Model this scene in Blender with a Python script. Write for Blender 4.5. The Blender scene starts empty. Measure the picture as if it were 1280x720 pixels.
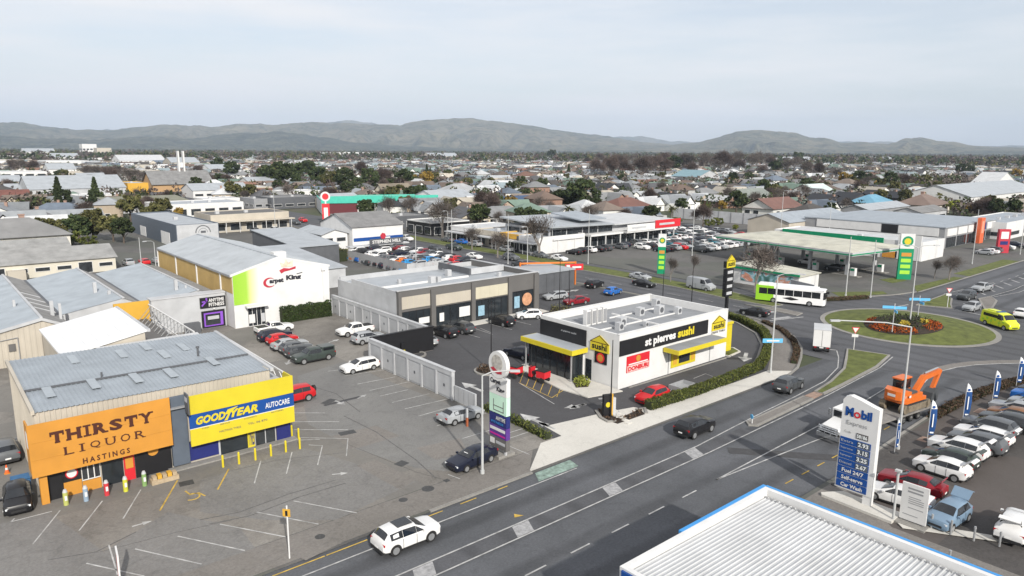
import bpy, math, random
import numpy as np
from mathutils import Matrix, Vector
random.seed(7); rng = np.random.default_rng(7)
SC = bpy.context.scene; COL = SC.collection
# ---------------------------------------------------------------- camera
# world axes: x runs along the main road, y away from it, metres; camera 26 m above the ground at the origin
F, HY, ROLL, CAMH = 900.0, 187.0, 0.006, 26.0
TH = math.atan((360 - HY) / F); AX = math.radians(40.5)
def to_ab(v): return np.array([v[0]*math.cos(AX)+v[1]*math.sin(AX), -v[0]*math.sin(AX)+v[1]*math.cos(AX), v[2]])
_f = np.array([0, math.cos(TH), -math.sin(TH)]); _u = np.array([0, math.sin(TH), math.cos(TH)]); _r = np.array([1., 0, 0])
CR = to_ab(math.cos(ROLL)*_r + math.sin(ROLL)*_u); CU = to_ab(math.cos(ROLL)*_u - math.sin(ROLL)*_r); CF = to_ab(_f)
cd = bpy.data.cameras.new('camera'); cam = bpy.data.objects.new('camera', cd); COL.objects.link(cam)
cd.sensor_width = 36; cd.lens = 36*F/1280; cd.clip_start = .5; cd.clip_end = 60000
cam.matrix_world = Matrix(((CR[0], CU[0], -CF[0], 0), (CR[1], CU[1], -CF[1], 0), (CR[2], CU[2], -CF[2], CAMH), (0, 0, 0, 1)))
SC.camera = cam
# ---------------------------------------------------------------- light
SUN_EL = math.radians(32); SD = np.array([.33, .944])       # shadows fall towards SD
w = bpy.data.worlds.new('World'); SC.world = w; w.use_nodes = True
nt = w.node_tree; nt.nodes.clear()
def N(nt, t, **k):
    n = nt.nodes.new(t)
    for a, b in k.items(): setattr(n, a, b)
    return n
sky = N(nt, 'ShaderNodeTexSky', sky_type='NISHITA', sun_disc=False, sun_elevation=SUN_EL,
        sun_rotation=math.atan2(-SD[0], -SD[1]), altitude=30, air_density=1.0, dust_density=1.6, ozone_density=1.2)
tc = N(nt, 'ShaderNodeTexCoord'); mp = N(nt, 'ShaderNodeMapping'); mp.inputs['Scale'].default_value = (1.1, 1.1, 9)
mp.inputs['Rotation'].default_value = (.12, 0, .5)
no = N(nt, 'ShaderNodeTexNoise'); no.inputs['Scale'].default_value = 1.7; no.inputs['Detail'].default_value = 7; no.inputs['Roughness'].default_value = .55
rp = N(nt, 'ShaderNodeValToRGB'); rp.color_ramp.elements[0].position = .36; rp.color_ramp.elements[1].position = .64
rp.color_ramp.elements[0].color = (.5, .5, .5, 1); rp.color_ramp.elements[1].color = (.97, .97, .97, 1)
mx = N(nt, 'ShaderNodeMix', data_type='RGBA'); mx.inputs[7].default_value = (7.25, 7.2, 7.25, 1)    # thin high cloud
bg = N(nt, 'ShaderNodeBackground'); bg.inputs[1].default_value = .1; ow = N(nt, 'ShaderNodeOutputWorld')
L = nt.links.new
L(tc.outputs['Generated'], mp.inputs[0]); L(mp.outputs[0], no.inputs['Vector']); L(no.outputs['Fac'], rp.inputs[0])
L(rp.outputs[0], mx.inputs[0]); L(sky.outputs[0], mx.inputs[6]); L(mx.outputs[2], bg.inputs[0]); L(bg.outputs[0], ow.inputs[0])
sl = bpy.data.lights.new('sun', 'SUN'); sl.energy = 4.0; sl.angle = math.radians(1.2); sl.color = (1, .95, .87)
so = bpy.data.objects.new('sun', sl); COL.objects.link(so); so.location = (-60, -160, 150)
so.rotation_euler = Vector((SD[0]*math.cos(SUN_EL), SD[1]*math.cos(SUN_EL), -math.sin(SUN_EL))).to_track_quat('-Z', 'Y').to_euler()
SC.view_settings.view_transform = 'Standard'; SC.view_settings.look = 'None'; SC.view_settings.gamma = 1
SC.view_settings.exposure = 0.45
SC.cycles.max_bounces = 4; SC.cycles.diffuse_bounces = 2; SC.cycles.glossy_bounces = 2; SC.cycles.volume_bounces = 0
SC.cycles.transparent_max_bounces = 4; SC.cycles.caustics_reflective = False; SC.cycles.caustics_refractive = False
# ---------------------------------------------------------------- pixel -> place
def ray(x, y): return CF*F + CR*(x-640) - CU*(y-360)
def g(x, y, z=0.1):
    d = ray(x, y); t = (z-CAMH)/d[2]; return float(d[0]*t), float(d[1]*t)
def gl(s, z=0.1): return [g(*map(float, t.split(',')), z) for t in s.split()]
def proj(p):
    d = np.array(p, float)-np.array([0, 0, CAMH]); k = F/max(1e-6, d.dot(CF)); return 640+d.dot(CR)*k, 360-d.dot(CU)*k
# ---------------------------------------------------------------- materials
MATS = {}
def mat(name, col=(.5, .5, .5), rough=.7, var=.12, scale=1.5, bump=0., metal=0., obj=False, spec=.4, space='Object', detail=5, coat=0., dirt=0.):
    if name in MATS: return MATS[name]
    m = bpy.data.materials.new(name); MATS[name] = m; m.use_nodes = True; t = m.node_tree; l = t.links.new
    b = t.nodes['Principled BSDF']; b.inputs['Roughness'].default_value = rough; b.inputs['Metallic'].default_value = metal
    b.inputs['Specular IOR Level'].default_value = spec; b.inputs['Coat Weight'].default_value = coat
    if var or bump:
        if space == 'World': c = N(t, 'ShaderNodeNewGeometry').outputs['Position']
        else: c = N(t, 'ShaderNodeTexCoord').outputs['Object']
        n = N(t, 'ShaderNodeTexNoise'); n.inputs['Scale'].default_value = scale; n.inputs['Detail'].default_value = detail; n.inputs['Roughness'].default_value = .62
        l(c, n.inputs['Vector'])
    if obj: base = N(t, 'ShaderNodeObjectInfo').outputs['Color']
    else:
        rgb = N(t, 'ShaderNodeRGB'); rgb.outputs[0].default_value = (*col, 1); base = rgb.outputs[0]
    if var:
        mr = N(t, 'ShaderNodeMapRange'); mr.inputs[1].default_value = .3; mr.inputs[2].default_value = .7
        mr.inputs[3].default_value = 1-var; mr.inputs[4].default_value = 1+var; l(n.outputs['Fac'], mr.inputs[0])
        mu = N(t, 'ShaderNodeVectorMath', operation='SCALE'); l(base, mu.inputs[0]); l(mr.outputs[0], mu.inputs['Scale']); base = mu.outputs[0]
    if dirt:
        n2 = N(t, 'ShaderNodeTexNoise'); n2.inputs['Scale'].default_value = .35; n2.inputs['Detail'].default_value = 8; l(c, n2.inputs['Vector'])
        m2 = N(t, 'ShaderNodeMapRange'); m2.inputs[1].default_value = .45; m2.inputs[2].default_value = .75; m2.inputs[3].default_value = 1; m2.inputs[4].default_value = 1-dirt
        l(n2.outputs['Fac'], m2.inputs[0]); mu2 = N(t, 'ShaderNodeVectorMath', operation='SCALE'); l(base, mu2.inputs[0]); l(m2.outputs[0], mu2.inputs['Scale']); base = mu2.outputs[0]
    l(base, b.inputs['Base Color'])
    if bump:
        bp = N(t, 'ShaderNodeBump'); bp.inputs['Strength'].default_value = bump; bp.inputs['Distance'].default_value = .05
        l(n.outputs['Fac'], bp.inputs['Height']); l(bp.outputs[0], b.inputs['Normal'])
    return m
def ramp(t, src, stops):
    r = N(t, 'ShaderNodeValToRGB'); e = r.color_ramp.elements
    while len(e) < len(stops): e.new(.5)
    for i, (p, c) in enumerate(stops): e[i].position = p; e[i].color = (*c, 1)
    t.links.new(src, r.inputs[0]); return r.outputs[0]
def noise(t, vec, sc, det=6, ro=.6, dist=0):
    n = N(t, 'ShaderNodeTexNoise'); n.inputs['Scale'].default_value = sc; n.inputs['Detail'].default_value = det; n.inputs['Roughness'].default_value = ro; n.inputs['Distortion'].default_value = dist
    t.links.new(vec, n.inputs['Vector']); return n.outputs['Fac']
def mixc(t, fac, a, b, mode='MIX'):
    m = N(t, 'ShaderNodeMix', data_type='RGBA', blend_type=mode)
    for i, v in ((0, fac), (6, a), (7, b)):
        if isinstance(v, (int, float)): m.inputs[i].default_value = v
        elif isinstance(v, tuple): m.inputs[i].default_value = (*v, 1)
        else: t.links.new(v, m.inputs[i])
    return m.outputs[2]
def ground_mat(name, c0, c1, wear=None, patch=None, rough=.85, sc=1.0, stain=.35, grain=1.):
    """asphalt / concrete: broad patches, fine grain, oil stains, faint cracks and wheel-worn bands"""
    m = bpy.data.materials.new(name); MATS[name] = m; m.use_nodes = True; t = m.node_tree; l = t.links.new
    b = t.nodes['Principled BSDF']; b.inputs['Roughness'].default_value = rough; b.inputs['Specular IOR Level'].default_value = .3
    p = N(t, 'ShaderNodeNewGeometry').outputs['Position']
    broad = ramp(t, noise(t, p, .09*sc, 7, .6, .6), [(.3, c0), (.7, c1)])
    fine = ramp(t, noise(t, p, 6*sc, 4, .7), [(.3, (1-.18*grain,)*3), (.7, (1+.16*grain,)*3)])
    col = mixc(t, 1.0, broad, fine, 'MULTIPLY')
    st = ramp(t, noise(t, p, .5*sc, 8, .7, 1.2), [(.52, (1, 1, 1)), (.78, (1-stain,)*3)])
    col = mixc(t, 1.0, col, st, 'MULTIPLY')
    v = N(t, 'ShaderNodeTexVoronoi', feature='DISTANCE_TO_EDGE'); v.inputs['Scale'].default_value = .16*sc
    dv = N(t, 'ShaderNodeVectorMath', operation='ADD'); nn = N(t, 'ShaderNodeTexNoise'); nn.inputs['Scale'].default_value = .7; l(p, nn.inputs['Vector'])
    l(p, dv.inputs[0]); sc_ = N(t, 'ShaderNodeVectorMath', operation='SCALE'); sc_.inputs['Scale'].default_value = 2.2; l(nn.outputs['Color'], sc_.inputs[0]); l(sc_.outputs[0], dv.inputs[1]); l(dv.outputs[0], v.inputs['Vector'])
    ck = ramp(t, v.outputs['Distance'], [(0, (.72,)*3), (.012, (1, 1, 1))]); col = mixc(t, .4, col, mixc(t, 1., col, ck, 'MULTIPLY'))
    if patch:      # rectangular repairs of another colour
        bt = N(t, 'ShaderNodeTexVoronoi', distance='CHEBYCHEV'); bt.inputs['Scale'].default_value = .085; l(p, bt.inputs['Vector'])
        sep = N(t, 'ShaderNodeSeparateColor'); l(bt.outputs['Color'], sep.inputs[0])
        col = mixc(t, ramp(t, sep.outputs[0], [(.55, (0, 0, 0)), (.58, (.55,)*3)]), col, patch)
    if wear:       # bands along the lanes, polished by tyres: (axis, period, offset)
        ax, per, off, amt = wear
        sx = N(t, 'ShaderNodeSeparateXYZ'); l(p, sx.inputs[0])
        a = N(t, 'ShaderNodeMath', operation='MULTIPLY_ADD'); l(sx.outputs[ax], a.inputs[0]); a.inputs[1].default_value = 2*math.pi/per; a.inputs[2].default_value = off
        s = N(t, 'ShaderNodeMath', operation='SINE'); l(a.outputs[0], s.inputs[0])
        ns = N(t, 'ShaderNodeMath', operation='MULTIPLY'); l(s.outputs[0], ns.inputs[0]); l(noise(t, p, .12, 4), ns.inputs[1])
        col = mixc(t, 1., col, ramp(t, ns.outputs[0], [(0.0, (1,)*3), (.5, (1-amt,)*3)]), 'MULTIPLY')
    l(col, b.inputs['Base Color'])
    bp = N(t, 'ShaderNodeBump'); bp.inputs['Strength'].default_value = .25; bp.inputs['Distance'].default_value = .02; l(noise(t, p, 18, 3), bp.inputs['Height']); l(bp.outputs[0], b.inputs['Normal'])
    return m
# ---------------------------------------------------------------- mesh helpers
def mesh_from(name, v, f, m, smooth=False, mi=None, angle=None):
    me = bpy.data.meshes.new(name); me.from_pydata([tuple(map(float, q)) for q in v] if not isinstance(v, np.ndarray) else v.tolist(), [], f)
    for x in (m if isinstance(m, (list, tuple)) else [m]): me.materials.append(x)
    if mi is not None and len(mi): me.polygons.foreach_set('material_index', np.array(mi, dtype=np.int32))
    if smooth or angle:
        me.polygons.foreach_set('use_smooth', np.ones(len(me.polygons), dtype=bool))
        if angle: me.set_sharp_from_angle(angle=math.radians(angle))
    me.update(); return me
class MB:
    def __init__(s): s.v = []; s.f = []; s.mi = []; s.cm = 0
    def add(s, vs, fs):
        o = len(s.v); s.v += [tuple(q) for q in vs]
        for q in fs: s.f.append(tuple(i+o for i in q)); s.mi.append(s.cm)
        return s
    def box(s, x0, x1, y0, y1, z0, z1):
        x0, x1 = min(x0, x1), max(x0, x1); y0, y1 = min(y0, y1), max(y0, y1); z0, z1 = min(z0, z1), max(z0, z1)
        return s.add([(x0, y0, z0), (x1, y0, z0), (x1, y1, z0), (x0, y1, z0), (x0, y0, z1), (x1, y0, z1), (x1, y1, z1), (x0, y1, z1)],
                     [(0, 3, 2, 1), (4, 5, 6, 7), (0, 1, 5, 4), (1, 2, 6, 5), (2, 3, 7, 6), (3, 0, 4, 7)])
    def prism(s, poly, z0, z1):
        n = len(poly); A = sum(poly[i][0]*poly[(i+1) % n][1]-poly[(i+1) % n][0]*poly[i][1] for i in range(n))
        if A < 0: poly = poly[::-1]
        zt = z1 if callable(z1) else (lambda x, y: z1)
        return s.add([(x, y, z0) for x, y in poly]+[(x, y, zt(x, y)) for x, y in poly],
                     [tuple(range(n-1, -1, -1)), tuple(range(n, 2*n))]+[(i, (i+1) % n, n+(i+1) % n, n+i) for i in range(n)])
    def poly3(s, *faces):
        for f in faces: s.add(f, [tuple(range(len(f)))])
        return s
    def tube(s, p, q, r0, r1=None, n=8, cap=True):
        r1 = r0 if r1 is None else r1; p = Vector(p); q = Vector(q); d = (q-p).normalized()
        a = d.orthogonal().normalized(); b = d.cross(a); vs = []
        for c, r in ((p, r0), (q, r1)):
            for i in range(n): t = 2*math.pi*i/n; vs.append(tuple(c+a*(r*math.cos(t))+b*(r*math.sin(t))))
        fs = [(i, (i+1) % n, n+(i+1) % n, n+i) for i in range(n)]
        if cap: fs += [tuple(range(n-1, -1, -1)), tuple(range(n, 2*n))]
        return s.add(vs, fs)
    def path(s, pts, r, n=8):
        for p, q in zip(pts[:-1], pts[1:]): s.tube(p, q, r, r, n)
        return s
    def beam(s, p, q, w, h):          # rectangular bar between two points
        p = Vector(p); q = Vector(q); d = (q-p).normalized(); a = d.cross(Vector((0, 0, 1)))
        a = a.normalized() if a.length > 1e-4 else Vector((1, 0, 0)); b = a.cross(d)
        vs = [tuple(c+a*(sx*w/2)+b*(sz*h/2)) for c in (p, q) for sx, sz in ((-1, -1), (1, -1), (1, 1), (-1, 1))]
        return s.add(vs, [(0, 1, 2, 3), (7, 6, 5, 4), (0, 4, 5, 1), (1, 5, 6, 2), (2, 6, 7, 3), (3, 7, 4, 0)])
    def strip(s, path, wdt, z0, z1, side=0, closed=False):
        """band along a path; side 0 centred, +1 on the left of travel"""
        P = [np.array(p, float) for p in path]; n = len(P); Lf, Rt = [], []
        for i in range(n):
            a = P[i-1] if (i or closed) else P[i]; b = P[(i+1) % n] if (i < n-1 or closed) else P[i]
            d = b-a; d = d/max(1e-9, np.hypot(*d)); nn = np.array([-d[1], d[0]])
            if side == 0: Lf.append(P[i]+nn*wdt/2); Rt.append(P[i]-nn*wdt/2)
            else: Lf.append(P[i]+nn*wdt*side); Rt.append(P[i])
        for i in range(n if closed else n-1):
            j = (i+1) % n; s.prism([tuple(Rt[i]), tuple(Rt[j]), tuple(Lf[j]), tuple(Lf[i])], z0, z1)
        return s
    def cyl(s, x, y, z0, z1, r0, r1=None, n=16): return s.tube((x, y, z0), (x, y, z1), r0, r1, n)
    def mesh(s, name, m, smooth=False, angle=None): return mesh_from(name, s.v, s.f, m, smooth, s.mi if isinstance(m, (list, tuple)) else None, angle)
PM = {}      # matrix of each parent, kept here so that no depsgraph update is needed
def link(name, me, parent=None, loc=None, rz=0):
    o = bpy.data.objects.new(name, me); COL.objects.link(o)
    if loc is not None: o.location = loc
    if rz: o.rotation_euler = (0, 0, rz)
    if parent is not None: o.parent = parent
    return o
def tag(o, label=None, cat=None, group=None, kind=None):
    if label: o['label'] = label
    if cat: o['category'] = cat
    if group: o['group'] = group
    if kind: o['kind'] = kind
    return o
def thing(name, label, cat, loc=(0, 0, 0), rz=0, group=None):
    o = link(name, None, None, loc, rz); o.empty_display_size = .3; tag(o, label, cat, group)
    PM[o.name] = Matrix.Translation(loc) @ Matrix.Rotation(rz, 4, 'Z'); return o
def part(mb, name, m, parent=None, smooth=False, angle=None, world=True):
    """mesh builder -> child object; vertices given in world space (world=True) or in the parent's space"""
    me = mb.mesh(name, m, smooth, angle)
    if parent is not None and world and parent.name in PM: me.transform(PM[parent.name].inverted())
    o = link(name, me, parent)
    if parent is not None: PM.setdefault(o.name, PM.get(parent.name, Matrix()))
    return o
def single(mb, name, m, label, cat, group=None, **k): return tag(part(mb, name, m, **k), label, cat, group)
def struct(mb, name, m, parent=None):
    o = part(mb, name, m, parent)
    if parent is None: o['kind'] = 'structure'
    return o
def bx(*a): return MB().box(*a)
# ---------------------------------------------------------------- lettering
def text_mesh(s, bold=0., shear=0.):
    c = bpy.data.curves.new('t', 'FONT'); c.body = s; c.size = 1; c.offset = bold; c.shear = shear; c.resolution_u = 2; c.fill_mode = 'FRONT'
    o = bpy.data.objects.new('t', c); COL.objects.link(o); dg = bpy.context.evaluated_depsgraph_get()
    me = bpy.data.meshes.new_from_object(o.evaluated_get(dg)); bpy.data.objects.remove(o); bpy.data.curves.remove(c)
    v = np.array([q.co[:2] for q in me.vertices]); f = [tuple(p.vertices) for p in me.polygons]; bpy.data.meshes.remove(me)
    return v, f
TCACHE = {}
def glyphs(s, bold=0., shear=0.):
    k = (s, bold, shear)
    if k not in TCACHE: TCACHE[k] = text_mesh(s, bold, shear)
    return TCACHE[k]
def facept(face, plane, u, z, off):
    return (u, plane-off, z) if face == 'f' else (plane-off, u, z)       # 'f' faces -y, 'l' faces -x
def text(s, face, plane, u0, u1, z0, z1, m, parent, bold=.015, shear=0., off=.03, name='lettering', mb=None):
    """writing fitted to a rectangle on a facade; on 'l' faces u runs from the high y (left) to the low y (right)"""
    v, f = glyphs(s, bold, shear); lo = v.min(0); hi = v.max(0); b = mb or MB()
    q = [facept(face, plane, u0+(u1-u0)*(x-lo[0])/(hi[0]-lo[0]), z0+(z1-z0)*(y-lo[1])/(hi[1]-lo[1]), off) for x, y in v]
    b.add(q, f)
    if mb is None: return part(b, name, m, parent)
def panel(face, plane, u0, u1, z0, z1, t=.06, mb=None):
    b = mb or MB()
    return b.box(u0, u1, plane-t, plane, z0, z1) if face == 'f' else b.box(plane-t, plane, u0, u1, z0, z1)
# ================================================================ SETTING
def ground_far():
    m = bpy.data.materials.new('suburb_ground'); m.use_nodes = True; t = m.node_tree; l = t.links.new; b = t.nodes['Principled BSDF']; b.inputs['Roughness'].default_value = .95
    p = N(t, 'ShaderNodeNewGeometry').outputs['Position']
    c = ramp(t, noise(t, p, .035, 8, .7, .5), [(.3, (.03, .04, .018)), (.45, (.055, .065, .03)), (.57, (.085, .078, .058)), (.72, (.11, .106, .095))])
    v = N(t, 'ShaderNodeTexVoronoi', distance='CHEBYCHEV'); v.inputs['Scale'].default_value = .004; l(p, v.inputs['Vector'])
    far = ramp(t, N(t, 'ShaderNodeSeparateColor').outputs[0], [(0, (0, 0, 0)), (1, (1, 1, 1))])
    sp = N(t, 'ShaderNodeSeparateColor'); l(v.outputs['Color'], sp.inputs[0])
    fld = ramp(t, sp.outputs[0], [(.2, (.06, .075, .03)), (.5, (.1, .1, .05)), (.8, (.13, .11, .075))])
    ln = N(t, 'ShaderNodeVectorMath', operation='LENGTH'); l(p, ln.inputs[0])
    mr = N(t, 'ShaderNodeMapRange'); mr.inputs[1].default_value = 1200; mr.inputs[2].default_value = 2600; l(ln.outputs['Value'], mr.inputs[0])
    l(mixc(t, mr.outputs[0], c, fld), b.inputs['Base Color']); return m
G_FAR = ground_far()
G_ROAD = ground_mat('road_asphalt', (0.075, 0.079, 0.086), (0.114, 0.118, 0.129), wear=(1, 3.4, 1.2, .3), stain=.25)
G_STREET = ground_mat('street_asphalt', (0.075, 0.077, 0.083), (0.101, 0.103, 0.112), wear=(0, 3.2, .6, .2), stain=.2)
G_LOT = ground_mat('weathered_lot', (0.127, 0.118, 0.108), (0.253, 0.239, 0.218), patch=(0.140, 0.136, 0.128), stain=.42)
G_STP = ground_mat('new_asphalt', (0.056, 0.056, 0.060), (0.077, 0.077, 0.082), stain=.2)
G_YARD = ground_mat('yard_asphalt', (0.058, 0.054, 0.052), (0.088, 0.082, 0.079), stain=.4, patch=(0.098, 0.083, 0.076))
G_BLOCK = ground_mat('block_asphalt', (0.083, 0.082, 0.080), (0.137, 0.132, 0.125), patch=(0.092, 0.098, 0.083), stain=.35)
G_CONC = ground_mat('pale_concrete', (0.460, 0.443, 0.408), (0.575, 0.558, 0.517), stain=.14, rough=.9, grain=.35)
G_KERB = ground_mat('kerb_concrete', (0.206, 0.198, 0.184), (0.280, 0.271, 0.253), stain=.3)
G_GRASS = mat('mown_grass', (.092, .108, .026), .95, .4, .8, .5, space='World', detail=9)
G_PATH = ground_mat('footpath_asphalt', (0.151, 0.141, 0.129), (0.205, 0.191, 0.178), stain=.35)
M_WHITE_LINE = mat('line_paint', (.36, .36, .355), .8, .4, 1.3, space='World')
M_YELLOW_LINE = mat('yellow_line_paint', (.46, .31, .06), .8, .4, 1.3, space='World')
M_GREEN_PAINT = mat('green_lane_paint', (.2, .27, .235), .85, .45, 2.5, space='World')
M_GREY_PAINT = mat('worn_white_paint', (.3, .3, .305), .85, .3, 3, space='World')
M_PATCH = mat('dark_seal', (.055, .055, .058), .9, .2, 2, space='World')
M_BRICK = mat('brick_paving', (.27, .19, .15), .9, .25, 3, space='World')
M_MULCH = mat('bark_mulch', (.03, .022, .016), 1, .5, 3, .6, space='World')
M_IRON = mat('cast_iron', (.05, .05, .05), .6, .3, 6)
ZB = .1            # top of the city blocks above the carriageway
ground = struct(MB().poly3([(-9000, -9000, -.05), (26000, -9000, -.05), (26000, 26000, -.05), (-9000, 26000, -.05)]), 'ground', G_FAR)
road = struct(MB().prism([(-140, 23.6), (112, 23.6), (112, 41.5), (-140, 41.5)], -.04, .012), 'main_road', G_ROAD)
struct(MB().prism([(100, 44), (119, 44), (125, 70), (126, 620), (100, 620)], -.04, .016), 'cross_street', G_STREET)
struct(MB().prism([(96, -90), (134, -90), (134, 40), (96, 40)], -.04, .02), 'cross_street', G_STREET)
struct(MB().prism([(114, 30), (420, 30), (420, 52.5), (114, 52.5)], -.04, .024), 'main_road', G_ROAD)
struct(MB().prism([(114.7+27*math.cos(t), 42+27*math.sin(t)) for t in np.linspace(0, 2*math.pi, 60, False)], -.04, .03), 'roundabout_road', G_STREET)
ZR = .03
# city blocks, a step above the road
NW = [(-140, 40.7), (77.6, 40.7), (81.5, 41.6), (86.3, 43.7), (90.5, 45.9), (95.1, 49.4), (99, 53.9), (101, 59), (101.4, 66), (101.4, 250), (-60, 250), (-140, 200)]
NE = [(121.5, 235), (121.5, 66), (124, 61), (130, 57), (138, 53.5), (146, 51.6), (300, 51.2), (300, 95), (236, 112), (234, 160), (150, 235)]
SW = [(-140, 24.2), (60, 24.4), (77.6, 24.9), (87, 24.4), (94, 23.4), (98, 22.4), (103, 19.5), (106.5, 14), (107.5, 5), (108, -90), (-140, -90)]
SE = [(131, -90), (131, 16), (133, 24), (138, 29), (146, 31.5), (420, 32), (420, -90)]
for p in (NW, NE, SW, SE): struct(MB().prism(p, -.04, ZB), 'city_block', G_BLOCK)
def edge(path, wd=.28, z=ZB+.03, side=0, closed=False): struct(MB().strip(path, wd, -.03, z, side, closed), 'kerb', G_KERB)
edge(NW[1:9]+[(101.4, 300)]); edge([(-140, 40.7), (-6, 40.7)]); edge([(27, 40.7), (37, 40.7)]); edge(NE[1:8]+[(330, 51.2)]); edge(SW[1:9]); edge(SE[1:7])
def sheet(poly, m, name, z=.104, lab=None, parent=None):
    return struct(MB().prism(poly, z-.03, z), name, m, parent)
lot = sheet([(-60, 44), (43.2, 44), (43.2, 54), (42, 58), (42, 76), (51.4, 76), (51.4, 104), (24, 108), (-60, 108)], G_LOT, 'car_park', .104)
stp = sheet([(43.2, 44.3), (77, 43), (81, 44.3), (86, 46.4), (90, 48.6), (94.6, 52.4), (98.4, 57), (100.6, 64), (100.6, 96), (78.8, 96), (78.8, 85.4), (51.4, 85.4), (51.4, 76), (43.2, 76)], G_STP, 'car_park', .108)
sheet([(-140, 40.9), (27, 40.9), (36.9, 40.9), (40, 43.9), (-140, 43.9)], G_PATH, 'footpath', .112)
sheet([(36.9, 40.9), (77.5, 40.9), (79.5, 41.3), (77.3, 43.2), (70, 43.2), (55.6, 44.1), (55.2, 45.3), (52, 46.1), (44.6, 47.3), (44.2, 44.6), (41.6, 44.6)], G_CONC, 'concrete_footpath', .116)
sheet([(79.5, 41.3), (83, 42.6), (88, 44.9), (92.6, 47.9), (97, 52), (99.6, 57), (100.8, 63), (100.8, 66), (99.6, 66), (97.8, 58.8), (93.6, 52.6), (88, 48.6), (82, 45.6), (77.3, 43.2)], G_PATH, 'footpath', .12)
sheet([(56, 24.1), (74, 24.4), (74, -40), (50, -40), (50.6, 18)], G_YARD, 'sales_yard', .104)
sheet([(74, 24.4), (87, 23.9), (97, 22), (101, 19), (104, 12), (105, -40), (74, -40)], G_YARD, 'sales_yard', .107)
sheet([(20, 24), (56, 24), (50.6, 18), (50.6, -40), (20, -40)], G_PATH, 'forecourt', .108)
# sales-yard kerb with its row of posts and a strip of brick
sheet([(50.9, 17.4), (54.6, 11.6), (55.2, 12), (52.3, 17.2), (51.8, 18.4)], G_CONC, 'yard_kerb', .2)
sheet([(72, 14.3), (84, 14.1), (84, 13.2), (72.2, 13.4)], M_BRICK, 'brick_strip', .112)
for (x, y, sx, sy) in ((68.6, 23.2, 1.4, .8), (80.8, 22.4, 1.8, .7)): sheet([(x, y), (x+sx, y-.05), (x+sx, y-sy), (x, y-sy)], M_BRICK, 'brick_patch', .115)
# grass verges
def grass(poly, z=.13): return struct(MB().prism(poly, .0, z), 'grass_verge', G_GRASS)
grass([(111.6, 62.5), (113.9, 62), (117.6, 76), (118.6, 100), (118.6, 200), (113.3, 200), (113.3, 84), (111.4, 72)])
edge([(113.6, 200), (113.1, 84), (111.3, 72), (111.4, 62.3), (113.9, 61.8), (117.8, 76)], .25, .14)
grass([(144.6, 51.7), (168.4, 51.6), (168.6, 53.4), (150.6, 54.6)]); grass([(150.5, 58.6), (156, 58), (160, 60.6), (152.6, 62)]); grass([(128.5, 58.6), (138, 54.4), (140, 56), (131.5, 61.8)])
grass([(172, 51.6), (206, 51.6), (206, 55), (173, 55)])
# roundabout
RC = (114.7, 42.0)
circ = lambda r, n=64, c=RC: [(c[0]+r*math.cos(t), c[1]+r*math.sin(t)) for t in np.linspace(0, 2*math.pi, n, False)]
struct(MB().prism(circ(12.1), .02, .10), 'roundabout_kerb', G_KERB)
mb = MB(); rings = [(11.4, .11), (9, .4), (6, .75), (3, .95), (.01, 1.0)]
for (r0, z0), (r1, z1) in zip(rings[:-1], rings[1:]):
    a, b = circ(r0), circ(r1); n = len(a); mb.add([(x, y, z0) for x, y in a]+[(x, y, z1) for x, y in b], [(i, (i+1) % n, n+(i+1) % n, n+i) for i in range(n)])
struct(mb, 'roundabout_island', G_GRASS)
# splitter islands
def island(poly, m, z=.16, name='traffic_island'):
    struct(MB().prism(poly, .0, z), name, m); edge(poly, .3, z+.03, closed=True)
island([(74.4, 34.85), (79.3, 35.0), (89.3, 35.55), (95.7, 36.7), (94.4, 41.5), (90, 39.6), (85.4, 37.7), (79.1, 36.3), (74.4, 35.75)], G_GRASS)
struct(MB().prism([(60, 34.9), (60.4, 34.5), (72, 34.8), (72, 35.8), (60.4, 35.5)], 0, .15), 'concrete_median', G_PATH); edge([(72, 35.8), (60.5, 35.55), (60, 35), (60.5, 34.45), (72, 34.8)], .2, .17)
struct(MB().prism([(72.1, 34.8), (74.2, 34.85), (74.2, 35.8), (72.1, 35.8)], 0, .155), 'brick_median', M_BRICK)
island([(131.9, 47.0), (146.4, 47.4), (142.8, 45.2), (137, 43.4), (133.9, 42.2)], G_GRASS)
island([(135.2, 37.4), (146.5, 42.0), (150.8, 41.4), (147, 39.4), (140, 38)], G_PATH, .15)
island([(108, 56), (110.2, 56.3), (110.6, 60.5), (109, 66), (108.6, 61)], G_PATH, .15)
# painted lines ------------------------------------------------------------
def mark(path, wd, m=None, z=.04, name='road_marking', parent=road): return part(MB().strip(path, wd*.85, z-.006, z), name, m or M_WHITE_LINE, parent)
mark([(-140, 39.0), (37, 39.0)], .13); mark([(-140, 38.75), (-8, 38.75)], .1)
mark([(37, 39), (40.5, 39)], .13)
mark([(-140, 35.3), (52, 35.3), (59, 35.8), (65, 36.15), (71.5, 36.45), (79.1, 37.0), (85.4, 38.5), (90, 40.6), (93, 42.3)], .14)
mark([(-140, 33.8), (52, 33.8), (64.5, 34.1), (74.3, 34.4), (89.4, 35.2), (95.6, 36.2)], .14)
for a in (-7.2, 2.6, 12, 21.4, 29.6, 38.9, 49.5): part(MB().prism([(a, 33.9), (a+1.5, 33.9), (a+2.1, 35.2), (a+.6, 35.2)], .034, .04), 'painted_bar', M_GREY_PAINT, road)
for i in range(24): a = 43.9-4.0*i; mark([(a-.9, 30.2), (a+.9, 30.22)], .14, name='lane_dash')
mark([(47.6, 30.3), (55.7, 30.5), (66.7, 30.75), (74, 30.9), (82, 31.4)], .14); mark([(47.6, 30.3), (54.3, 29.75), (61.5, 29.1), (66, 28.6)], .14)
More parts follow.
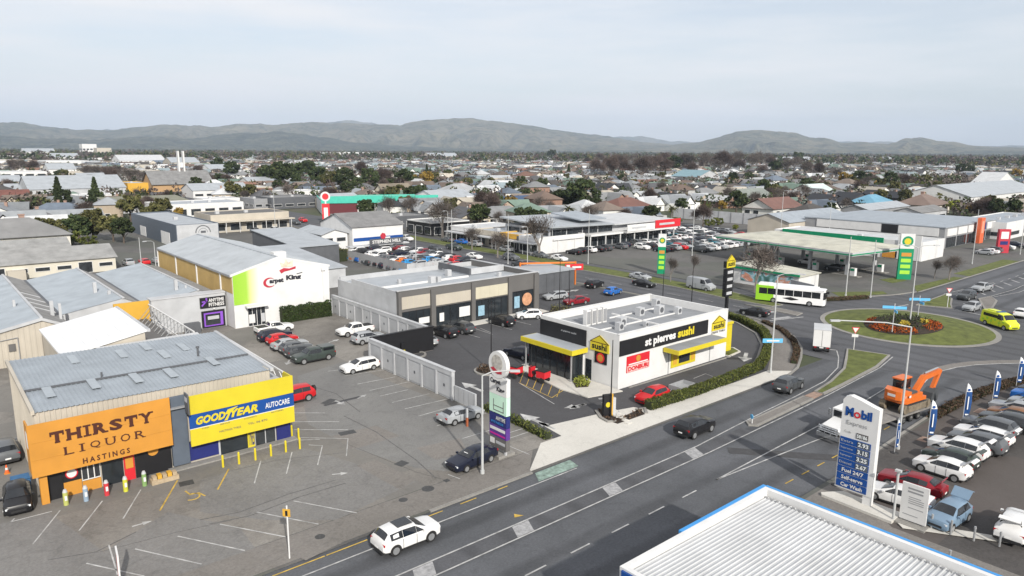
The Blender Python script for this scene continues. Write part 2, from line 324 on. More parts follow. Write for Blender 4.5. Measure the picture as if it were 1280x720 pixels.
for i in range(9): mark([(48.7+2.55*i, 26.4-.02*i), (49.9+2.55*i, 26.38-.02*i)], .12, M_YELLOW_LINE, name='yellow_dash')
for i in range(6): mark([(15+3.6*i, 40.2), (18.5+3.1*i, 40.2)], .12, M_YELLOW_LINE, name='yellow_dash')
slip = [(87.4, 29.4), (90.5, 29.9), (93.9, 29.8), (97, 29.2), (99.9, 28.1), (103, 26.3), (105.8, 24.2), (108.5, 21), (110, 16)]
mark(slip, .16); sheet([(x, y) for x, y in slip]+[(x+.9, y+1.1) for x, y in slip[::-1]], G_PATH, 'concrete_channel', .036)
part(MB().prism([(36.4, 39.2), (40.9, 39.2), (41.2, 40.5), (37.2, 40.5)], .034, .042), 'green_cycle_box', M_GREEN_PAINT, road)
part(MB().prism([(31.2, 36.1), (31.9, 35.9), (31.5, 36.5)], .034, .04), 'yellow_triangle_marking', M_YELLOW_LINE, road)
for pl in ([(93.0, 42.4), (91.7, 44.9)], [(126.5, 49), (131.5, 48.2)], [(108.2, 55), (101.6, 57)], [(133.5, 41.5), (132.2, 37.2)]): mark(pl, .3, z=.044, name='give_way_line')
for i in range(14): mark([(150+5*i, 45.4), (152+5*i, 45.4)], .14, z=.044, name='lane_dash')
mark([(151, 41.6), (162, 40.9), (178, 41.5)], .14, z=.044); mark([(147, 47.9), (168, 45.9)], .14, z=.044); mark([(151, 41), (160, 39.4), (175, 39.6)], .14, z=.044)
for i in range(6): mark([(152+5*i, 42.6), (154.5+5*i, 44.6)], .5, M_GREY_PAINT, z=.044, name='painted_bar')
for i in range(30): mark([(107, 64+7*i), (107, 67+7*i)], .13, z=.036, name='lane_dash')
mark([(101.9, 70), (101.9, 260)], .1, M_YELLOW_LINE, .036)
for (x0, y0, x1, y1) in ((103.5, 61.3, 108.4, 60), (103, 57.3, 106.6, 56.4)): part(MB().strip([(x0, y0), (x1, y1)], .9, .03, .038), 'worn_paint', M_GREY_PAINT, road)
# car-park markings, read off the photograph as pairs of ground points
def pmark(s, wd=.11, m=None, z=.114, parent=lot):
    for q in s.split(';'): mark(gl(q, z), wd, m, z, 'bay_line', parent)
pmark('14,652 65,639;14,652 18,648;41,680 75,638;99,663 128,626;154,648 176,612;136,681 147,718;108,704 180,720;169,686 252,705;222,670 306,688;275,655 357,671;321,640 398,655;367,626 446,641;318,604 326,576;358,592 365,565;397,581 403,557 386,556;433,570 435,548 376,547;368,537 435,537;368,527 424,527;368,516 406,516;375,550 400,549')
pmark('200,638 222,600;272,612 286,586', .14, M_YELLOW_LINE)
pmark('447,480 494,471;462,488 512,477;475,495 510,487;490,503 537,492;506,511 562,498;523,520 573,506;546,532 608,516;578,548 635,531;600,560 660,540;635,557 662,568;620,546 668,531;410,464 478,456;430,470 480,462', .1)
pmark('560,593 582,601;379,441 421,433;318,418 345,413', .1)
pmark('512,402 532,397;480,413 497,408', .1)
def arrow(x, y, ang, parent, z=.114, s=1.0, m=None):
    c, sn = math.cos(ang), math.sin(ang); R = lambda q: (x+s*(q[0]*c-q[1]*sn), y+s*(q[0]*sn+q[1]*c))
    part(MB().prism([R(q) for q in ((-1.5, -.17), (.1, -.17), (.1, -.62), (1.5, 0), (.1, .62), (.1, .17), (-1.5, .17))], z-.006, z), 'painted_arrow', m or M_WHITE_LINE, parent)
def parrow(x0, y0, x1, y1, parent=lot, z=.114, s=None):
    a, b = g(x0, y0, z), g(x1, y1, z); d = math.hypot(b[0]-a[0], b[1]-a[1]); arrow((a[0]+b[0])/2, (a[1]+b[1])/2, math.atan2(b[1]-a[1], b[0]-a[0]), parent, z, d/3)
parrow(165, 658, 190, 651); parrow(415, 593, 435, 591); parrow(417, 500, 432, 506); parrow(447, 498, 458, 493); parrow(411, 428, 424, 424); parrow(362, 450, 358, 456)
arrow(*g(683, 532), math.pi*.5, stp, .118, .8); arrow(*g(722, 508), math.pi, stp, .118, .8)
parrow(686, 533, 650, 517, stp, .118); parrow(603, 489, 577, 478, stp, .118); parrow(733, 505, 705, 510, stp, .118); parrow(933, 441, 930, 452, stp, .118); parrow(706, 365, 724, 362, stp, .118)
pmark('790,468 802,466;867,473 882,467 902,475;648,478 693,505;600,410 614,416;660,460 655,466', .1, None, .118, stp)
pmark('613,405 640,412;640,400 664,406;592,410 616,418;575,415 600,422;662,396 690,404;696,372 735,368', .1, None, .118, stp)
pmark('655,464 650,478;664,466 658,482;673,469 666,486;682,472 675,490;692,476 685,494;703,480 696,496;655,464 711,483;648,478 690,497;690,497 711,483', .09, M_YELLOW_LINE, .118, stp)
for i in range(5):    # pedestrian crossing bars
    a = g(744+4.2*i, 493+5.4*i, .118); b = g(757+4.2*i, 492+5.4*i, .118); part(MB().strip([a, b], .42, .112, .118), 'crossing_bar', M_GREY_PAINT, stp)
# wheelchair bay symbol, drains, patched trenches
sx, sy = g(240, 621); part(MB().strip([(sx+.55*math.cos(t), sy+.55*math.sin(t)) for t in np.linspace(-2.4, 1.6, 10)], .12, .108, .114).strip([(sx-.1, sy+1.3), (sx, sy+.4), (sx+.6, sy+.35), (sx+.8, sy-.5)], .13, .108, .114), 'wheelchair_symbol', M_YELLOW_LINE, lot)
for q in ('224,606 242,602', '424,543 444,539', '497,582 507,577', '405,505 417,499', '557,603 563,601'): part(MB().strip(gl(q), .9, .106, .116), 'drain_grate', M_IRON, lot)
part(MB().strip(gl('405,507 450,496'), .5, .105, .111), 'trench_patch', M_PATCH, lot)
for x, y, r in ((400, 671, .35), (504, 625, .35), (535, 611, .5)): a, b = g(x, y); part(MB().prism([(a+r*math.cos(t), b+r*math.sin(t)) for t in np.linspace(0, 2*math.pi, 16, False)], .1, .117), 'manhole_cover', M_IRON, lot)
for poly in ('402,655 418,670 427,679 411,684', '470,575 520,600 500,612 445,582', '415,545 470,532 500,545 440,562', '520,560 575,548 585,565 545,575'): sheet(gl(poly), G_PATH, 'concrete_patch', .109, parent=lot)
# footpath crossing of the big car park
sheet(gl('382,700 560,612 640,600 665,590 655,580 560,602 360,690', .116), G_PATH, 'concrete_crossing', .1165)
part(MB().strip([(62, 23.95), (66, 31)], 1.0, .028, .034), 'trench_patch', M_PATCH, road); part(MB().strip([(53.4, 33), (60.5, 24.6)], 1.3, .02, .026), 'trench_patch', M_PATCH, road)
part(MB().prism([(21.3, 26), (40, 25.7), (40.2, 29.2), (21.3, 29.6)], .0, .018), 'reseal_patch', G_ROAD, road)

# paving of different ages, tyre marks and sealed joints in the big car park
G_LOT2 = ground_mat('smooth_grey_lot', (.15, .148, .145), (.2, .198, .19), stain=.3, sc=1.3); G_LOT3 = ground_mat('brown_old_lot', (.15, .146, .141), (.2, .196, .19), stain=.3)
sheet(gl('372,470 430,452 470,470 560,505 600,540 640,556 566,590 520,585 440,560 385,530'), G_LOT2, 'asphalt_patch', .1055, parent=lot)
sheet(gl('0,655 60,640 130,690 210,640 300,660 330,700 300,720 0,720'), G_LOT3, 'asphalt_patch', .1057, parent=lot)
sheet(gl('250,600 380,560 430,575 520,602 420,650 330,650 250,640'), G_LOT3, 'asphalt_patch', .106, parent=lot)
M_TYRE = mat('tyre_mark', (.105, .102, .1), .9, .3, 4, space='World')
for q in ('250,650 300,640 360,618 420,600', '262,655 312,645 372,622 432,604', '430,520 470,540 520,575 545,598', '380,480 420,492 450,515', '60,700 120,690 170,665'): part(MB().strip(gl(q), .12, .104, .1095), 'tyre_mark', M_TYRE, lot)
M_JOINT = mat('faded_joint', (.095, .092, .088), .9, .3, 4, space='World')
for q in ('436,556 520,590 560,601', '283,590 352,574 430,566', '125,690 210,668 290,650'): part(MB().strip(gl(q), .05, .104, .1108), 'sealed_joint', M_JOINT, lot)
part(MB().prism([(20, 33.9), (59, 33.9), (59, 35.2), (20, 35.2)], .02, .0335), 'flush_median', G_STREET, road)
# ================================================================ FOREGROUND BUILDINGS
W_WHITE = mat('white_paint', (.63, .63, .625), .65, .05, .8, dirt=.08)
W_GREY = mat('grey_paint', (.26, .265, .275), .7, .08, .8, dirt=.15)
W_LGREY = mat('light_grey_paint', (.44, .45, .465), .7, .07, .6, dirt=.18)
W_LGREY2 = mat('grey_infill_paint', (.37, .38, .395), .7, .07, .6, dirt=.2)
W_DGREY = mat('dark_grey_paint', (.095, .1, .11), .6, .12, .8, dirt=.15)
W_TAUPE = mat('taupe_render', (.12, .116, .113), .75, .08, .7, dirt=.12)
W_BLACK = mat('black_paint', (.012, .012, .014), .5, .15, 1)
W_CREAM = mat('cream_cladding', (.46, .42, .355), .6, .08, .7, dirt=.2)
W_OCHRE = mat('ochre_render', (.44, .3, .11), .75, .08, .6, dirt=.14)
W_ORANGE = mat('orange_sign_paint', (.52, .235, .035), .6, .06, .6, dirt=.15)
W_YEL = mat('yellow_sign_paint', (.57, .47, .025), .5, .05, .6, dirt=.06)
W_GOLD = mat('gold_paint', (.56, .32, .04), .6, .05, .6)
W_NAVY = mat('navy_paint', (.016, .022, .13), .5, .1, 1)
W_BLUE = mat('blue_sign_paint', (.008, .06, .25), .45, .06, 1)
W_SKYBLUE = mat('bright_blue_paint', (.04, .25, .58), .45, .06, 1)
W_PURPLE = mat('purple_paint', (.09, .035, .22), .5, .06, 1)
W_RED = mat('red_paint', (.55, .02, .03), .5, .06, 1)
W_SLATE = mat('slate_panel', (.09, .11, .14), .5, .1, 1)
W_GREEN = mat('green_paint', (.0, .22, .1), .5, .06, 1)
W_LIME = mat('lime_paint', (.32, .6, .05), .5, .06, 1)
W_MINT = mat('mint_paint', (.5, .72, .58), .6, .06, 1)
W_BROWN = mat('dark_brown_lettering', (.06, .015, .008), .7, 0)
R_STEEL = mat('blue_grey_roof', (.3, .335, .37), .5, .09, .5, metal=.1, dirt=.16)
R_PALE = mat('pale_grey_roof', (.35, .375, .4), .55, .08, .4, metal=.1, dirt=.16)
R_WHITE = mat('white_roof', (.47, .48, .49), .55, .07, .5, dirt=.18)
R_BRIGHT = mat('bright_white_roof', (.66, .67, .68), .5, .04, .5, dirt=.08)
R_MEMB = mat('grey_membrane', (.24, .25, .265), .8, .1, .5, dirt=.2)
R_TAUPE = mat('weathered_grey_roof', (.19, .19, .19), .75, .15, .6, dirt=.25)
M_GLASS = mat('dark_glass', (.02, .025, .03), .12, .3, .4, spec=.7)
M_GLASS2 = mat('shop_glass', (.03, .034, .038), .15, .5, .7, spec=.6)
M_STEEL = mat('galvanised_steel', (.42, .43, .44), .45, .1, 2, metal=.5)
M_POLE = mat('lamp_pole_grey', (.42, .43, .43), .5, .08, 2)
M_TAN = mat('sandstone_paint', (.5, .465, .36), .7, .06, 1)
M_TIMBER = mat('pale_timber', (.38, .3, .2), .8, .2, 3)
def corr(b, x0, x1, y0, y1, zf, pitch=.4, amp=.05, axis='x', duty=.3):
    """ribbed metal sheet; profile repeats along x (ribs run along y) or, with axis='y', the other way round"""
    u0, u1, v0, v1 = (x0, x1, y0, y1) if axis == 'x' else (y0, y1, x0, x1); n = max(1, int(round((u1-u0)/pitch))); p = (u1-u0)/n; U = []
    for i in range(n):
        a = u0+i*p; U += [(a, 0), (a+p*(1-duty), 0), (a+p*(1-duty*.75), amp), (a+p*(1-duty*.25), amp)]
    U.append((u1, 0)); vs = []
    for u, h in U:
        for v in (v0, v1):
            x, y = (u, v) if axis == 'x' else (v, u); vs.append((x, y, zf(x, y)+h))
    fs = [(2*i, 2*i+2, 2*i+3, 2*i+1) if axis == 'x' else (2*i, 2*i+1, 2*i+3, 2*i+2) for i in range(len(U)-1)]
    return b.add(vs, fs)
def corrwall(b, face, plane, u0, u1, z0, z1, pitch=.35, amp=.04):
    n = max(1, int(round((u1-u0)/pitch))); p = (u1-u0)/n; U = []
    for i in range(n): a = u0+i*p; U += [(a, 0), (a+p*.5, 0), (a+p*.6, amp), (a+p*.9, amp)]
    U.append((u1, 0)); zt = z1 if callable(z1) else (lambda u: z1); vs = []
    for u, h in U: vs += [facept(face, plane, u, z0, h), facept(face, plane, u, zt(u), h)]
    return b.add(vs, [(2*i, 2*i+2, 2*i+3, 2*i+1) for i in range(len(U)-1)])
def slab(x0, x1, y0, y1, zf, t=.12):      # sloped roof plate
    P = [(x0, y0), (x1, y0), (x1, y1), (x0, y1)]; return MB().add([(x, y, zf(x, y)-t) for x, y in P]+[(x, y, zf(x, y)) for x, y in P], [(3, 2, 1, 0), (4, 5, 6, 7), (0, 1, 5, 4), (1, 2, 6, 5), (2, 3, 7, 6), (3, 0, 4, 7)])
SLAB = {'T': 'b', 'H': 'btBT', 'I': 'mM', 'R': 'btB', 'Y': 'tTm', 'L': 'bt', 'U': 'tT', 'Q': '', 'O': '', 'S': ''}
def slabword(word, face, plane, u0, u1, z0, z1, m, parent, bold=.04, st=.13, gap=.18):
    wts = {'I': .55, 'L': .9}; W = [wts.get(c, 1.) for c in word]; tot = sum(W)+gap*(len(word)-1); k = (u1-u0)/tot; x = u0; b = MB(); h = z1-z0
    for c, wd in zip(word, W):
        a, e = x, x+wd*k; sw = (e-a)*(.34 if c != 'I' else .95); text(c, face, plane, a+(0 if c != 'I' else (e-a)*.3), e-(0 if c != 'I' else (e-a)*.3), z0, z1, m, parent, bold, mb=b)
        pl = SLAB[c] if c != 'T' else 'm'; q = st*h
        for s in pl:
            cx = {'b': a+sw*.32, 't': a+sw*.32, 'B': e-sw*.32, 'T': e-sw*.32, 'm': (a+e)/2, 'M': (a+e)/2}[s]; top = s in 'tTM'
            if c == 'Y' and s == 'm' or c == 'T': top = False
            zz = z1-q if top else z0; b.add([facept(face, plane, *p, .034) for p in ((cx-sw*.55, zz), (cx+sw*.55, zz), (cx+sw*.55, zz+q), (cx-sw*.55, zz+q))], [(0, 1, 2, 3)])
        if c == 'T':
            for cx in (a+st*h*.4, e-st*h*.4): b.add([facept(face, plane, *p, .034) for p in ((cx-.4*q, z1-2.6*q), (cx+.4*q, z1-2.6*q), (cx+.4*q, z1), (cx-.4*q, z1))], [(0, 1, 2, 3)])
        part(b, 'letter', m, parent); x = e+gap*k; b = MB()
def glazing(parent, face, plane, u0, u1, z0, z1, n=3, fm=None, gm=None, name='shop_window', fw=.07):
    """framed window: frame part with its panes as sub-parts"""
    fr = MB(); t = .1
    for i in range(n+1): u = u0+(u1-u0)*i/n; panel(face, plane, max(u-fw/2, u0), min(u+fw/2, u1), z0, z1, t, fr)
    panel(face, plane, u0+fw/2, u1-fw/2, z0, z0+fw, t*.9, fr); panel(face, plane, u0+fw/2, u1-fw/2, z1-fw, z1, t*.9, fr)
    o = part(fr, name, fm or W_DGREY, parent)
    for i in range(n): a = u0+(u1-u0)*i/n; c = u0+(u1-u0)*(i+1)/n; part(panel(face, plane, a+fw/2, c-fw/2, z0+fw, z1-fw, .05), 'pane', gm or M_GLASS2, o)
    return o
# ---- liquor shop and tyre workshop ---------------------------------------
B = thing('shop_building', 'long low shop with orange liquor sign, yellow tyre sign and ribbed steel roof', 'building', (15, 66, ZB))
zr = lambda x, y: 6.75+.035*(y-61.2)-.012*(x-6)
b = MB().box(6.0, 23.6, 60.15, 75.3, ZB, 5.4); part(b, 'wall', W_CREAM, B)
b = MB(); corrwall(b, 'f', 61.1, 5.9, 23.7, 5.2, lambda u: zr(u, 61.2)-.02); part(b, 'front_cladding', W_CREAM, B)
b = MB(); corrwall(b, 'l', 5.9, 61.1, 75.4, .1, lambda u: zr(6, u)-.02); part(b, 'side_cladding', W_CREAM, B)
part(MB().box(23.55, 23.7, 61.2, 75.4, 5.3, 6.6), 'side_wall', W_CREAM, B); part(MB().box(6, 23.6, 75.25, 75.4, 5.3, 7.0), 'back_wall', W_CREAM, B)
b = MB(); corr(b, 5.85, 23.75, 60.95, 66.3, lambda x, y: zr(x, y)+.02, .34, .05); rf = part(b, 'roof', R_STEEL, B)
b = MB(); corr(b, 5.85, 23.75, 66.2, 75.6, lambda x, y: zr(x, y)+.09, .34, .05); part(b, 'roof', R_STEEL, B)
part(slab(5.85, 23.75, 66.12, 66.34, lambda x, y: zr(x, y)+.17, .1), 'roof_flashing', W_DGREY, B)
part(slab(23.7, 24.0, 60.9, 75.7, lambda x, y: zr(x, y)+.2, .3), 'roof_capping', W_LGREY, B); part(slab(5.7, 5.95, 60.9, 75.7, lambda x, y: zr(x, y)+.2, .3), 'roof_capping', W_CREAM, B)
skm = mat('skylight_sheet', (.31, .345, .375), .4, .1, 1)
for px, py in ((61, 493), (117, 482), (170, 474), (213, 467), (92, 455), (152, 447), (182, 438), (229, 437), (205, 446), (265, 452)):
    a, c = g(px, py, zr(14, 66)); a = min(max(a, 6.6), 23); c = min(max(c, 61.8), 74); part(slab(a-.32, a+.32, c-1.3, c+1.3, lambda x, y: zr(x, y)+.2, .04), 'skylight', skm, B)
part(MB().cyl(19.8, 68.2, 6.9, 7.7, .1, n=8).cyl(19.8, 68.2, 7.7, 7.85, .17, n=8), 'roof_vent', W_DGREY, B); part(MB().cyl(11.5, 66.6, 6.7, 7.4, .08, n=8), 'roof_vent', W_DGREY, B)
# orange sign box, three boards across
og = part(MB().box(5.2, 5.32, 59.22, 61.0, 2.55, 6.35), 'sign_return', W_ORANGE, B)
for k, (z0, z1) in enumerate(((2.45, 3.75), (3.76, 5.05), (5.06, 6.45))): part(MB().box(5.18, 14.75, 59.2, 59.32, z0, z1), 'sign_board', W_ORANGE, B)
part(MB().box(5.3, 14.7, 59.34, 60.1, 2.5, 2.6), 'sign_soffit', W_DGREY, B); part(MB().box(5.4, 25, 59.4, 61.05, 5.3, 5.4), 'sign_gutter', W_GREY, B)
slabword('THIRSTY', 'f', 59.2, 6.5, 13.4, 4.75, 5.65, W_BROWN, B, .05, .15)
slabword('LIQUOR', 'f', 59.2, 7.3, 12.75, 3.68, 4.3, W_BROWN, B, .005, .1, .5)
text('H A S T I N G S', 'f', 59.2, 8.4, 11.6, 2.68, 3.12, W_BROWN, B, .03)
part(MB().prism([(5.17, 60.2), (5.19, 60.2), (5.19, 59.6), (5.17, 59.6)], 4.6, 5.8), 'sign_emblem', W_WHITE, B)
# slate panel between the two signs with a small hanging sign
part(MB().box(14.8, 16.1, 59.75, 60.1, .35, 6.2), 'slate_panel', W_SLATE, B); hb = part(MB().box(15.9, 16.0, 58.5, 59.4, 4.9, 6.6), 'hanging_sign', W_DGREY, B); part(MB().box(15.88, 15.895, 58.65, 59.25, 5.9, 6.3), 'sign_plate', W_LGREY, hb)
# yellow sign with blue band
for z0, z1, m in ((4.62, 6.2, W_YEL), (3.42, 4.6, W_BLUE), (1.9, 3.4, W_YEL)): part(MB().box(16.12, 25.0, 59.2, 59.32, z0, z1), 'sign_board', m, B)
part(MB().box(16.1, 25.02, 59.19, 59.33, 3.36, 3.41), 'white_stripe', W_WHITE, B)
text('GOOD', 'f', 59.2, 16.6, 19.0, 3.65, 4.35, W_YEL, B, .05, .25); text('YEAR', 'f', 59.2, 19.35, 21.75, 3.65, 4.35, W_YEL, B, .05, .25)
part(MB().poly3([(18.85, 59.165, 3.5), (19.12, 59.165, 3.5), (19.42, 59.165, 4.1), (20.1, 59.165, 4.55), (19.2, 59.165, 4.42), (18.95, 59.165, 4.05), (19.2, 59.165, 4.0)]), 'winged_foot_logo', W_YEL, B)
text('AUTOCARE', 'f', 59.2, 22.4, 24.6, 3.72, 4.22, W_WHITE, B, .02)
for s, u0, u1, z0, z1 in (('HASTINGS TYRES', 18.4, 20.2, 2.55, 2.72), ('TEL: 06 870', 20.8, 22.5, 2.62, 2.8), ('TYRES', 17.0, 17.6, 3.2, 3.3), ('SERVICE', 18.5, 19.3, 3.2, 3.3), ('ALIGNMENTS', 20.5, 21.6, 3.2, 3.3), ('BATTERIES', 22.9, 24, 3.2, 3.3)): text(s, 'f', 59.2, u0, u1, z0, z1, W_NAVY, B, 0)
part(MB().box(16.2, 24.95, 59.35, 60.1, 1.95, 2.05), 'sign_soffit', W_DGREY, B)
part(MB().box(24.88, 25.0, 59.34, 61.2, 2.0, 6.15), 'sign_return', W_YEL, B)
b = MB()
for k in range(8): b.beam((24.9, 61.2+1.6*k, 5.35), (24.9, 62.0+1.6*k, 6.05), .06, .06)
b.beam((24.9, 61, 6.1), (24.9, 74.5, 6.3), .12, .12); part(b, 'parapet_brace', W_WHITE, B); part(MB().box(23.75, 24.95, 61.1, 75, ZB, 5.3), 'side_lean_to', W_LGREY, B)
# ground floor, left to right
def gf(u0, u1, z0, z1, m, name, t=.1): return part(panel('f', 60.14, u0, u1, z0, z1, t), name, m, B)
part(MB().box(5.6, 6.1, 59.6, 60.1, ZB, 2.5), 'corner_post', W_ORANGE, B); gf(6.15, 7.1, ZB, 2.45, W_BLACK, 'black_panel')
gf(7.12, 8.3, ZB, 1.2, W_ORANGE, 'orange_panel'); gf(7.12, 8.3, 1.22, 2.45, W_BLACK, 'black_panel'); gf(8.35, 9.6, ZB, .95, W_ORANGE, 'orange_panel'); glazing(B, 'f', 60.12, 8.35, 9.6, 1.0, 2.45, 3, W_WHITE)
part(MB().tube((7.7, 60.0, 1.85), (7.7, 60.03, 1.85), .42, n=20), 'round_logo', W_RED, B); part(MB().tube((7.7, 59.985, 1.85), (7.7, 59.995, 1.85), .33, n=20), 'round_logo', W_WHITE, B)
gf(9.7, 11.2, ZB, 2.4, M_GLASS, 'dark_doorway', .05); gf(11.25, 12.0, ZB, 2.3, W_RED, 'red_poster', .12); gf(11.35, 11.9, 1.1, 2.0, W_ORANGE, 'price_card', .15); gf(12.05, 14.75, ZB, 2.4, W_BLACK, 'black_panel'); part(MB().tube((13.4, 60.0, 2.05), (13.4, 60.03, 2.05), .4, n=20), 'round_logo', W_ORANGE, B)
gf(16.15, 18.5, .35, 1.95, W_NAVY, 'navy_panel', .12); gf(18.65, 21.0, ZB, 1.9, M_GLASS, 'workshop_opening', .05); gf(18.5, 18.65, ZB, 1.95, W_LGREY, 'door_jamb', .14)
gf(21.0, 21.6, ZB, 1.95, W_YEL, 'yellow_door_panel', .13); glazing(B, 'f', 60.12, 21.65, 23.5, ZB, 1.95, 2, W_LGREY, M_GLASS2, 'glass_door'); gf(23.6, 24.9, .2, 1.95, W_NAVY, 'navy_panel', .12)
text('TYRES', 'f', 60.0, 21.05, 21.55, .4, 1.8, W_NAVY, B, .02, off=.06)
part(MB().box(14.4, 25.2, 59.2, 60.0, ZB, ZB+.12), 'concrete_step', G_KERB, B)
# ---- left-hand sheds ------------------------------------------------------
B = thing('industrial_shed', 'row of joined grey saw-tooth roofed sheds with a cream gable end', 'shed', (20, 120, ZB))
ridge = [(4.0, 4.0), (11.8, 5.6), (14.7, 4.3), (22.3, 5.6), (24.8, 4.3), (32.2, 5.5), (35.3, 4.6)]
fronts = [101.8, 101.8, 108.5, 108.5, 108.5, 108.5]
for (x0, z0), (x1, z1), y0 in zip(ridge[:-1], ridge[1:], fronts):
    b = MB(); zf = lambda x, y: z0+(z1-z0)*(x-x0)/(x1-x0); corr(b, x0, x1, y0, 141, zf, .5, .035, 'y'); part(b, 'roof', R_STEEL if x1-x0 > 5 else R_TAUPE, B)
    part(MB().add([(x0, y0+.1, 0), (x1, y0+.1, 0), (x1, y0+.1, z1-.03), (x0, y0+.1, z0-.03), (x0, 140.9, 0), (x1, 140.9, 0), (x1, 140.9, z1-.03), (x0, 140.9, z0-.03)], [(0, 1, 2, 3), (5, 4, 7, 6), (4, 0, 3, 7), (1, 5, 6, 2)]), 'wall', W_CREAM if y0 < 105 else W_LGREY, B)
for x, z, y0 in ((11.8, 5.6, 101.7), (22.3, 5.6, 108.4), (32.2, 5.5, 108.4)): part(MB().box(x-.15, x+.15, y0, 141, z-.03, z+.13), 'ridge_cap', W_LGREY, B)
for x in (14.7, 24.8): part(MB().box(x-.18, x+.18, 108, 141, 4.3, 4.42), 'valley_gutter', W_DGREY, B)
for y in (110, 114, 118, 122.5): part(slab(12.1, 14.4, y-.2, y+.2, lambda x, y: 5.6-(x-11.8)*.448+.1, .08), 'roof_strip', R_WHITE, B)
for x, y, h, r in ((13.6, 106.5, 1.5, .2), (14.3, 105.2, 1.3, .15), (20.5, 117, 1.6, .22), (21.6, 113.5, .8, .2), (30.3, 112.5, 1.5, .22), (31.5, 112, .6, .12), (10.3, 113, 1.0, .15)): part(MB().box(x-r, x+r, y-r, y+r, 4.3, 5.2+h), 'vent_stack', W_LGREY, B)
b = MB(); corrwall(b, 'f', 101.75, 4.05, 14.6, .1, lambda u: (4.0+1.6*(u-4)/7.8 if u < 11.8 else 5.6-1.3*(u-11.8)/2.9)-.1, .6, .03); part(b, 'gable_cladding', W_CREAM, B)
part(slab(3.9, 11.8, 101.5, 101.74, lambda x, y: 4.05+1.6*(x-4)/7.8, .35), 'barge_board', W_LGREY, B); part(slab(11.8, 14.8, 101.5, 101.74, lambda x, y: 5.65-1.3*(x-11.8)/2.9, .35), 'barge_board', W_LGREY, B)
for x in (8.2, 12.6): part(panel('f', 101.7, x, x+.7, 2.0, 2.9, .08), 'vent_grille', W_TAUPE, B)
part(MB().path([(7, 101.62, 3.4), (9.2, 101.62, 3.6), (9.2, 101.62, .3)], .05, 6), 'downpipe', W_GREY, B)
B = thing('white_roofed_shed', 'shed with bright white sloping roof behind the liquor shop', 'shed', (15, 90, ZB))
zw = lambda x, y: 4.9+.19*(x-11.2); part(slab(11.1, 19.3, 84.0, 98.8, zw, .2), 'roof', R_BRIGHT, B)
b = MB()
for x0, x1, y0, y1 in ((11.3, 19.1, 84.2, 84.4), (11.3, 11.5, 84.4, 98.6), (18.9, 19.1, 84.4, 98.6), (11.3, 19.1, 98.4, 98.6)): b.prism([(x0, y0), (x1, y0), (x1, y1), (x0, y1)], ZB, lambda x, y: zw(x, y)-.21)
part(b, 'wall', W_CREAM, B); part(slab(19.3, 19.6, 83.9, 98.9, lambda x, y: 6.5, .3), 'gutter', W_LGREY, B)
for i in range(6): part(slab(12.4+1.2*i, 12.44+1.2*i, 84.0, 98.8, lambda x, y: zw(x, y)+.02, .04), 'roof_seam', R_BRIGHT, B)
B = thing('low_white_annex', 'low annex with white parapet and lattice fence between shop and gym', 'annex', (20, 80, ZB))
part(MB().box(14.5, 24.2, 76.2, 83.8, ZB, 4.4), 'wall', W_LGREY, B); part(slab(14.2, 24.5, 75.9, 84.0, lambda x, y: 4.6+.09*(y-76), .2), 'roof', R_WHITE, B); part(slab(20.5, 24.4, 75.9, 76.2, lambda x, y: 6.6, 1.8), 'parapet', W_WHITE, B)
part(MB().box(20, 24.1, 84.2, 104.6, ZB, 3.2), 'wall', W_TAUPE, B); part(MB().box(20.3, 24.6, 104.7, 105.1, 2.6, 5.6), 'gold_wall', W_GOLD, B)
rail = MB(); rail.beam((24.5, 85.2, 5.1), (24.5, 104.6, 5.1), .14, .14); rail.beam((24.5, 85.2, 3.3), (24.5, 104.6, 3.3), .12, .12); part(rail, 'lattice_rail', W_WHITE, B)
for k in range(13): y = 85.6+1.5*k; part(MB().beam((24.5, y, 3.3), (24.5, y, 5.1), .09, .09).beam((22.9, y, 3.25), (24.5, y, 5.05), .07, .07), 'lattice_bracket', M_STEEL, B)
# ---- gym ------------------------------------------------------------------
B = thing('gym_front', 'grey painted gym frontage with black and purple sign beside the carpet warehouse', 'building', (31, 107, ZB))
part(MB().box(25.3, 35.35, 106.5, 108.3, ZB, 5.15), 'wall', W_LGREY, B); part(MB().box(25.2, 35.4, 106.4, 108.4, 5.15, 5.3), 'coping', W_LGREY, B)
part(panel('f', 106.5, 31.7, 35.3, 3.15, 4.7, .15), 'sign_board', W_BLACK, B)
text('ANYTIME', 'f', 106.35, 32.9, 35.1, 3.98, 4.5, W_WHITE, B, .03); text('FITNESS', 'f', 106.35, 32.9, 35.1, 3.32, 3.85, W_WHITE, B, .03)
VIO = mat('violet', (.23, .08, .5), .5, 0); part(MB().beam((31.9, 106.3, 3.5), (32.7, 106.3, 4.3), .05, .2).beam((31.95, 106.3, 4.1), (32.6, 106.3, 4.15), .05, .18).tube((32.6, 106.28, 4.5), (32.6, 106.32, 4.5), .13), 'runner_logo', VIO, B)
gw = part(panel('f', 106.5, 31.8, 35.1, .2, 2.7, .12), 'door_surround', W_BLACK, B); part(panel('f', 106.38, 32.1, 34.8, .4, 2.4, .06), 'violet_frame', VIO, gw); part(panel('f', 106.32, 32.3, 34.4, .6, 2.2, .05), 'pane', M_GLASS2, gw); part(panel('f', 106.27, 32.6, 34.2, 1.4, 1.9, .03), 'window_poster', W_LGREY, gw)
part(MB().tube((33.6, 106.3, 2.95), (33.6, 106.48, 2.95), .13), 'lamp', W_WHITE, B); part(MB().box(29.0, 31.0, 104.4, 105.4, ZB, 1.6), 'dark_bin_store', W_DGREY, B)
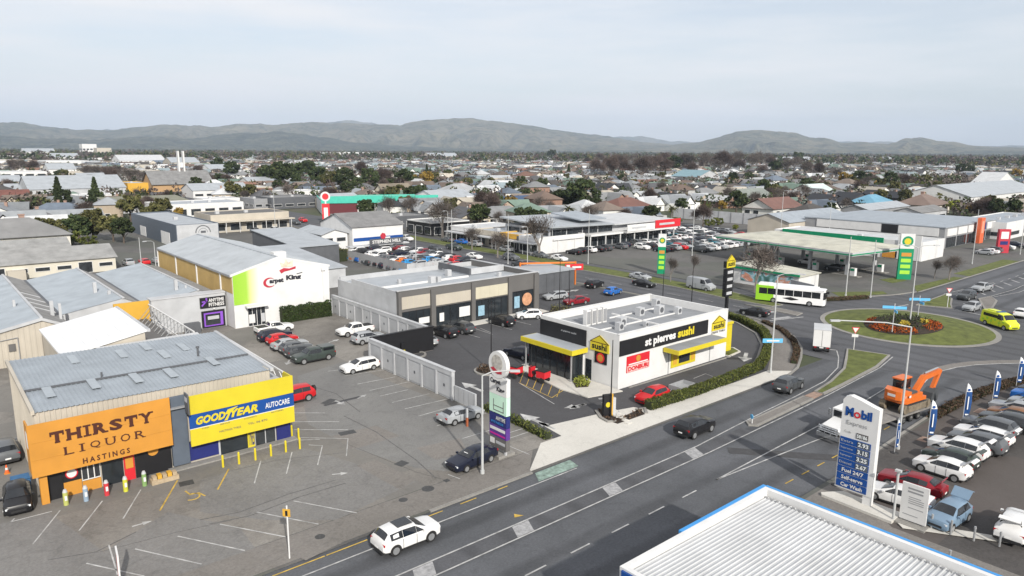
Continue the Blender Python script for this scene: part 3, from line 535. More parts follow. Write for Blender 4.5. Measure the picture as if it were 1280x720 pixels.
# ---- carpet warehouse -----------------------------------------------------
B = thing('carpet_warehouse', 'gabled carpet warehouse, white and lime front, ochre panelled side, grey roof', 'warehouse', (43, 122, ZB))
E0, E1, RX, RZ, EZ, Y0, Y1 = 35.6, 50.6, 42.7, 9.9, 7.9, 103.7, 141.5
part(MB().add([(x, y, z) for y in (Y0, Y1) for x, z in ((E0, ZB), (E1, ZB), (E1, EZ), (RX, RZ), (E0, EZ))], [(0, 1, 2, 3, 4), (9, 8, 7, 6, 5), (0, 5, 6, 1), (1, 6, 7, 2), (0, 4, 9, 5)]), 'wall', W_WHITE, B)
for x0, z0, x1, z1 in ((E0-.2, EZ-.02, RX, RZ+.06), (RX, RZ+.06, E1+.2, EZ-.02)):
    b = MB(); corr(b, x0, x1, Y0+.35, Y1+.3, lambda x, y: z0+(z1-z0)*(x-x0)/(x1-x0)+.03, .6, .035, 'y'); part(b, 'roof', R_PALE, B)
part(MB().box(RX-.2, RX+.2, Y0+.5, Y1, RZ+.0, RZ+.16), 'ridge_cap', R_PALE, B)
part(slab(E0-.25, RX, Y0-.04, Y0+.3, lambda x, y: EZ+.2+(RZ-EZ)*(x-E0)/(RX-E0), .3), 'barge_board', W_WHITE, B); part(slab(RX, E1+.2, Y0-.04, Y0+.3, lambda x, y: RZ+.2-(RZ-EZ)*(x-RX)/(E1-RX), .3), 'barge_board', W_WHITE, B)
part(MB().box(RX+.2, RX+2.1, 106, 107.5, RZ-.6, RZ+.5), 'roof_box', W_WHITE, B)
for i in range(3): y0, y1 = 108.4+i*11.05, 108.4+(i+1)*11.05; part(panel('l', E0, y0+.15, y1-.15, ZB, EZ-.25, .06), 'side_panel', W_OCHRE, B)
part(panel('l', E0, Y0+.2, 108.4-.15, 5.25, EZ-.25, .06), 'side_panel', W_OCHRE, B)
for i in range(4): y = 108.4+i*11.05; part(MB().box(E0-.22, E0-.07, y-.14, y+.14, ZB, EZ-.2), 'downpipe', W_WHITE, B)
part(MB().box(E0-.3, E0-.05, Y0+.2, Y1, EZ-.22, EZ-.05), 'eaves_gutter', W_GREY, B)
gm = bpy.data.materials.new('lime_to_white_paint'); gm.use_nodes = True; t = gm.node_tree; gp = N(t, 'ShaderNodeNewGeometry'); sx = N(t, 'ShaderNodeSeparateXYZ'); t.links.new(gp.outputs['Position'], sx.inputs[0])
mr = N(t, 'ShaderNodeMapRange'); mr.inputs[1].default_value = 35.6; mr.inputs[2].default_value = 39.6; t.links.new(sx.outputs[0], mr.inputs[0])
t.links.new(ramp(t, mr.outputs[0], [(0, (.26, .5, .03)), (.48, (.31, .53, .05)), (.62, (.56, .63, .25)), (1, (.66, .66, .655))]), t.nodes['Principled BSDF'].inputs['Base Color']); t.nodes['Principled BSDF'].inputs['Roughness'].default_value = .6
part(MB().add([(35.62, Y0-.05, 3.55), (39.7, Y0-.05, 3.55), (39.7, Y0-.05, EZ+.28*(39.7-E0)-.05), (35.62, Y0-.05, EZ-.05)], [(0, 1, 2, 3)]), 'painted_panel', gm, B)
part(MB().prism([(37.1, 102.6), (40.3, 102.6), (40.3, 103.65), (37.1, 103.65)], 3.1, 3.35), 'door_canopy', W_WHITE, B)
gz = glazing(B, 'f', Y0-.02, 37.5, 40.1, ZB, 2.9, 4, W_WHITE, M_GLASS, 'entrance_doors'); part(panel('f', Y0-.08, 37.6, 38.5, .6, 1.9, .05), 'window_poster', W_WHITE, gz); part(panel('f', Y0-.08, 39.5, 40, .6, 1.9, .05), 'window_poster', W_LGREY, gz)
part(MB().tube((49.6, Y0-.1, ZB), (49.6, Y0-.1, 7.4), .1), 'downpipe', W_WHITE, B); part(MB().box(49.3, 49.9, Y0-.3, Y0-.02, 7.3, 7.7), 'rain_head', W_WHITE, B)
CRIM = mat('crimson', (.42, .03, .05), .5, 0); NAV = mat('ink', (.02, .02, .03), .6, 0); BEI = mat('crown_beige', (.62, .52, .4), .6, .3, 2)
mbC = MB(); arc = [(41.0+.95*math.cos(t), 6.35+.75*math.sin(t)) for t in np.linspace(.8, 5.6, 16)]
for k, (p, q) in enumerate(zip(arc[:-1], arc[1:])): wdt = .1+.34*math.sin(math.pi*k/14); c = Vector((41.0, 0, 6.35)); mbC.add([(p[0], Y0-.07, p[1]), (q[0], Y0-.07, q[1]), (q[0]+(c.x-q[0])*wdt, Y0-.07, q[1]+(c.z-q[1])*wdt), (p[0]+(c.x-p[0])*wdt, Y0-.07, p[1]+(c.z-p[1])*wdt)], [(0, 1, 2, 3)])
part(mbC, 'lettering', CRIM, B); text('arpet', 'f', Y0-.04, 41.0, 43.2, 6.0, 6.85, NAV, B, .06); text('King', 'f', Y0-.04, 43.6, 46.0, 6.2, 7.15, NAV, B, .06)
part(MB().beam((45.3, Y0-.07, 7.2), (46.2, Y0-.07, 7.35), .02, .1), 'lettering', NAV, B)
part(MB().poly3([(42.6, Y0-.06, 8.0), (43.3, Y0-.06, 8.3), (44.2, Y0-.06, 8.15), (45.2, Y0-.06, 8.4), (45.2, Y0-.06, 8.05), (44.2, Y0-.06, 7.85), (43.4, Y0-.06, 7.75), (42.9, Y0-.06, 7.5)]), 'ribbon_emblem', CRIM, B)
part(MB().poly3([(43.0, Y0-.06, 8.42), (42.75, Y0-.06, 9.2), (43.4, Y0-.06, 8.9), (43.7, Y0-.06, 9.55), (44.1, Y0-.06, 9.0), (44.8, Y0-.06, 9.35), (44.7, Y0-.06, 8.42)]), 'crown_emblem', BEI, B)
# ---- panelled boundary walls ------------------------------------------------
def pwall(label, x, y0, y1, h, n, endlow=None):
    B = thing('panelled_wall', label, 'wall', (x, (y0+y1)/2, ZB)); part(MB().box(x, x+.3, y0, y1, ZB, h), 'wall_slab', W_LGREY, B); part(MB().box(x-.12, x+.36, y0-.05, y1+.05, h, h+.12), 'coping', W_LGREY, B)
    part(MB().box(x-.1, x, y0, y1, h-.42, h-.02), 'top_beam', W_LGREY, B); p = (y1-y0)/n
    for i in range(n+1): part(MB().box(x-.14, x, y0+i*p-.16, y0+i*p+.16, ZB, h-.43), 'pilaster', W_LGREY, B)
    for i in range(n):
        d = part(panel('l', x, y0+i*p+.25, y0+(i+1)*p-.25, .3, h-.6, .06), 'infill_panel', W_LGREY2 if i % 2 else W_LGREY, B)
        if i % 2 == 0: part(MB().box(x-.09, x-.065, y0+(i+.5)*p-.15, y0+(i+.5)*p+.1, 1.3, 1.6), 'small_plate', W_DGREY, d)
    return B
B = pwall('grey panelled concrete wall with pilasters beside the parked silver coupe', 42.1, 58.8, 76.0, 3.15, 6)
part(MB().box(42.2, 42.35, 55.0, 58.6, ZB, 1.75), 'low_mesh_panel', W_LGREY, B)
for k in range(4): part(MB().box(42.18, 42.2, 55.2+.85*k, 55.25+.85*k, .2, 1.7), 'rail_post', M_STEEL, B)
pwall('longer grey panelled wall running back to the clipped hedge of the carpet warehouse', 51.2, 76.8, 104.2, 3.0, 11)
B = thing('black_boundary_wall', 'matt black rendered wall closing the corner between two grey panelled walls', 'wall', (47, 76.4, ZB)); part(MB().box(42.45, 51.6, 76.2, 76.5, ZB, 3.2), 'wall_slab', W_BLACK, B); part(MB().box(42.4, 51.7, 76.12, 76.58, 3.2, 3.3), 'coping', W_BLACK, B)
b = MB().cyl(46.8, 75.8, ZB, 1.0, .18, n=10); part(b, 'gas_bottle', W_YEL, B); part(MB().box(46.5, 47.1, 75.9, 76.18, .9, 1.9), 'meter_box', W_BLACK, B)
# ---- grey retail block ------------------------------------------------------
B = thing('retail_block', 'single-storey taupe retail block with cream blank fascias and dark shop windows', 'building', (65, 93, ZB))
part(MB().box(52.0, 78.7, 85.6, 85.9, ZB, 6.35), 'front_wall', W_TAUPE, B); part(MB().box(52.0, 52.3, 85.92, 103.5, ZB, 5.6), 'side_wall', W_LGREY, B)
part(MB().box(52.02, 52.28, 86, 99, 5.6, 6.3), 'side_parapet', W_LGREY, B); part(MB().box(78.4, 78.68, 85.92, 103.5, ZB, 6.3), 'end_wall', W_TAUPE, B); part(MB().box(52.32, 78.38, 103.2, 103.5, ZB, 6.0), 'back_wall', W_LGREY, B)
rf = part(slab(52.32, 78.38, 85.92, 103.2, lambda x, y: 5.6-.02*(y-86), .2), 'roof', R_PALE, B)
part(MB().box(51.9, 78.8, 85.5, 86.0, 6.35, 6.47), 'coping', W_LGREY, B); part(MB().box(78.35, 78.8, 86.02, 103.6, 6.3, 6.42), 'coping', W_LGREY, B); part(MB().box(71, 71.3, 94, 103, 5.6, 6.6), 'roof_upstand', W_DGREY, rf); part(MB().box(71.3, 78.3, 93.9, 94.15, 5.6, 6.6), 'roof_upstand', W_LGREY, rf)
for x, y, s in ((62, 92, .9), (63.4, 92.2, .7), (68, 96, .8), (58, 95, .5), (74, 90, .6)): u = part(MB().box(x, x+s, y, y+s, 5.4, 5.6+s), 'roof_unit', W_LGREY, rf)
part(MB().box(53, 70, 92.9, 93.1, 5.4, 5.75), 'roof_upstand', W_WHITE, rf)
for u0, u1 in ((52.0, 52.5), (57.5, 58.3), (64.9, 65.6), (72.2, 72.95), (77.7, 78.7)): part(panel('f', 85.6, u0, u1, ZB, 6.2 if u0 != 57.5 else 6.0, .3), 'pilaster', W_TAUPE, B)
for u0, u1, z0, z1 in ((52.6, 57.4, 3.7, 5.45), (58.4, 64.8, 3.5, 5.1), (65.7, 72.1, 3.5, 5.3)): 
    f = part(panel('f', 85.6, u0, u1, z0, z1, .12), 'blank_fascia', M_TAN if u0 > 60 else W_CREAM, B); n = int((u1-u0)/.8)
    for k in range(1, n): part(panel('f', 85.48, u0+(u1-u0)*k/n-.02, u0+(u1-u0)*k/n+.02, z0, z1, .02), 'fascia_batten', M_TAN, f)
for u0, u1, n in ((52.6, 57.4, 4), (58.4, 64.8, 5), (65.7, 72.1, 5), (73.0, 77.6, 4)): glazing(B, 'f', 85.58, u0, u1, .25, 3.3 if u0 < 73 else 3.7, n, W_BLACK, M_GLASS)
for u0, u1, z0, z1, m in ((55.4, 57.2, 1.2, 2.1, W_WHITE), (59.0, 59.8, 1.0, 2.3, W_WHITE), (62.6, 64.6, 1.2, 2.7, W_WHITE), (66.2, 67.4, .8, 2.4, mat('sky_poster', (.25, .4, .5), .5, .2, 2)), (73.5, 74.6, 1, 2.9, MATS['sky_poster'])): part(panel('f', 85.47, u0, u1, z0, z1, .03), 'window_poster', m, B)
part(MB().tube((76.2, 85.42, 2.2), (76.2, 85.46, 2.2), 1.05, n=24), 'round_poster', mat('salmon_print', (.5, .26, .15), .6, .3, 1.5), B)
part(MB().box(52, 79, 83.2, 85.28, ZB, .2), 'shop_footpath', G_CONC, B)
B = thing('dark_shed', 'low dark shed with pale flat roof at the end of the retail block', 'shed', (88, 99, ZB)); part(MB().box(79.2, 96.6, 95.0, 103.4, ZB, 3.7), 'wall', W_DGREY, B); part(MB().box(79.0, 96.8, 94.8, 103.6, 3.7, 3.95), 'roof', R_PALE, B)
for k in range(9): part(panel('f', 95.0, 80+1.9*k, 80.06+1.9*k, .2, 3.6, .05), 'cladding_rib', W_DGREY, B)
ob = thing('orange_frame_sign', 'orange beam frame with red and white sign over the side street car park', 'sign', (97, 100, ZB)); part(MB().beam((90, 103, 4.5), (99.5, 97.5, 4.5), .2, .3).beam((90, 103, ZB), (90, 103, 4.7), .25, .25).beam((99.5, 97.5, ZB), (99.5, 97.5, 4.7), .25, .25), 'frame', mat('orange_steel', (.6, .17, .03), .5, .05), ob)
part(MB().beam((97.6, 98.4, 3.6), (100.8, 96.65, 3.6), .15, 1.2), 'sign_board', W_RED, ob); part(MB().beam((97.7, 98.15, 3.6), (98.3, 97.8, 3.6), .15, .9).beam((98.7, 97.55, 3.6), (100.3, 96.7, 3.6), .14, .35), 'sign_panel', W_WHITE, ob)
# ---- sushi drive-through ------------------------------------------------------
B = thing('sushi_restaurant', 'white boxy sushi drive-through with black sign bands and yellow awnings', 'building', (68, 56, ZB))
X0, X1, Y0, Y1, H = 58.1, 78.8, 50.0, 62.6, 6.3
for n, a in (('front_wall', (X0, X1, Y0, Y0+.3)), ('back_wall', (X0, X1, Y1-.3, Y1)), ('side_wall', (X0, X0+.3, Y0+.3, Y1-.3)), ('side_wall', (X1-.3, X1, Y0+.3, Y1-.3))): part(MB().box(*a, ZB, H), n, W_WHITE, B)
rf = part(MB().box(X0+.3, X1-.3, Y0+.3, Y1-.3, 5.2, 5.4), 'roof', R_MEMB, B); part(MB().box(X0-.04, X1+.04, Y0-.04, Y0+.36, H, H+.05), 'coping', W_WHITE, B); part(MB().box(X0-.04, X1+.04, Y1-.36, Y1+.04, H, H+.05), 'coping', W_WHITE, B)
for k in range(4): un = part(MB().box(60.9+.95*k, 61.6+.95*k, 57.6, 58.2, 5.4, 7.3), 'air_conditioner', W_WHITE, rf); part(MB().box(60.98+.95*k, 61.52+.95*k, 57.55, 57.61, 5.6, 7.1), 'louvre', W_GREY, un)
for x, y, s in ((62.2, 53.6, .8), (63.6, 54.6, 1.0), (66, 52.8, .5), (70, 57, .9), (72.6, 56, 1.0), (74.5, 54.5, .8), (76, 59.2, .9)):
    un = part(MB().box(x, x+s, y, y+s*.9, 5.4, 5.5+s), 'roof_unit', W_LGREY, rf); part(MB().tube((x+s/2, y-.03, 5.45+s/2), (x+s/2, y+.01, 5.45+s/2), s*.36, n=14), 'fan', W_DGREY, un)
for (x0, y0, x1, y1) in ((59, 55, 75, 55.15), (66, 58.5, 76, 58.65), (68, 51.5, 68.2, 60)): part(MB().box(x0, x1, y0, y1, 5.4, 5.55), 'roof_pipe', W_WHITE, rf)
part(panel('f', Y0, X0+.02, 74.4, 3.9, 5.6, .14), 'sign_band', W_BLACK, B); text('st pierres', 'f', Y0-.14, 62.3, 67.9, 4.05, 5.25, W_WHITE, B, .045); text('sushi', 'f', Y0-.14, 68.3, 71.5, 4.3, 5.35, W_YEL, B, .045)
ps = part(panel('f', Y0, 59.4, 63.3, 1.75, 3.6, .08), 'poster', W_RED, B); part(panel('f', Y0-.08, 59.5, 63.2, 1.8, 2.5, .02), 'poster_strip', mat('pale_pink', (.75, .5, .47), .6, .1, 2), ps)
part(MB().tube((61.3, Y0-.12, 3.15), (61.3, Y0-.09, 3.15), .38, n=18), 'poster_seal', W_ORANGE, ps); part(panel('f', Y0-.08, 59.7, 63.0, 2.58, 2.72, .02), 'white_print', W_WHITE, ps); text('DONBURI', 'f', Y0-.1, 59.6, 63.1, 1.88, 2.42, W_RED, ps, .05)
aw = part(MB().box(65.7, 75.3, 47.7, Y0-.15, 3.1, 3.6), 'awning', W_YEL, B); part(MB().box(65.85, 75.15, 47.85, Y0-.16, 3.6, 3.63), 'awning_top', R_MEMB, aw)
wn = part(panel('f', Y0, 67.4, 72.1, .75, 2.75, .12), 'window_surround', W_YEL, B); part(panel('f', Y0-.12, 68.8, 70.9, 1.1, 2.6, .04), 'pane', M_GLASS, wn); 
for u in (67.7, 71.2): part(panel('f', Y0-.12, u, u+.7, 1.1, 2.55, .03), 'menu_panel', W_GOLD, wn)
for u in (66.9, 75.2): part(panel('f', Y0, u, u+.08, ZB, 2.9, .05), 'downpipe', W_GREY, B)
def sushi_house(face, plane, u0, u1, z0, z1, parent):
    s = 1 if u1 > u0 else -1; w = abs(u1-u0); P = [(u0, z0), (u1, z0), (u1, z0+.55*(z1-z0)), ((u0+u1)/2, z1), (u0, z0+.55*(z1-z0))]
    b = MB(); b.add([facept(face, plane, u, z, .12) for u, z in P]+[facept(face, plane, u, z, 0) for u, z in P], [(0, 1, 2, 3, 4)]+[(i, (i+1) % 5, 5+(i+1) % 5, 5+i) for i in range(5)]); o = part(b, 'house_logo', W_YEL, parent)
    e = MB()
    for (a, c) in (((u0, z0+.55*(z1-z0)), ((u0+u1)/2, z1)), (((u0+u1)/2, z1), (u1, z0+.55*(z1-z0))), ((u0, z0+.55*(z1-z0)), (u1, z0+.55*(z1-z0)))): e.beam(facept(face, plane, a[0], a[1], .13), facept(face, plane, c[0], c[1], .13), .03, .07)
    part(e, 'logo_outline', W_BROWN, o); text('sushi', face, plane, u0+s*w*.1, u1-s*w*.1, z0+.12*(z1-z0), z0+.5*(z1-z0), W_BLACK, o, .03, off=.14)
sushi_house('f', Y0, 75.35, 78.2, 3.95, 5.75, B); text('DRIVE THRU', 'f', Y0, 75.4, 78.3, 3.55, 3.8, W_BLACK, B, .02)
# left side: black band, canopy, glazed dining front, white pier
part(panel('l', X0, 54.9, Y1-.05, 3.95, 5.85, .14), 'sign_band', W_BLACK, B); text('st pierres sushi', 'l', X0-.14, 58.9, 56.4, 5.0, 5.3, W_LGREY, B, .01)
cn = part(MB().box(55.4, X0-.16, 54.5, 63.2, 3.4, 3.95), 'awning', W_YEL, B); part(MB().box(55.55, X0-.17, 54.65, 63.05, 3.95, 3.98), 'awning_top', R_PALE, cn)
for y in (55.0, 62.7): part(MB().box(55.75, 55.9, y-.07, y+.07, ZB, 3.4), 'post', M_STEEL, B)
glazing(B, 'l', 56.3, 55.2, 62.6, ZB, 3.38, 6, W_BLACK, M_GLASS, 'dining_front'); glazing(B, 'f', 55.3, 56.3, 58.08, ZB, 3.35, 2, W_BLACK, M_GLASS, 'dining_front'); part(MB().box(56.35, 58.05, 55.4, 62.6, 3.0, 3.38), 'ceiling', W_DGREY, B)
part(panel('f', 55.25, 57.9, 58.1, 0.1, 3.4, .1), 'white_post', W_WHITE, B)
sushi_house('l', X0, 54.2, 51.4, 3.85, 5.7, B); rs = part(panel('l', X0, 51.7, 53.5, 2.5, 3.8, .08), 'round_sign_board', W_BLACK, B); part(MB().tube((X0-.13, 52.6, 3.15), (X0-.09, 52.6, 3.15), .58, n=20), 'round_sign', W_RED, rs); part(MB().tube((X0-.15, 52.6, 3.15), (X0-.135, 52.6, 3.15), .4, n=20), 'round_sign', W_ORANGE, rs)
part(panel('l', X0, 54.0, 54.9, ZB, 2.6, .05), 'side_door', M_GLASS, B)
part(MB().box(X1+.02, 81.4, 50.9, 51.1, ZB, 3.9).box(X1+.02, 81.4, 50.7, 53.5, 3.9, 4.2), 'drive_through_frame', W_YEL, B); part(MB().box(X1+.05, 81.2, 50.95, 53.3, 4.2, 4.24), 'frame_top', R_PALE, B)
part(MB().prism([(53.6, 50.2), (58.0, 49.2), (58.0, 63.5), (54.8, 63.6), (53.2, 54)], ZB, .22), 'entry_paving', G_CONC, B)
part(MB().prism([(78.9, 49.4), (82.0, 49.8), (83.0, 51.4), (81.8, 53), (78.9, 53.2)], ZB, .24), 'kerbed_bed', G_CONC, B); part(MB().prism([(79, 49.7), (81.8, 50.0), (82.6, 51.4), (81.6, 52.7), (79, 52.9)], .2, .28), 'bed_grass', G_GRASS, B)
edge([(59.5, 49.6), (78.8, 49.4)], .2, .2)
# ---- fuel canopy in the foreground ---------------------------------------------
B = thing('fuel_canopy', 'white ribbed service station canopy roof with blue edge strip', 'canopy', (31, 12, ZB)); CX0, CX1, CY0, CY1 = 24.9, 38.2, -4, 20.9
b = MB(); corr(b, CX0+.5, CX1-.35, CY0+.3, CY1-.35, lambda x, y: 5.55+.012*(CX1-x), .25, .05, 'y', .4); part(b, 'roof', R_WHITE, B)
part(MB().box(CX0, CX1, CY1-.3, CY1, 5.0, 6.0), 'white_fascia', W_WHITE, B); part(MB().box(CX1-.3, CX1, CY0, CY1-.3, 5.0, 6.0), 'white_fascia', W_WHITE, B); part(MB().box(CX0, CX0+.3, CY0, CY1-.3, 5.0, 6.0), 'white_fascia', W_WHITE, B)
part(MB().box(CX0+5, CX1+.12, CY1+.01, CY1+.22, 5.1, 6.02), 'blue_strip', W_SKYBLUE, B); part(MB().box(CX1+.01, CX1+.2, CY0, CY1, 5.1, 6.02), 'blue_strip', W_SKYBLUE, B); part(MB().box(CX0-.12, CX0-.01, CY0, CY1-.2, 5.05, 5.9), 'blue_fascia', W_BLUE, B)
b = MB()
for k in range(70): y = CY0+.6+k*.345; b.box(CX1-.62, CX1-.5, y, y+.16, 5.5, 5.66)
o = part(b, 'gutter_guard', W_GREY, B); o['kind'] = 'stuff'; part(MB().box(CX1-.48, CX1-.31, CY0+.3, CY1-.35, 5.4, 5.5), 'gutter', W_TAUPE, B)
part(MB().box(CX0+.3, CX1-.3, CY0, CY1-.3, 4.95, 5.2), 'soffit', W_WHITE, B)
for x in (28, 35):
    for y in (2, 15): part(MB().box(x-.25, x+.25, y-.25, y+.25, ZB, 4.95), 'column', W_WHITE, B)
# ================================================================ VEHICLES
V_PAINT = mat('car_paint', obj=True, rough=.32, var=.04, scale=2, spec=.35, coat=.15)
V_GLASS = mat('car_glass', (.012, .014, .017), .06, 0, spec=.8)
V_TYRE = mat('tyre_rubber', (.018, .018, .018), .85, .2, 4)
V_RIM = mat('alloy_rim', (.4, .41, .42), .35, .1, 5, metal=.6)
V_TRIM = mat('black_trim', (.02, .02, .021), .55, .2, 3)
V_LAMP = mat('headlamp', (.75, .78, .8), .15, 0, spec=.8)
V_TAIL = mat('tail_lamp', (.4, .01, .012), .25, 0, spec=.6)
V_PLATE = mat('number_plate', (.75, .75, .74), .5, 0)
V_CHROME = mat('chrome', (.6, .61, .62), .2, .05, 3, metal=.9)
# stations: x, underside z, belt z, top z, half width, half roof width ; cowl = index of windscreen foot, rg = (top, foot) of rear glass
KINDS = {
 'suv': dict(L=4.5, st=[(2.25, .38, .76, .84, .66, .56), (2.17, .25, .92, 1.0, .84, .71), (1.8, .22, 1.0, 1.08, .925, .78), (1.15, .22, 1.05, 1.15, .94, .8), (.28, .24, 1.05, 1.6, .93, .66), (-.75, .24, 1.07, 1.67, .93, .67), (-1.72, .27, 1.09, 1.6, .92, .64), (-2.1, .34, 1.08, 1.18, .88, .74), (-2.24, .44, .8, .9, .82, .7)], cowl=3, rg=(6, 7), r=.375, wx=(1.38, -1.35)),
 'hatch': dict(L=4.1, st=[(2.05, .34, .66, .72, .6, .5), (1.96, .22, .8, .86, .79, .66), (1.6, .18, .88, .95, .865, .72), (1.05, .18, .93, 1.03, .88, .74), (.2, .18, .95, 1.46, .88, .6), (-.6, .18, .98, 1.52, .88, .61), (-1.55, .22, 1.03, 1.44, .865, .57), (-1.93, .28, 1.02, 1.08, .82, .68), (-2.05, .4, .72, .8, .76, .64)], cowl=3, rg=(6, 7), r=.325, wx=(1.27, -1.25)),
 'sedan': dict(L=4.7, st=[(2.35, .32, .62, .67, .62, .5), (2.25, .2, .75, .81, .81, .66), (1.8, .17, .83, .9, .895, .74), (1.1, .17, .89, .98, .91, .76), (.2, .17, .92, 1.38, .91, .6), (-.65, .2, .94, 1.44, .9, .6), (-1.3, .22, .97, 1.36, .89, .56), (-1.85, .24, .98, 1.04, .88, .74), (-2.2, .3, .96, 1.0, .84, .72), (-2.34, .4, .7, .78, .78, .66)], cowl=3, rg=(6, 7), r=.32, wx=(1.42, -1.36)),
 'wagon': dict(L=4.6, st=[(2.3, .32, .64, .7, .62, .5), (2.21, .2, .79, .85, .81, .66), (1.8, .18, .87, .94, .895, .74), (1.1, .18, .92, 1.01, .91, .76), (.2, .2, .94, 1.41, .9, .6), (-.7, .2, .96, 1.46, .9, .61), (-1.85, .24, .99, 1.4, .88, .57), (-2.16, .3, .98, 1.06, .84, .7), (-2.3, .4, .72, .8, .78, .66)], cowl=3, rg=(6, 7), r=.32, wx=(1.4, -1.35)),
 'ute': dict(L=5.3, st=[(2.65, .5, .74, .8, .7, .58), (2.55, .36, .96, 1.02, .84, .72), (2.0, .3, 1.06, 1.12, .92, .8), (1.3, .3, 1.12, 1.18, .93, .82), (.65, .3, 1.14, 1.7, .93, .66), (-.1, .3, 1.15, 1.78, .93, .68), (-.75, .3, 1.15, 1.7, .93, .66), (-.95, .3, 1.13, 1.2, .93, .85), (-2.5, .36, 1.12, 1.17, .92, .85), (-2.64, .5, .95, 1.1, .88, .8)], cowl=3, rg=(6, 7), r=.39, wx=(1.65, -1.6), tray=(-1.05, -2.52, 1.175)),
 'van': dict(L=5.6, st=[(2.8, .42, .8, .9, .72, .6), (2.68, .3, 1.02, 1.12, .88, .76), (2.2, .26, 1.2, 1.32, .98, .84), (1.95, .26, 1.28, 1.45, .99, .86), (1.25, .26, 1.32, 2.2, .99, .8), (.4, .26, 1.33, 2.32, .99, .84), (-2.55, .28, 1.33, 2.32, .98, .84), (-2.72, .34, 1.3, 2.2, .96, .82), (-2.8, .42, 1.0, 1.2, .94, .82)], cowl=3, rg=None, r=.36, wx=(1.85, -1.7), side_to=5),
}
def ring(s):
    x, zl, be, zt, w, wt = s; h = [(w*.82, zl), (w*.99, zl+.12), (w, zl*.45+be*.55), (w*.975, be), (wt, zt-.07*min(1, (zt-be)*3)), (wt*.72, zt), (0, zt+.012)]
    return [(x, y, z) for y, z in h]+[(x, -y, z) for y, z in h[-2::-1]]
def car_meshes(kind):
    K = KINDS[kind]; R = [ring(s) for s in K['st']]; n = len(R[0]); out = {}
    b = MB()
    for r in R: b.v += r
    for i in range(len(R)-1):
        for j in range(n): k = (j+1) % n; b.f.append((i*n+j, (i+1)*n+j, (i+1)*n+k, i*n+k)); b.mi.append(0)
    b.f.append(tuple(range(n))); b.mi.append(0); b.f.append(tuple(range((len(R)-1)*n+n-1, (len(R)-1)*n-1, -1))); b.mi.append(0)
    out['body'] = b
    c = K['cowl']; rt, rb = K['rg'] or (K.get('side_to', 6), None)
    def across(i0, i1, f0, f1):
        m = MB(); idx = [4, 5, 6, 7, 8]; A = []
        for f in (f0, f1):
            for j in idx: p = Vector(R[i0][j]).lerp(Vector(R[i1][j]), f); A.append((p.x, p.y*.95, p.z))
        d = (Vector(A[5])-Vector(A[0])).cross(Vector(A[4])-Vector(A[0])).normalized()
        if d.z < 0: d = -d
        return m.add([tuple(Vector(q)+d*.018) for q in A], [(k, k+1, k+6, k+5) for k in range(4)])
    out['windscreen'] = across(c, c+1, .1, .94)
    if rb: out['rear_window'] = across(rt, rb, .06, .86)
    for nm, jj, sg in (('side_window', (3, 4), 1), ('side_window2', (9, 8), -1)):
        m = MB()
        def bil(i, u, v): 
            lo = Vector(R[i][jj[0]]).lerp(Vector(R[i+1][jj[0]]), u); hi = Vector(R[i][jj[1]]).lerp(Vector(R[i+1][jj[1]]), u); p = lo.lerp(hi, v); return (p.x, p.y+sg*.014, p.z+.004)
        m.add([bil(c, .3, .08), bil(c, .995, .08), bil(c, .995, .88)], [(0, 1, 2)])
        for i in range(c+1, rt): m.add([bil(i, .012, .06), bil(i, .985 if i < rt-1 else .93, .06), bil(i, .985 if i < rt-1 else .93, .9), bil(i, .012, .9)], [(0, 1, 2, 3)])
        out[nm] = m
    K['w'] = max(s[4] for s in K['st'])
    return out, R
def disc(b, x, y, z, r, y1, n=18): return b.tube((x, y, z), (x, y1, z), r, r, n)
CARP = {}
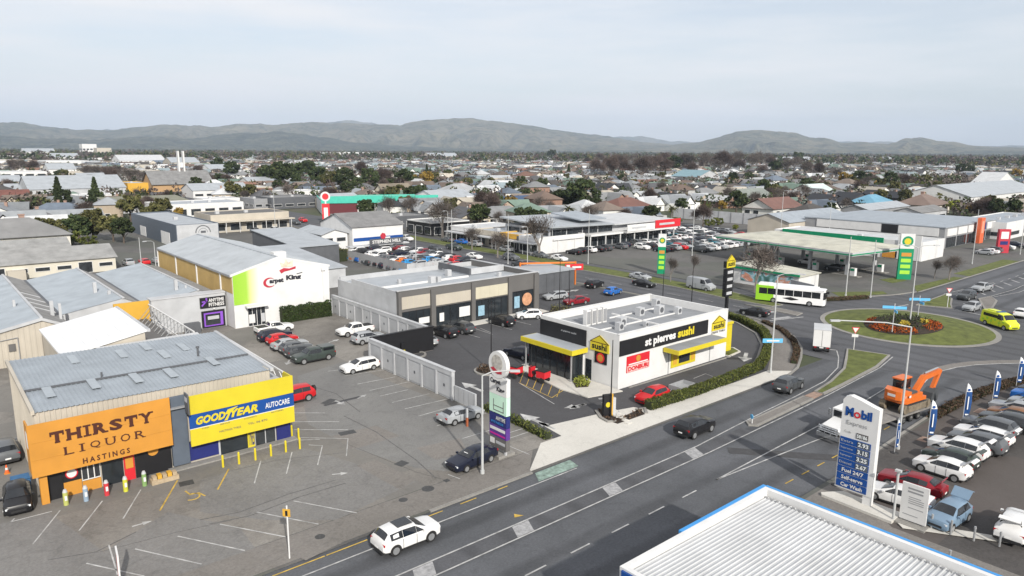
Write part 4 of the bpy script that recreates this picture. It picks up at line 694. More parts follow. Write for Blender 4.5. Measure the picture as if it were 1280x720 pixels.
def car_proto(kind):
    """list of (part name, mesh, parent index) for the near cars and one joined mesh for the far ones"""
    if kind in CARP: return CARP[kind]
    mm, R = car_meshes(kind); K = KINDS[kind]; w = K['w']; r = K['r']; P = [('body', mm['body'].mesh('car_body', V_PAINT, angle=38), None)]
    far = MB(); far.add(mm['body'].v, mm['body'].f); far.cm = 1
    for k in ('windscreen', 'rear_window', 'side_window', 'side_window2'):
        if k in mm: P.append((k.rstrip('2'), mm[k].mesh('car_glass', V_GLASS), None)); far.add(mm[k].v, mm[k].f)
    far.cm = 2
    for wx in K['wx']:
        for s in (1, -1):
            t = MB(); disc(t, wx, s*(w-.2), r, r, s*(w+.015)); P.append(('wheel', t.mesh('tyre', V_TYRE), None)); far.add(t.v, t.f); i = len(P)-1
            q = MB(); disc(q, wx, s*(w-.1), r, r*.66, s*(w+.03), 14); P.append(('rim', q.mesh('rim', V_RIM), i)); far.cm = 3; far.add(q.v, q.f); far.cm = 2
            a = MB(); n = 12; pts = [(wx+1.16*r*math.cos(t), r+1.16*r*math.sin(t)) for t in np.linspace(-.25, math.pi+.25, n)]
            a.add([(x, s*(w+.006), z) for x, z in pts], [tuple(range(n))]); P.append(('wheel_arch', a.mesh('arch', V_TRIM), None)); far.add(a.v, a.f)
    f0, r0 = R[0], R[-1]; st = K['st']; fx, bxx = st[1], st[-2]
    zl = (fx[1]+fx[2])/2+.1; tz = (bxx[1]+bxx[2])/2+.14
    for s in (1, -1):
        h = MB().box(st[1][0]-.14, st[0][0]-.03, s*fx[4]*.6, s*fx[4]*.955, zl+.02, zl+.15); P.append(('headlight', h.mesh('lamp', V_LAMP), None)); far.cm = 4; far.add(h.v, h.f)
        h = MB().box(bxx[0]+.12, st[-1][0]+.05, s*bxx[4]*.68, s*bxx[4]*.985, tz, tz+.16); P.append(('tail_light', h.mesh('lamp', V_TAIL), None)); far.cm = 5; far.add(h.v, h.f)
        h = MB().box(st[K['cowl']][0]-.42, st[K['cowl']][0]-.24, s*(w+.0), s*(w+.17), st[K['cowl']][2]+.02, st[K['cowl']][2]+.16); P.append(('wing_mirror', h.mesh('mirror', V_PAINT), None))
    for s in (1, -1):
        for xx in (K['st'][4][0]-.02, K['st'][5][0]-.02) if kind != 'van' else (.9, -.6): P.append(('door_seam', MB().box(xx-.012, xx+.012, s*(w-.03), s*(w+.006), st[4][1]+.12, st[4][2]-.04).mesh('seam', V_TRIM), None))
    P.append(('grille', MB().box(st[0][0]-.05, st[0][0]+.02, -.45, .45, st[0][1]+.04, st[0][1]+.2).mesh('grille', V_TRIM), None))
    P.append(('bumper', MB().box(st[-1][0]-.03, st[-1][0]+.14, -w*.8, w*.8, st[-1][1]-.12, st[-1][1]+.1).mesh('bumper', V_TRIM), None))
    P.append(('number_plate', MB().box(st[-1][0]-.05, st[-1][0]-.031, -.2, .2, st[-1][1]+.14, st[-1][1]+.26).mesh('plate', V_PLATE), None))
    for s in (1, -1): P.append(('sill', MB().box(K['wx'][1]+r*1.2, K['wx'][0]-r*1.2, s*(w-.1), s*(w+.004), st[4][1]-.03, st[4][1]+.1).mesh('sill', V_TRIM), None))
    if 'tray' in K: x0, x1, z = K['tray']; h = MB().box(x1, x0, -.76, .76, z-.1, z+.035); P.append(('tray_liner', h.mesh('tray', V_TRIM), None)); far.cm = 2; far.add(h.v, h.f)
    fm = far.mesh('far_car', [V_PAINT, V_GLASS, V_TYRE, V_RIM, V_LAMP, V_TAIL], angle=38)
    CARP[kind] = (P, fm); return CARP[kind]
COLS = {'white': (.66, .66, .655), 'silver': (.3, .315, .33), 'grey': (.1, .107, .115), 'charcoal': (.055, .06, .065), 'black': (.012, .012, .014), 'red': (.45, .012, .016), 'crimson': (.2, .01, .018), 'navy': (.009, .012, .026), 'blue': (.02, .12, .4), 'skyblue': (.16, .235, .32), 'brightblue': (.02, .22, .5), 'orange': (.6, .14, .01), 'green': (.042, .055, .05), 'brown': (.2, .1, .05), 'teal': (.01, .12, .16), 'yellow': (.6, .5, .02)}
def near_car(kind, col, x, y, deg, label, name='parked_car', cat='car', group=None, boot=False, z=ZB, extra=None):
    P, _ = car_proto(kind); B = thing(name, label, cat, (x, y, z), math.radians(deg), group); objs = []
    for nm, me, pi in P:
        if boot and nm in ('rear_window',): objs.append(None); continue
        o = link(nm, me, objs[pi] if pi is not None else B); o.color = (*COLS[col], 1); objs.append(o)
    if boot:
        K = KINDS[kind]; s = K['st'][K['rg'][0]]; e = K['st'][-2]
        part(MB().add([(s[0]-.05, -s[5]*.95, s[3]-.05), (s[0]-.05, s[5]*.95, s[3]-.05), (e[0]-.1, e[4]*.85, e[2]-.25), (e[0]-.1, -e[4]*.85, e[2]-.25), (e[0]-.13, -e[4]*.85, e[1]+.25), (e[0]-.13, e[4]*.85, e[1]+.25)], [(0, 1, 2, 3), (3, 2, 5, 4)]), 'boot_opening', V_TRIM, B, world=False)
        p0, p1 = (s[0]-.02, s[3]-.02), (s[0]-.62, s[3]+.5); p2 = (p1[0]-.26, p1[1]-.1); tg = MB()
        for (a, c) in ((p0, p1), (p1, p2)): tg.add([(a[0], -.6, a[1]), (a[0], .6, a[1]), (c[0], .62, c[1]), (c[0], -.62, c[1])]+[(a[0], -.6, a[1]+.05), (a[0], .6, a[1]+.05), (c[0], .62, c[1]+.05), (c[0], -.62, c[1]+.05)], [(3, 2, 1, 0), (4, 5, 6, 7), (0, 1, 5, 4), (1, 2, 6, 5), (2, 3, 7, 6), (3, 0, 4, 7)])
        o = part(tg, 'tailgate', V_PAINT, B, world=False); o.color = (*COLS[col], 1)
        part(MB().add([(p0[0]-.07, -.5, p0[1]+.13), (p0[0]-.07, .5, p0[1]+.13), (p1[0]+.1, .5, p1[1]-.01), (p1[0]+.1, -.5, p1[1]-.01)], [(0, 1, 2, 3)]), 'tailgate_glass', V_GLASS, o)
    if extra: extra(B)
    return B
def far_car(kind, col, x, y, deg, label, group, name='parked_car', z=ZB):
    o = link(name, car_proto(kind)[1], None, (x, y, z), math.radians(deg)); o.color = (*COLS[col], 1); return tag(o, label, 'car', group)
def pc(px, py, *a, z=ZB): x, y = g(px, py, z); return x, y
def NC(kind, col, px, py, deg, label, **k): x, y = g(px, py, k.get('z', ZB)); return near_car(kind, col, x, y, deg, label, **k)
def roofpanel(B): part(MB().box(-.95, .2, -.5, .5, 1.66, 1.69), 'sunroof', V_GLASS, B, world=False)
def canopy(B): o = part(MB().prism([(-.8, -.8), (-.8, .8), (-2.5, .8), (-2.5, -.8)], 1.15, 1.74), 'canopy', V_PAINT, B, world=False); o.color = (*COLS['green'], 1); part(MB().box(-2.35, -1.0, -.815, .815, 1.3, 1.62), 'canopy_window', V_GLASS, B, world=False)
NC('suv', 'white', 508, 679, 0, 'white SUV with black sunroof driving on the main road', name='moving_car', z=.03, extra=roofpanel)
NC('suv', 'black', 868, 541, 1, 'black SUV driving past the concrete footpath', name='moving_car', z=.03)
NC('suv', 'charcoal', 985, 487, 4, 'charcoal SUV nearing the roundabout beside the grass island', name='moving_car', z=.03)
NC('sedan', 'navy', 590, 580, 186, 'dark navy coupe with white sticker at foot of sign pylon', extra=lambda B: part(MB().box(.3, .7, -.25, .2, 1.21, 1.225), 'windscreen_sticker', V_PLATE, B, world=False))
NC('sedan', 'silver', 576, 525, 0, 'silver-grey coupe parked nose-in at the end of the panelled wall')
NC('wagon', 'white', 450, 463, 180, 'white wagon parked beside the grey panelled wall')
NC('ute', 'white', 444, 418, 180, 'white double-cab utility by the long grey wall', cat='utility')
NC('suv', 'silver', 460, 428, 0, 'silver SUV half hidden by the black corner wall')
NC('ute', 'green', 392, 451, 180, 'dark green double-cab utility with canopy in the bay row', cat='utility', extra=canopy)
NC('hatch', 'charcoal', 377, 445, 0, 'charcoal hatchback next to the dark green utility')
NC('hatch', 'grey', 370, 440, 0, 'grey hatchback between charcoal hatchback and silver sedan')
NC('sedan', 'silver', 362, 435.5, 0, 'silver-white sedan in the bay row near the gym')
NC('hatch', 'red', 353, 429.5, 0, 'bright red hatchback in the bay row near the gym')
NC('suv', 'navy', 344, 425, 0, 'navy SUV parked beside the bright red hatchback')
NC('ute', 'white', 343, 416, 0, 'white flat-deck utility in front of carpet warehouse doors', cat='utility')
NC('suv', 'red', 366, 502, 180, 'red four-wheel drive with spare wheel behind the yellow sign', extra=lambda B: part(MB().tube((-2.25, 0, .95), (-2.5, 0, .95), .36, n=16), 'spare_wheel', V_TYRE, B, world=False))
NC('hatch', 'black', 23, 632, 265, 'black hatchback parked at the corner of the liquor shop')
NC('suv', 'grey', 6, 572, 92, 'grey car in the alley left of the liquor shop')
NC('suv', 'black', 556, 420, 92, 'black SUV parked beside the charcoal SUV behind the black corner wall')
NC('suv', 'charcoal', 577, 415, 92, 'charcoal SUV parked next to a black SUV outside the retail block')
NC('hatch', 'silver', 531, 431, 92, 'silver car half hidden behind the black corner wall')
NC('suv', 'black', 627, 406, 92, 'black SUV parked below the widest cream fascia of the retail block')
NC('hatch', 'white', 661, 398, 150, 'white hatchback parked below the round salmon poster')
NC('sedan', 'crimson', 720, 380, 170, 'maroon sedan parked behind the sushi restaurant')
NC('wagon', 'silver', 694, 374, 170, 'silver wagon parked beside the maroon sedan')
NC('suv', 'black', 743, 359, 10, 'black off-roader parked next to the dark shed')
NC('hatch', 'blue', 766, 368, 10, 'bright blue hatchback near the planted kerb')
NC('sedan', 'navy', 650, 446, 95, 'dark blue sedan beside the glazed dining front')
NC('hatch', 'red', 815, 501, 181, 'red hatchback towing a trailer in the drive-through lane')
NC('sedan', 'black', 943, 394, 95, 'black sedan leaving the roundabout up the side street', name='moving_car', z=.03)
NC('sedan', 'black', 805, 358, -88, 'black sedan in the side street near the silver van', name='moving_car', z=.03)
NC('sedan', 'silver', 800, 349, -88, 'silver sedan waiting behind the black sedan in the side street', name='moving_car', z=.03)
NC('van', 'silver', 876, 362, -91, 'silver delivery van driving towards the roundabout', name='delivery_van', cat='van', z=.03)
NC('hatch', 'silver', 1214, 388, 178, 'silver hatchback entering the roundabout from the far road', name='moving_car', z=.03)
NC('suv', 'charcoal', 1208, 374, 176, 'charcoal SUV queueing behind the silver hatchback', name='moving_car', z=.03)
NC('ute', 'silver', 1227, 364, 174, 'silver utility last in the queue at the roundabout', name='moving_car', cat='utility', z=.03)
NC('hatch', 'white', 1276, 396, 5, 'white hatchback leaving the roundabout on the far road', name='moving_car', z=.03)
# sales yard by the flags
YR = [('hatch', 'white', 'white hatchback with raised tailgate at the near end of the flagged row', 1), ('hatch', 'green', 'dark green hatchback with raised tailgate in the flagged row', 1), ('suv', 'white', 'white SUV with raised tailgate beside the dark green hatchback', 1), ('suv', 'grey', 'grey SUV with raised tailgate between two white cars', 1), ('wagon', 'white', 'white wagon with raised tailgate in the flagged row', 1), ('suv', 'grey', 'grey SUV beyond the white wagon in the flagged row', 0), ('suv', 'charcoal', 'charcoal SUV next to the brown car in the flagged row', 0), ('hatch', 'brown', 'copper brown hatchback in the flagged row', 0), ('sedan', 'silver', 'silver sedan next to the copper hatchback', 0), ('hatch', 'silver', 'silver hatchback near the far end of the flagged row', 0), ('suv', 'blue', 'blue SUV at the far end of the flagged row', 0), ('hatch', 'charcoal', 'charcoal hatchback past the blue SUV by the last flag', 0)]
for i, (k, c, l, bt) in enumerate(YR): near_car(k, c, 62.6+2.62*i, 19.3-.03*i+.3*((i*7) % 3-1), 90+((i*5) % 5-2), l, boot=bool(bt))
NC('sedan', 'crimson', 1139, 612, 92, 'dark red sedan with raised boot behind the white coupe', extra=lambda B: setattr(part(MB().beam((-1.75, 0, 1.08), (-2.2, 0, 1.6), 1.3, .07), 'boot_lid', V_PAINT, B, world=False), 'color', (*COLS['crimson'], 1)))
NC('sedan', 'white', 1122, 628, 95, 'white coupe parked behind the fuel price sign')
NC('hatch', 'skyblue', 1184, 653, 176, 'pale blue hatchback with raised tailgate behind the kerb posts', boot=True)
NC('suv', 'white', 1268, 668, 4, 'white SUV with raised tailgate at the end of kerb posts', boot=True)
# ---- trailer, bikes, cones -----------------------------------------------
x, y = g(852, 490); B = thing('car_trailer', 'empty galvanised box trailer hitched to the red hatchback', 'trailer', (x, y, ZB), math.radians(181))
part(MB().box(-1.3, 1.3, -.75, .75, .5, .56), 'deck', M_STEEL, B, world=False)
for a in ((-1.3, 1.3, -.78, -.74), (-1.3, 1.3, .74, .78), (-1.34, -1.3, -.78, .78), (1.3, 1.34, -.78, .78)): part(MB().box(*a, .5, .95), 'side_board', M_STEEL, B, world=False)
part(MB().beam((1.3, -.4, .48), (2.4, 0, .45), .07, .07).beam((1.3, .4, .48), (2.4, 0, .45), .07, .07), 'drawbar', M_STEEL, B, world=False)
for s in (1, -1): part(disc(MB(), -.2, s*.8, .28, .28, s*.98), 'wheel', V_TYRE, B, world=False)
def motor_trike(px, py, deg, label):
    x, y = g(px, py); B = thing('delivery_scooter', label, 'scooter', (x, y, ZB), math.radians(deg), 'red delivery scooters'); B.scale = (1.4, 1.4, 1.4); W = dict(world=False)
    part(MB().box(-.75, .1, -.42, .42, .45, 1.0), 'cargo_box', W_RED, B, **W); part(MB().box(-.8, .15, -.45, .45, 1.0, 1.06), 'box_lid', V_TRIM, B, **W); part(MB().box(.1, .75, -.2, .2, .6, .8), 'seat', V_TRIM, B, **W); part(MB().prism([(.7, -.28), (1.05, -.2), (1.05, .2), (.7, .28)], .3, 1.1), 'front_shield', W_RED, B, **W); part(MB().beam((.8, -.38, 1.15), (.8, .38, 1.15), .05, .05), 'handlebar', V_TRIM, B, **W)
    for wx, wy in ((1.0, 0), (-.45, .38), (-.45, -.38)): part(disc(MB(), wx, wy-.06, .25, .25, wy+.06, 12), 'wheel', V_TYRE, B, **W)
motor_trike(641, 471, 100, 'red three-wheeled delivery scooter nearer the planted kerb circle'); motor_trike(675, 477, 100, 'red three-wheeled delivery scooter nearer the restaurant entrance')
# ---- bus -------------------------------------------------------------------
p, q = g(948, 375, .03), g(1029, 383.5, .03); B = thing('city_bus', 'white and lime single-deck bus waiting beside the grass verge', 'bus', ((p[0]+q[0])/2, (p[1]+q[1])/2, .03), math.atan2(q[1]-p[1], q[0]-p[0])); W = dict(world=False)
Lb = math.hypot(q[0]-p[0], q[1]-p[1])/2+.3; WB = mat('bus_white', (.8, .8, .8), .35, .03, 1, coat=.3); LB = mat('bus_lime', (.27, .55, .03), .35, .05, 1, coat=.3)
part(MB().prism([(-Lb+3, -1.22), (Lb-.25, -1.22), (Lb, -.8), (Lb, .8), (Lb-.25, 1.22), (-Lb+3, 1.22)], .35, 2.95), 'body', WB, B, **W); part(MB().prism([(-Lb, -1.22), (-Lb+3, -1.22), (-Lb+3, 1.22), (-Lb, 1.22)], .35, 2.95), 'rear_body', LB, B, **W)
part(MB().box(-Lb+2, Lb-1.2, -1.0, 1.0, 2.95, 3.2), 'roof_pod', WB, B, **W); part(MB().box(-Lb+.3, -Lb+2.4, -.9, .9, 2.95, 3.25), 'roof_pod', WB, B, **W)
for s in (1, -1):
    n = 7; 
    for k in range(n): a = -Lb+.5+(2*Lb-1.2)*k/n; part(MB().box(a+.04, a+(2*Lb-1.2)/n-.04, s*1.215, s*1.235, 1.5, 2.55), 'window', V_GLASS, B, **W)
    part(MB().poly3([(-1.2, s*1.23, 1.05), (.2, s*1.23, 1.35), (1.6, s*1.23, 1.0), (.3, s*1.23, .75)]), 'side_emblem', V_TRIM, B, **W)
    for wx in (Lb-2.4, -Lb+3.0): w_ = part(disc(MB(), wx, s*1.0, .48, .48, s*1.24), 'wheel', V_TYRE, B, **W); part(disc(MB(), wx, s*1.1, .48, .27, s*1.255), 'rim', V_RIM, w_, **W)
part(MB().prism([(Lb-.28, -1.235), (Lb-.2, -1.2), (Lb+.015, -.8), (Lb+.015, .8), (Lb-.2, 1.2), (Lb-.28, 1.235), (Lb-.28, 1.1), (Lb-.05, .7), (Lb-.05, -.7), (Lb-.28, -1.1)], 1.35, 2.6), 'windscreen', V_GLASS, B, **W); part(MB().box(Lb-.02, Lb+.01, -.7, .7, 2.65, 2.88), 'destination_blind', V_TRIM, B, **W)
for s in (1, -1): part(MB().box(Lb-.05, Lb+.02, s*.5, s*.75, .7, .85), 'headlight', V_LAMP, B, **W); part(MB().box(Lb-.1, Lb+.35, s*1.25, s*1.35, 2.0, 2.4), 'wing_mirror', V_TRIM, B, **W)
part(MB().box(-Lb-.015, -Lb+.02, -1, 1, 1.6, 2.6), 'rear_window', V_GLASS, B, **W)
# ---- ambulance van -----------------------------------------------------------
def livery(B):
    for s in (1, -1):
        for k in range(6): part(MB().box(-2.3+.75*k, -1.95+.75*k, s*.99, s*1.012, .75+.3*(k % 2), 1.05+.3*(k % 2)), 'check_square', W_LIME, B, world=False)
        part(MB().box(-2.2, .9, s*.955, s*.975, 1.5, 1.95), 'side_window', V_GLASS, B, world=False)
    part(MB().box(-.2, .2, -.7, .7, 2.33, 2.45), 'light_bar', W_BLUE, B, world=False); part(MB().box(-2.0, -.5, -.5, .5, 2.33, 2.42), 'roof_box', V_PAINT, B, world=False).color = (.62, .68, .03, 1)
COLS['hivis'] = (.6, .66, .03); NC('van', 'hivis', 1249, 409, -122, 'fluorescent yellow ambulance van circling the roundabout', name='ambulance', cat='ambulance', z=.03, extra=livery)
# ---- box truck -----------------------------------------------------------------
x, y = g(1026, 436, .03); B = thing('box_truck', 'small white box truck entering the roundabout seen from behind', 'truck', (x, y, .03), math.radians(27))
part(MB().box(-2.2, 1.7, -1.05, 1.05, .85, 3.05), 'cargo_box', W_WHITE, B, **W); part(MB().box(-2.22, 1.72, -1.07, 1.07, 3.05, 3.1), 'box_roof', R_WHITE, B, **W); part(MB().prism([(1.85, -.9), (3.0, -.85), (3.1, 0), (3.0, .85), (1.85, .9)], .4, 2.1), 'cab', W_WHITE, B, **W); part(MB().box(-2.2, 2.9, -.4, .4, .5, .84), 'chassis', V_TRIM, B, **W)
part(MB().box(2.6, 3.12, -.75, .75, 1.3, 1.95), 'windscreen', V_GLASS, B, **W); part(MB().box(-2.35, -2.2, -.9, .9, .45, .62), 'bumper', V_TRIM, B, **W)
for s in (1, -1):
    part(MB().box(-2.25, -2.18, s*.6, s*.9, .68, .8), 'tail_light', V_TAIL, B, **W)
    for wx in (2.3, -1.3): w_ = part(disc(MB(), wx, s*.75, .38, .38, s*1.0), 'wheel', V_TYRE, B, **W); part(disc(MB(), wx, s*.9, .38, .2, s*1.015), 'rim', V_RIM, w_, **W)
part(MB().box(-2.215, -2.2, -.02, .02, .9, 3.0), 'door_seam', V_TRIM, B, **W); part(MB().box(-2.23, -2.2, -.25, .25, .66, .78), 'number_plate', V_PLATE, B, **W)
# ---- transporter truck with the excavator -----------------------------------------
TB = (63.6, 28.0); B = thing('transporter_truck', 'white long-nosed transporter truck with chrome bull bar and tilt deck', 'truck', (*TB, .03), math.pi-.14)
hood = MB(); hood.add([(-.6, -1.0, .9), (-.6, 1.0, .9), (-.6, 1.0, 1.75), (-.6, -1.0, 1.75), (1.5, -.82, .9), (1.5, .82, .9), (1.5, .78, 1.45), (1.5, -.78, 1.45)], [(0, 1, 5, 4), (3, 7, 6, 2), (0, 4, 7, 3), (1, 2, 6, 5), (4, 5, 6, 7)]); part(hood, 'bonnet', W_WHITE, B, **W)
part(MB().prism([(-2.3, -1.15), (-.5, -1.15), (-.5, 1.15), (-2.3, 1.15)], .8, lambda x, y: 2.55 if x > -1 else 2.7), 'cab', W_WHITE, B, **W); part(MB().add([(-.48, -1.0, 1.8), (-.48, 1.0, 1.8), (-.47, 1.0, 2.42), (-.47, -1.0, 2.42)], [(0, 1, 2, 3)]), 'windscreen', V_GLASS, B, **W)
for s in (1, -1): part(MB().box(-1.6, -.7, s*1.15, s*1.165, 1.75, 2.35), 'side_window', V_GLASS, B, **W); part(MB().tube((-2.45, s*1.0, .9), (-2.45, s*1.0, 3.4), .1, n=10), 'exhaust_stack', V_CHROME, B, **W); part(MB().box(-.5, -.35, s*1.3, s*1.5, 1.8, 2.4), 'wing_mirror', V_CHROME, B, **W); part(MB().box(1.2, 1.52, s*.78, s*1.05, 1.0, 1.25), 'headlight', V_LAMP, B, **W); part(MB().prism([(-.3, s*1.05), (1.3, s*1.05), (1.3, s*.83), (-.3, s*.83)], .85, 1.15), 'mudguard', W_WHITE, B, **W); part(MB().tube((-3.6, s*1.0, .7), (-2.4, s*1.0, .7), .28, n=14), 'fuel_tank', V_CHROME, B, **W)
part(MB().box(1.51, 1.56, -.6, .6, .9, 1.4), 'grille', V_CHROME, B, **W)
bb = MB().box(1.65, 1.8, -1.1, 1.1, .4, .8)
for z in (1.0, 1.2, 1.4): bb.tube((1.75, -.95, z), (1.75, .95, z), .05)
for yy in (-.9, -.3, .3, .9): bb.beam((1.75, yy, .7), (1.75, yy, 1.5), .08, .08)
part(bb, 'bull_bar', V_CHROME, B, **W); part(MB().box(-13.6, -.2, -.45, .45, .5, .74), 'chassis', V_TRIM, B, **W); part(MB().box(-13.8, -3.4, -1.25, 1.25, .78, .95), 'deck', mat('worn_deck', (.2, .19, .18), .8, .3, 1.5), B, **W)
for wx in (.7, -4.2, -8.6, -9.9, -11.2): 
    for s in (1, -1): rr_ = .5 if wx > -5 else .38; w_ = part(disc(MB(), wx, s*.85, rr_, rr_, s*1.2), 'wheel', V_TYRE, B, **W); part(disc(MB(), wx, s*1.0, rr_, rr_*.55, s*1.215), 'rim', V_CHROME, w_, **W)
part(MB().box(-3.3, -3.2, -1.2, 1.2, .95, 1.9), 'headboard', M_STEEL, B, **W)
EO = mat('excavator_orange', (.58, .13, .018), .45, .06, 1, coat=.2); ED = mat('excavator_grey', (.06, .065, .07), .6, .1, 2)
B = thing('excavator', 'orange tracked excavator with folded boom loaded on the transporter deck', 'excavator', (TB[0]+10.6, TB[1]-1.48, .98), -.14); B.scale = (1.02, 1.02, 1.02); PM[B.name] = PM[B.name] @ Matrix.Scale(1.02, 4)
for s in (1, -1):
    tr = part(MB().prism([(-1.9, s*.7), (1.9, s*.7), (1.9, s*1.25), (-1.9, s*1.25)], .12, .78), 'track', mat('muddy_track', (.17, .14, .1), .9, .3, 3), B, **W); part(MB().tube((-1.9, s*.7, .45), (-1.9, s*1.25, .45), .44, n=16), 'sprocket', MATS['muddy_track'], tr, **W); part(MB().tube((1.9, s*.7, .45), (1.9, s*1.25, .45), .44, n=16), 'idler', MATS['muddy_track'], tr, **W)
    for k in range(11): part(MB().box(-1.9+.36*k, -1.7+.36*k, s*.68, s*1.27, .78, .85), 'track_shoe', ED, tr, **W)
part(MB().cyl(0, 0, .6, 1.0, .7, n=20), 'slew_ring', ED, B, **W); part(MB().prism([(-1.7, -1.15), (1.5, -1.2), (1.5, 1.2), (-1.7, 1.15), (-2.1, .8), (-2.1, -.8)], .95, 1.3), 'turntable', EO, B, **W)
cw = part(MB().prism([(-2.3, -.8), (-1.2, -1.2), (-1.2, 1.2), (-2.3, .8), (-2.5, .4), (-2.5, -.4)], 1.3, 2.15), 'counterweight', EO, B, **W); part(MB().box(-1.15, .9, -1.15, -.25, 1.3, 1.75), 'engine_cover', EO, B, **W); part(MB().box(-1.1, .2, -1.0, .2, 1.76, 1.95), 'engine_deck', ED, B, **W)
part(MB().box(-2.52, -2.505, -.38, .38, 1.6, 1.85), 'maker_plate', W_WHITE, cw, **W); part(MB().box(-1.8, -1.7, -1.0, -.2, 1.5, 1.75).box(-1.6, -1.3, -1.24, -1.2, 1.6, 1.8), 'maker_plate', W_WHITE, cw, **W)
cb = part(MB().prism([(-.5, -1.15), (1.3, -1.15), (1.3, -.3), (-.5, -.3)] if 0 else [(-.5, .25), (1.3, .25), (1.3, 1.15), (-.5, 1.15)], 1.3, 1.75), 'cab', EO, B, **W); part(MB().prism([(-.45, .28), (1.25, .28), (1.1, 1.12), (-.45, 1.12)], 1.75, 2.75), 'cab_glass', V_GLASS, cb, **W); part(MB().prism([(-.55, .22), (1.3, .22), (1.3, 1.18), (-.55, 1.18)], 2.75, 2.88), 'cab_roof', EO, cb, **W)
def arm(name, pts, wd, h): part(MB().beam(pts[0], pts[1], wd, h) if len(pts) == 2 else MB().beam(pts[0], pts[1], wd, h).beam(pts[1], pts[2], wd, h*.85), name, EO, B, **W)
part(MB().beam((1.1, -.25, 1.45), (2.5, -.25, 2.75), .42, .55), 'boom', EO, B, **W); part(MB().beam((2.35, -.25, 2.68), (5.3, -.25, 2.95), .4, .46), 'boom_tip', EO, B, **W); part(MB().beam((5.45, -.25, 3.05), (4.3, -.25, 1.15), .34, .4), 'stick', EO, B, **W); part(MB().tube((1.4, -.25, 1.2), (2.3, -.25, 1.9), .1), 'hydraulic_ram', V_CHROME, B, **W); part(MB().tube((2.6, -.25, 3.1), (5.0, -.25, 3.3), .09), 'hydraulic_ram', V_CHROME, B, **W)
part(MB().add([(x, y, z) for y in (-.75, .25) for x, z in ((4.3, 1.4), (3.6, 1.0), (3.4, .3), (3.9, -.02), (4.6, .15), (4.7, .8))], [(0, 1, 2, 3, 4, 5), (11, 10, 9, 8, 7, 6)]+[(i, 6+i, 6+(i+1) % 6, (i+1) % 6) for i in range(6)]), 'bucket', ED, B, **W)
# ---- dealer yards: rows of cars too small to show their parts -----------------------
cpal = ['white']*7+['silver']*6+['grey']*5+['charcoal']*4+['black']*3+['navy', 'blue', 'red', 'teal', 'green']
names = {'white': 'white', 'silver': 'silver', 'grey': 'mid grey', 'charcoal': 'charcoal', 'black': 'black', 'navy': 'navy', 'blue': 'blue', 'red': 'red', 'teal': 'teal', 'green': 'dark green', 'orange': 'orange', 'brightblue': 'bright blue', 'crimson': 'maroon', 'skyblue': 'pale blue', 'brown': 'brown', 'yellow': 'yellow'}
cr = random.Random(3)
def yard(x0, x1, y0, y1, dx, dy, deg, where, skip=.08, pal=cpal, keep=lambda x, y: True):
    y = y0
    while y <= y1:
        x = x0
        while x <= x1:
            if cr.random() > skip and keep(x, y):
                c = cr.choice(pal); far_car(cr.choice(['suv', 'suv', 'hatch', 'sedan', 'ute', 'wagon']), c, x+cr.uniform(-.15, .15), y+cr.uniform(-.25, .25), deg+cr.choice([0, 0, 180])+cr.uniform(-3, 3), f'{names[c]} car standing in {where}', f'{names[c]} cars in {where}')
            x += dx
        y += dy
SHPAL = ['white']*4+['silver']*3+['grey']*4+['charcoal', 'black', 'navy', 'red', 'red', 'orange', 'brightblue', 'blue', 'crimson']
yard(81.5, 99.5, 129, 163, 5.6, 2.75, 0, 'the fenced yard behind the retail block', pal=SHPAL)
yard(150, 200, 110, 130, 2.75, 6.2, 90, 'the big dealer yard beyond the fuel station', .06, keep=lambda x, y: not (x < 158 and y < 112))
yard(178, 205, 133, 152, 2.75, 6.2, 90, 'the dealer yard against the long back wall', .06)
yard(129, 150, 127, 130.5, 2.9, 6.2, 90, 'the row in front of the glazed showroom', .15)
yard(206, 240, 61, 66, 3.2, 9, 90, 'the row outside the white panelled shops', .2); yard(232, 262, 57, 58, 3.1, 9, 90, 'the roadside row by the red pylon', .3)
yard(118.8, 119.6, 122, 175, 9, 6.5, 90, 'the kerb outside the old shops', .25); yard(105, 106, 120, 240, 9, 17, 90, 'traffic on the side street', .3); yard(110.5, 111, 130, 260, 9, 23, -90, 'traffic in the far lane of the side street', .2)
yard(38, 62, 176, 178, 3.0, 9, 90, 'the parking strip beside the dark building', .15); yard(84, 96, 206, 225, 3.1, 8, 90, 'the forecourt of the cream shop', .3); yard(118, 150, 215, 235, 3.1, 9, 90, 'the takeaway car park', .35)
# ================================================================ PLANTS (helpers, hedges, beds)
def leaf_mat(name, c0, c1, c2, trans=.25):
    m = bpy.data.materials.new(name); MATS[name] = m; m.use_nodes = True; t = m.node_tree; l = t.links.new; b = t.nodes['Principled BSDF']; b.inputs['Roughness'].default_value = .75; b.inputs['Specular IOR Level'].default_value = .2
    p = N(t, 'ShaderNodeTexCoord').outputs['Object']; oi = N(t, 'ShaderNodeObjectInfo'); gi = N(t, 'ShaderNodeNewGeometry')
    base = ramp(t, gi.outputs['Random Per Island'], [(0, c0), (.5, c1), (1, c2)])
    mr = N(t, 'ShaderNodeMapRange'); mr.inputs[3].default_value = .72; mr.inputs[4].default_value = 1.3; l(oi.outputs['Random'], mr.inputs[0])
    s = N(t, 'ShaderNodeVectorMath', operation='SCALE'); l(base, s.inputs[0]); l(mr.outputs[0], s.inputs['Scale'])
    n = ramp(t, noise(t, p, .9, 3), [(.35, (.75,)*3), (.65, (1.25,)*3)]); l(mixc(t, 1., s.outputs[0], n, 'MULTIPLY'), b.inputs['Base Color']); return m
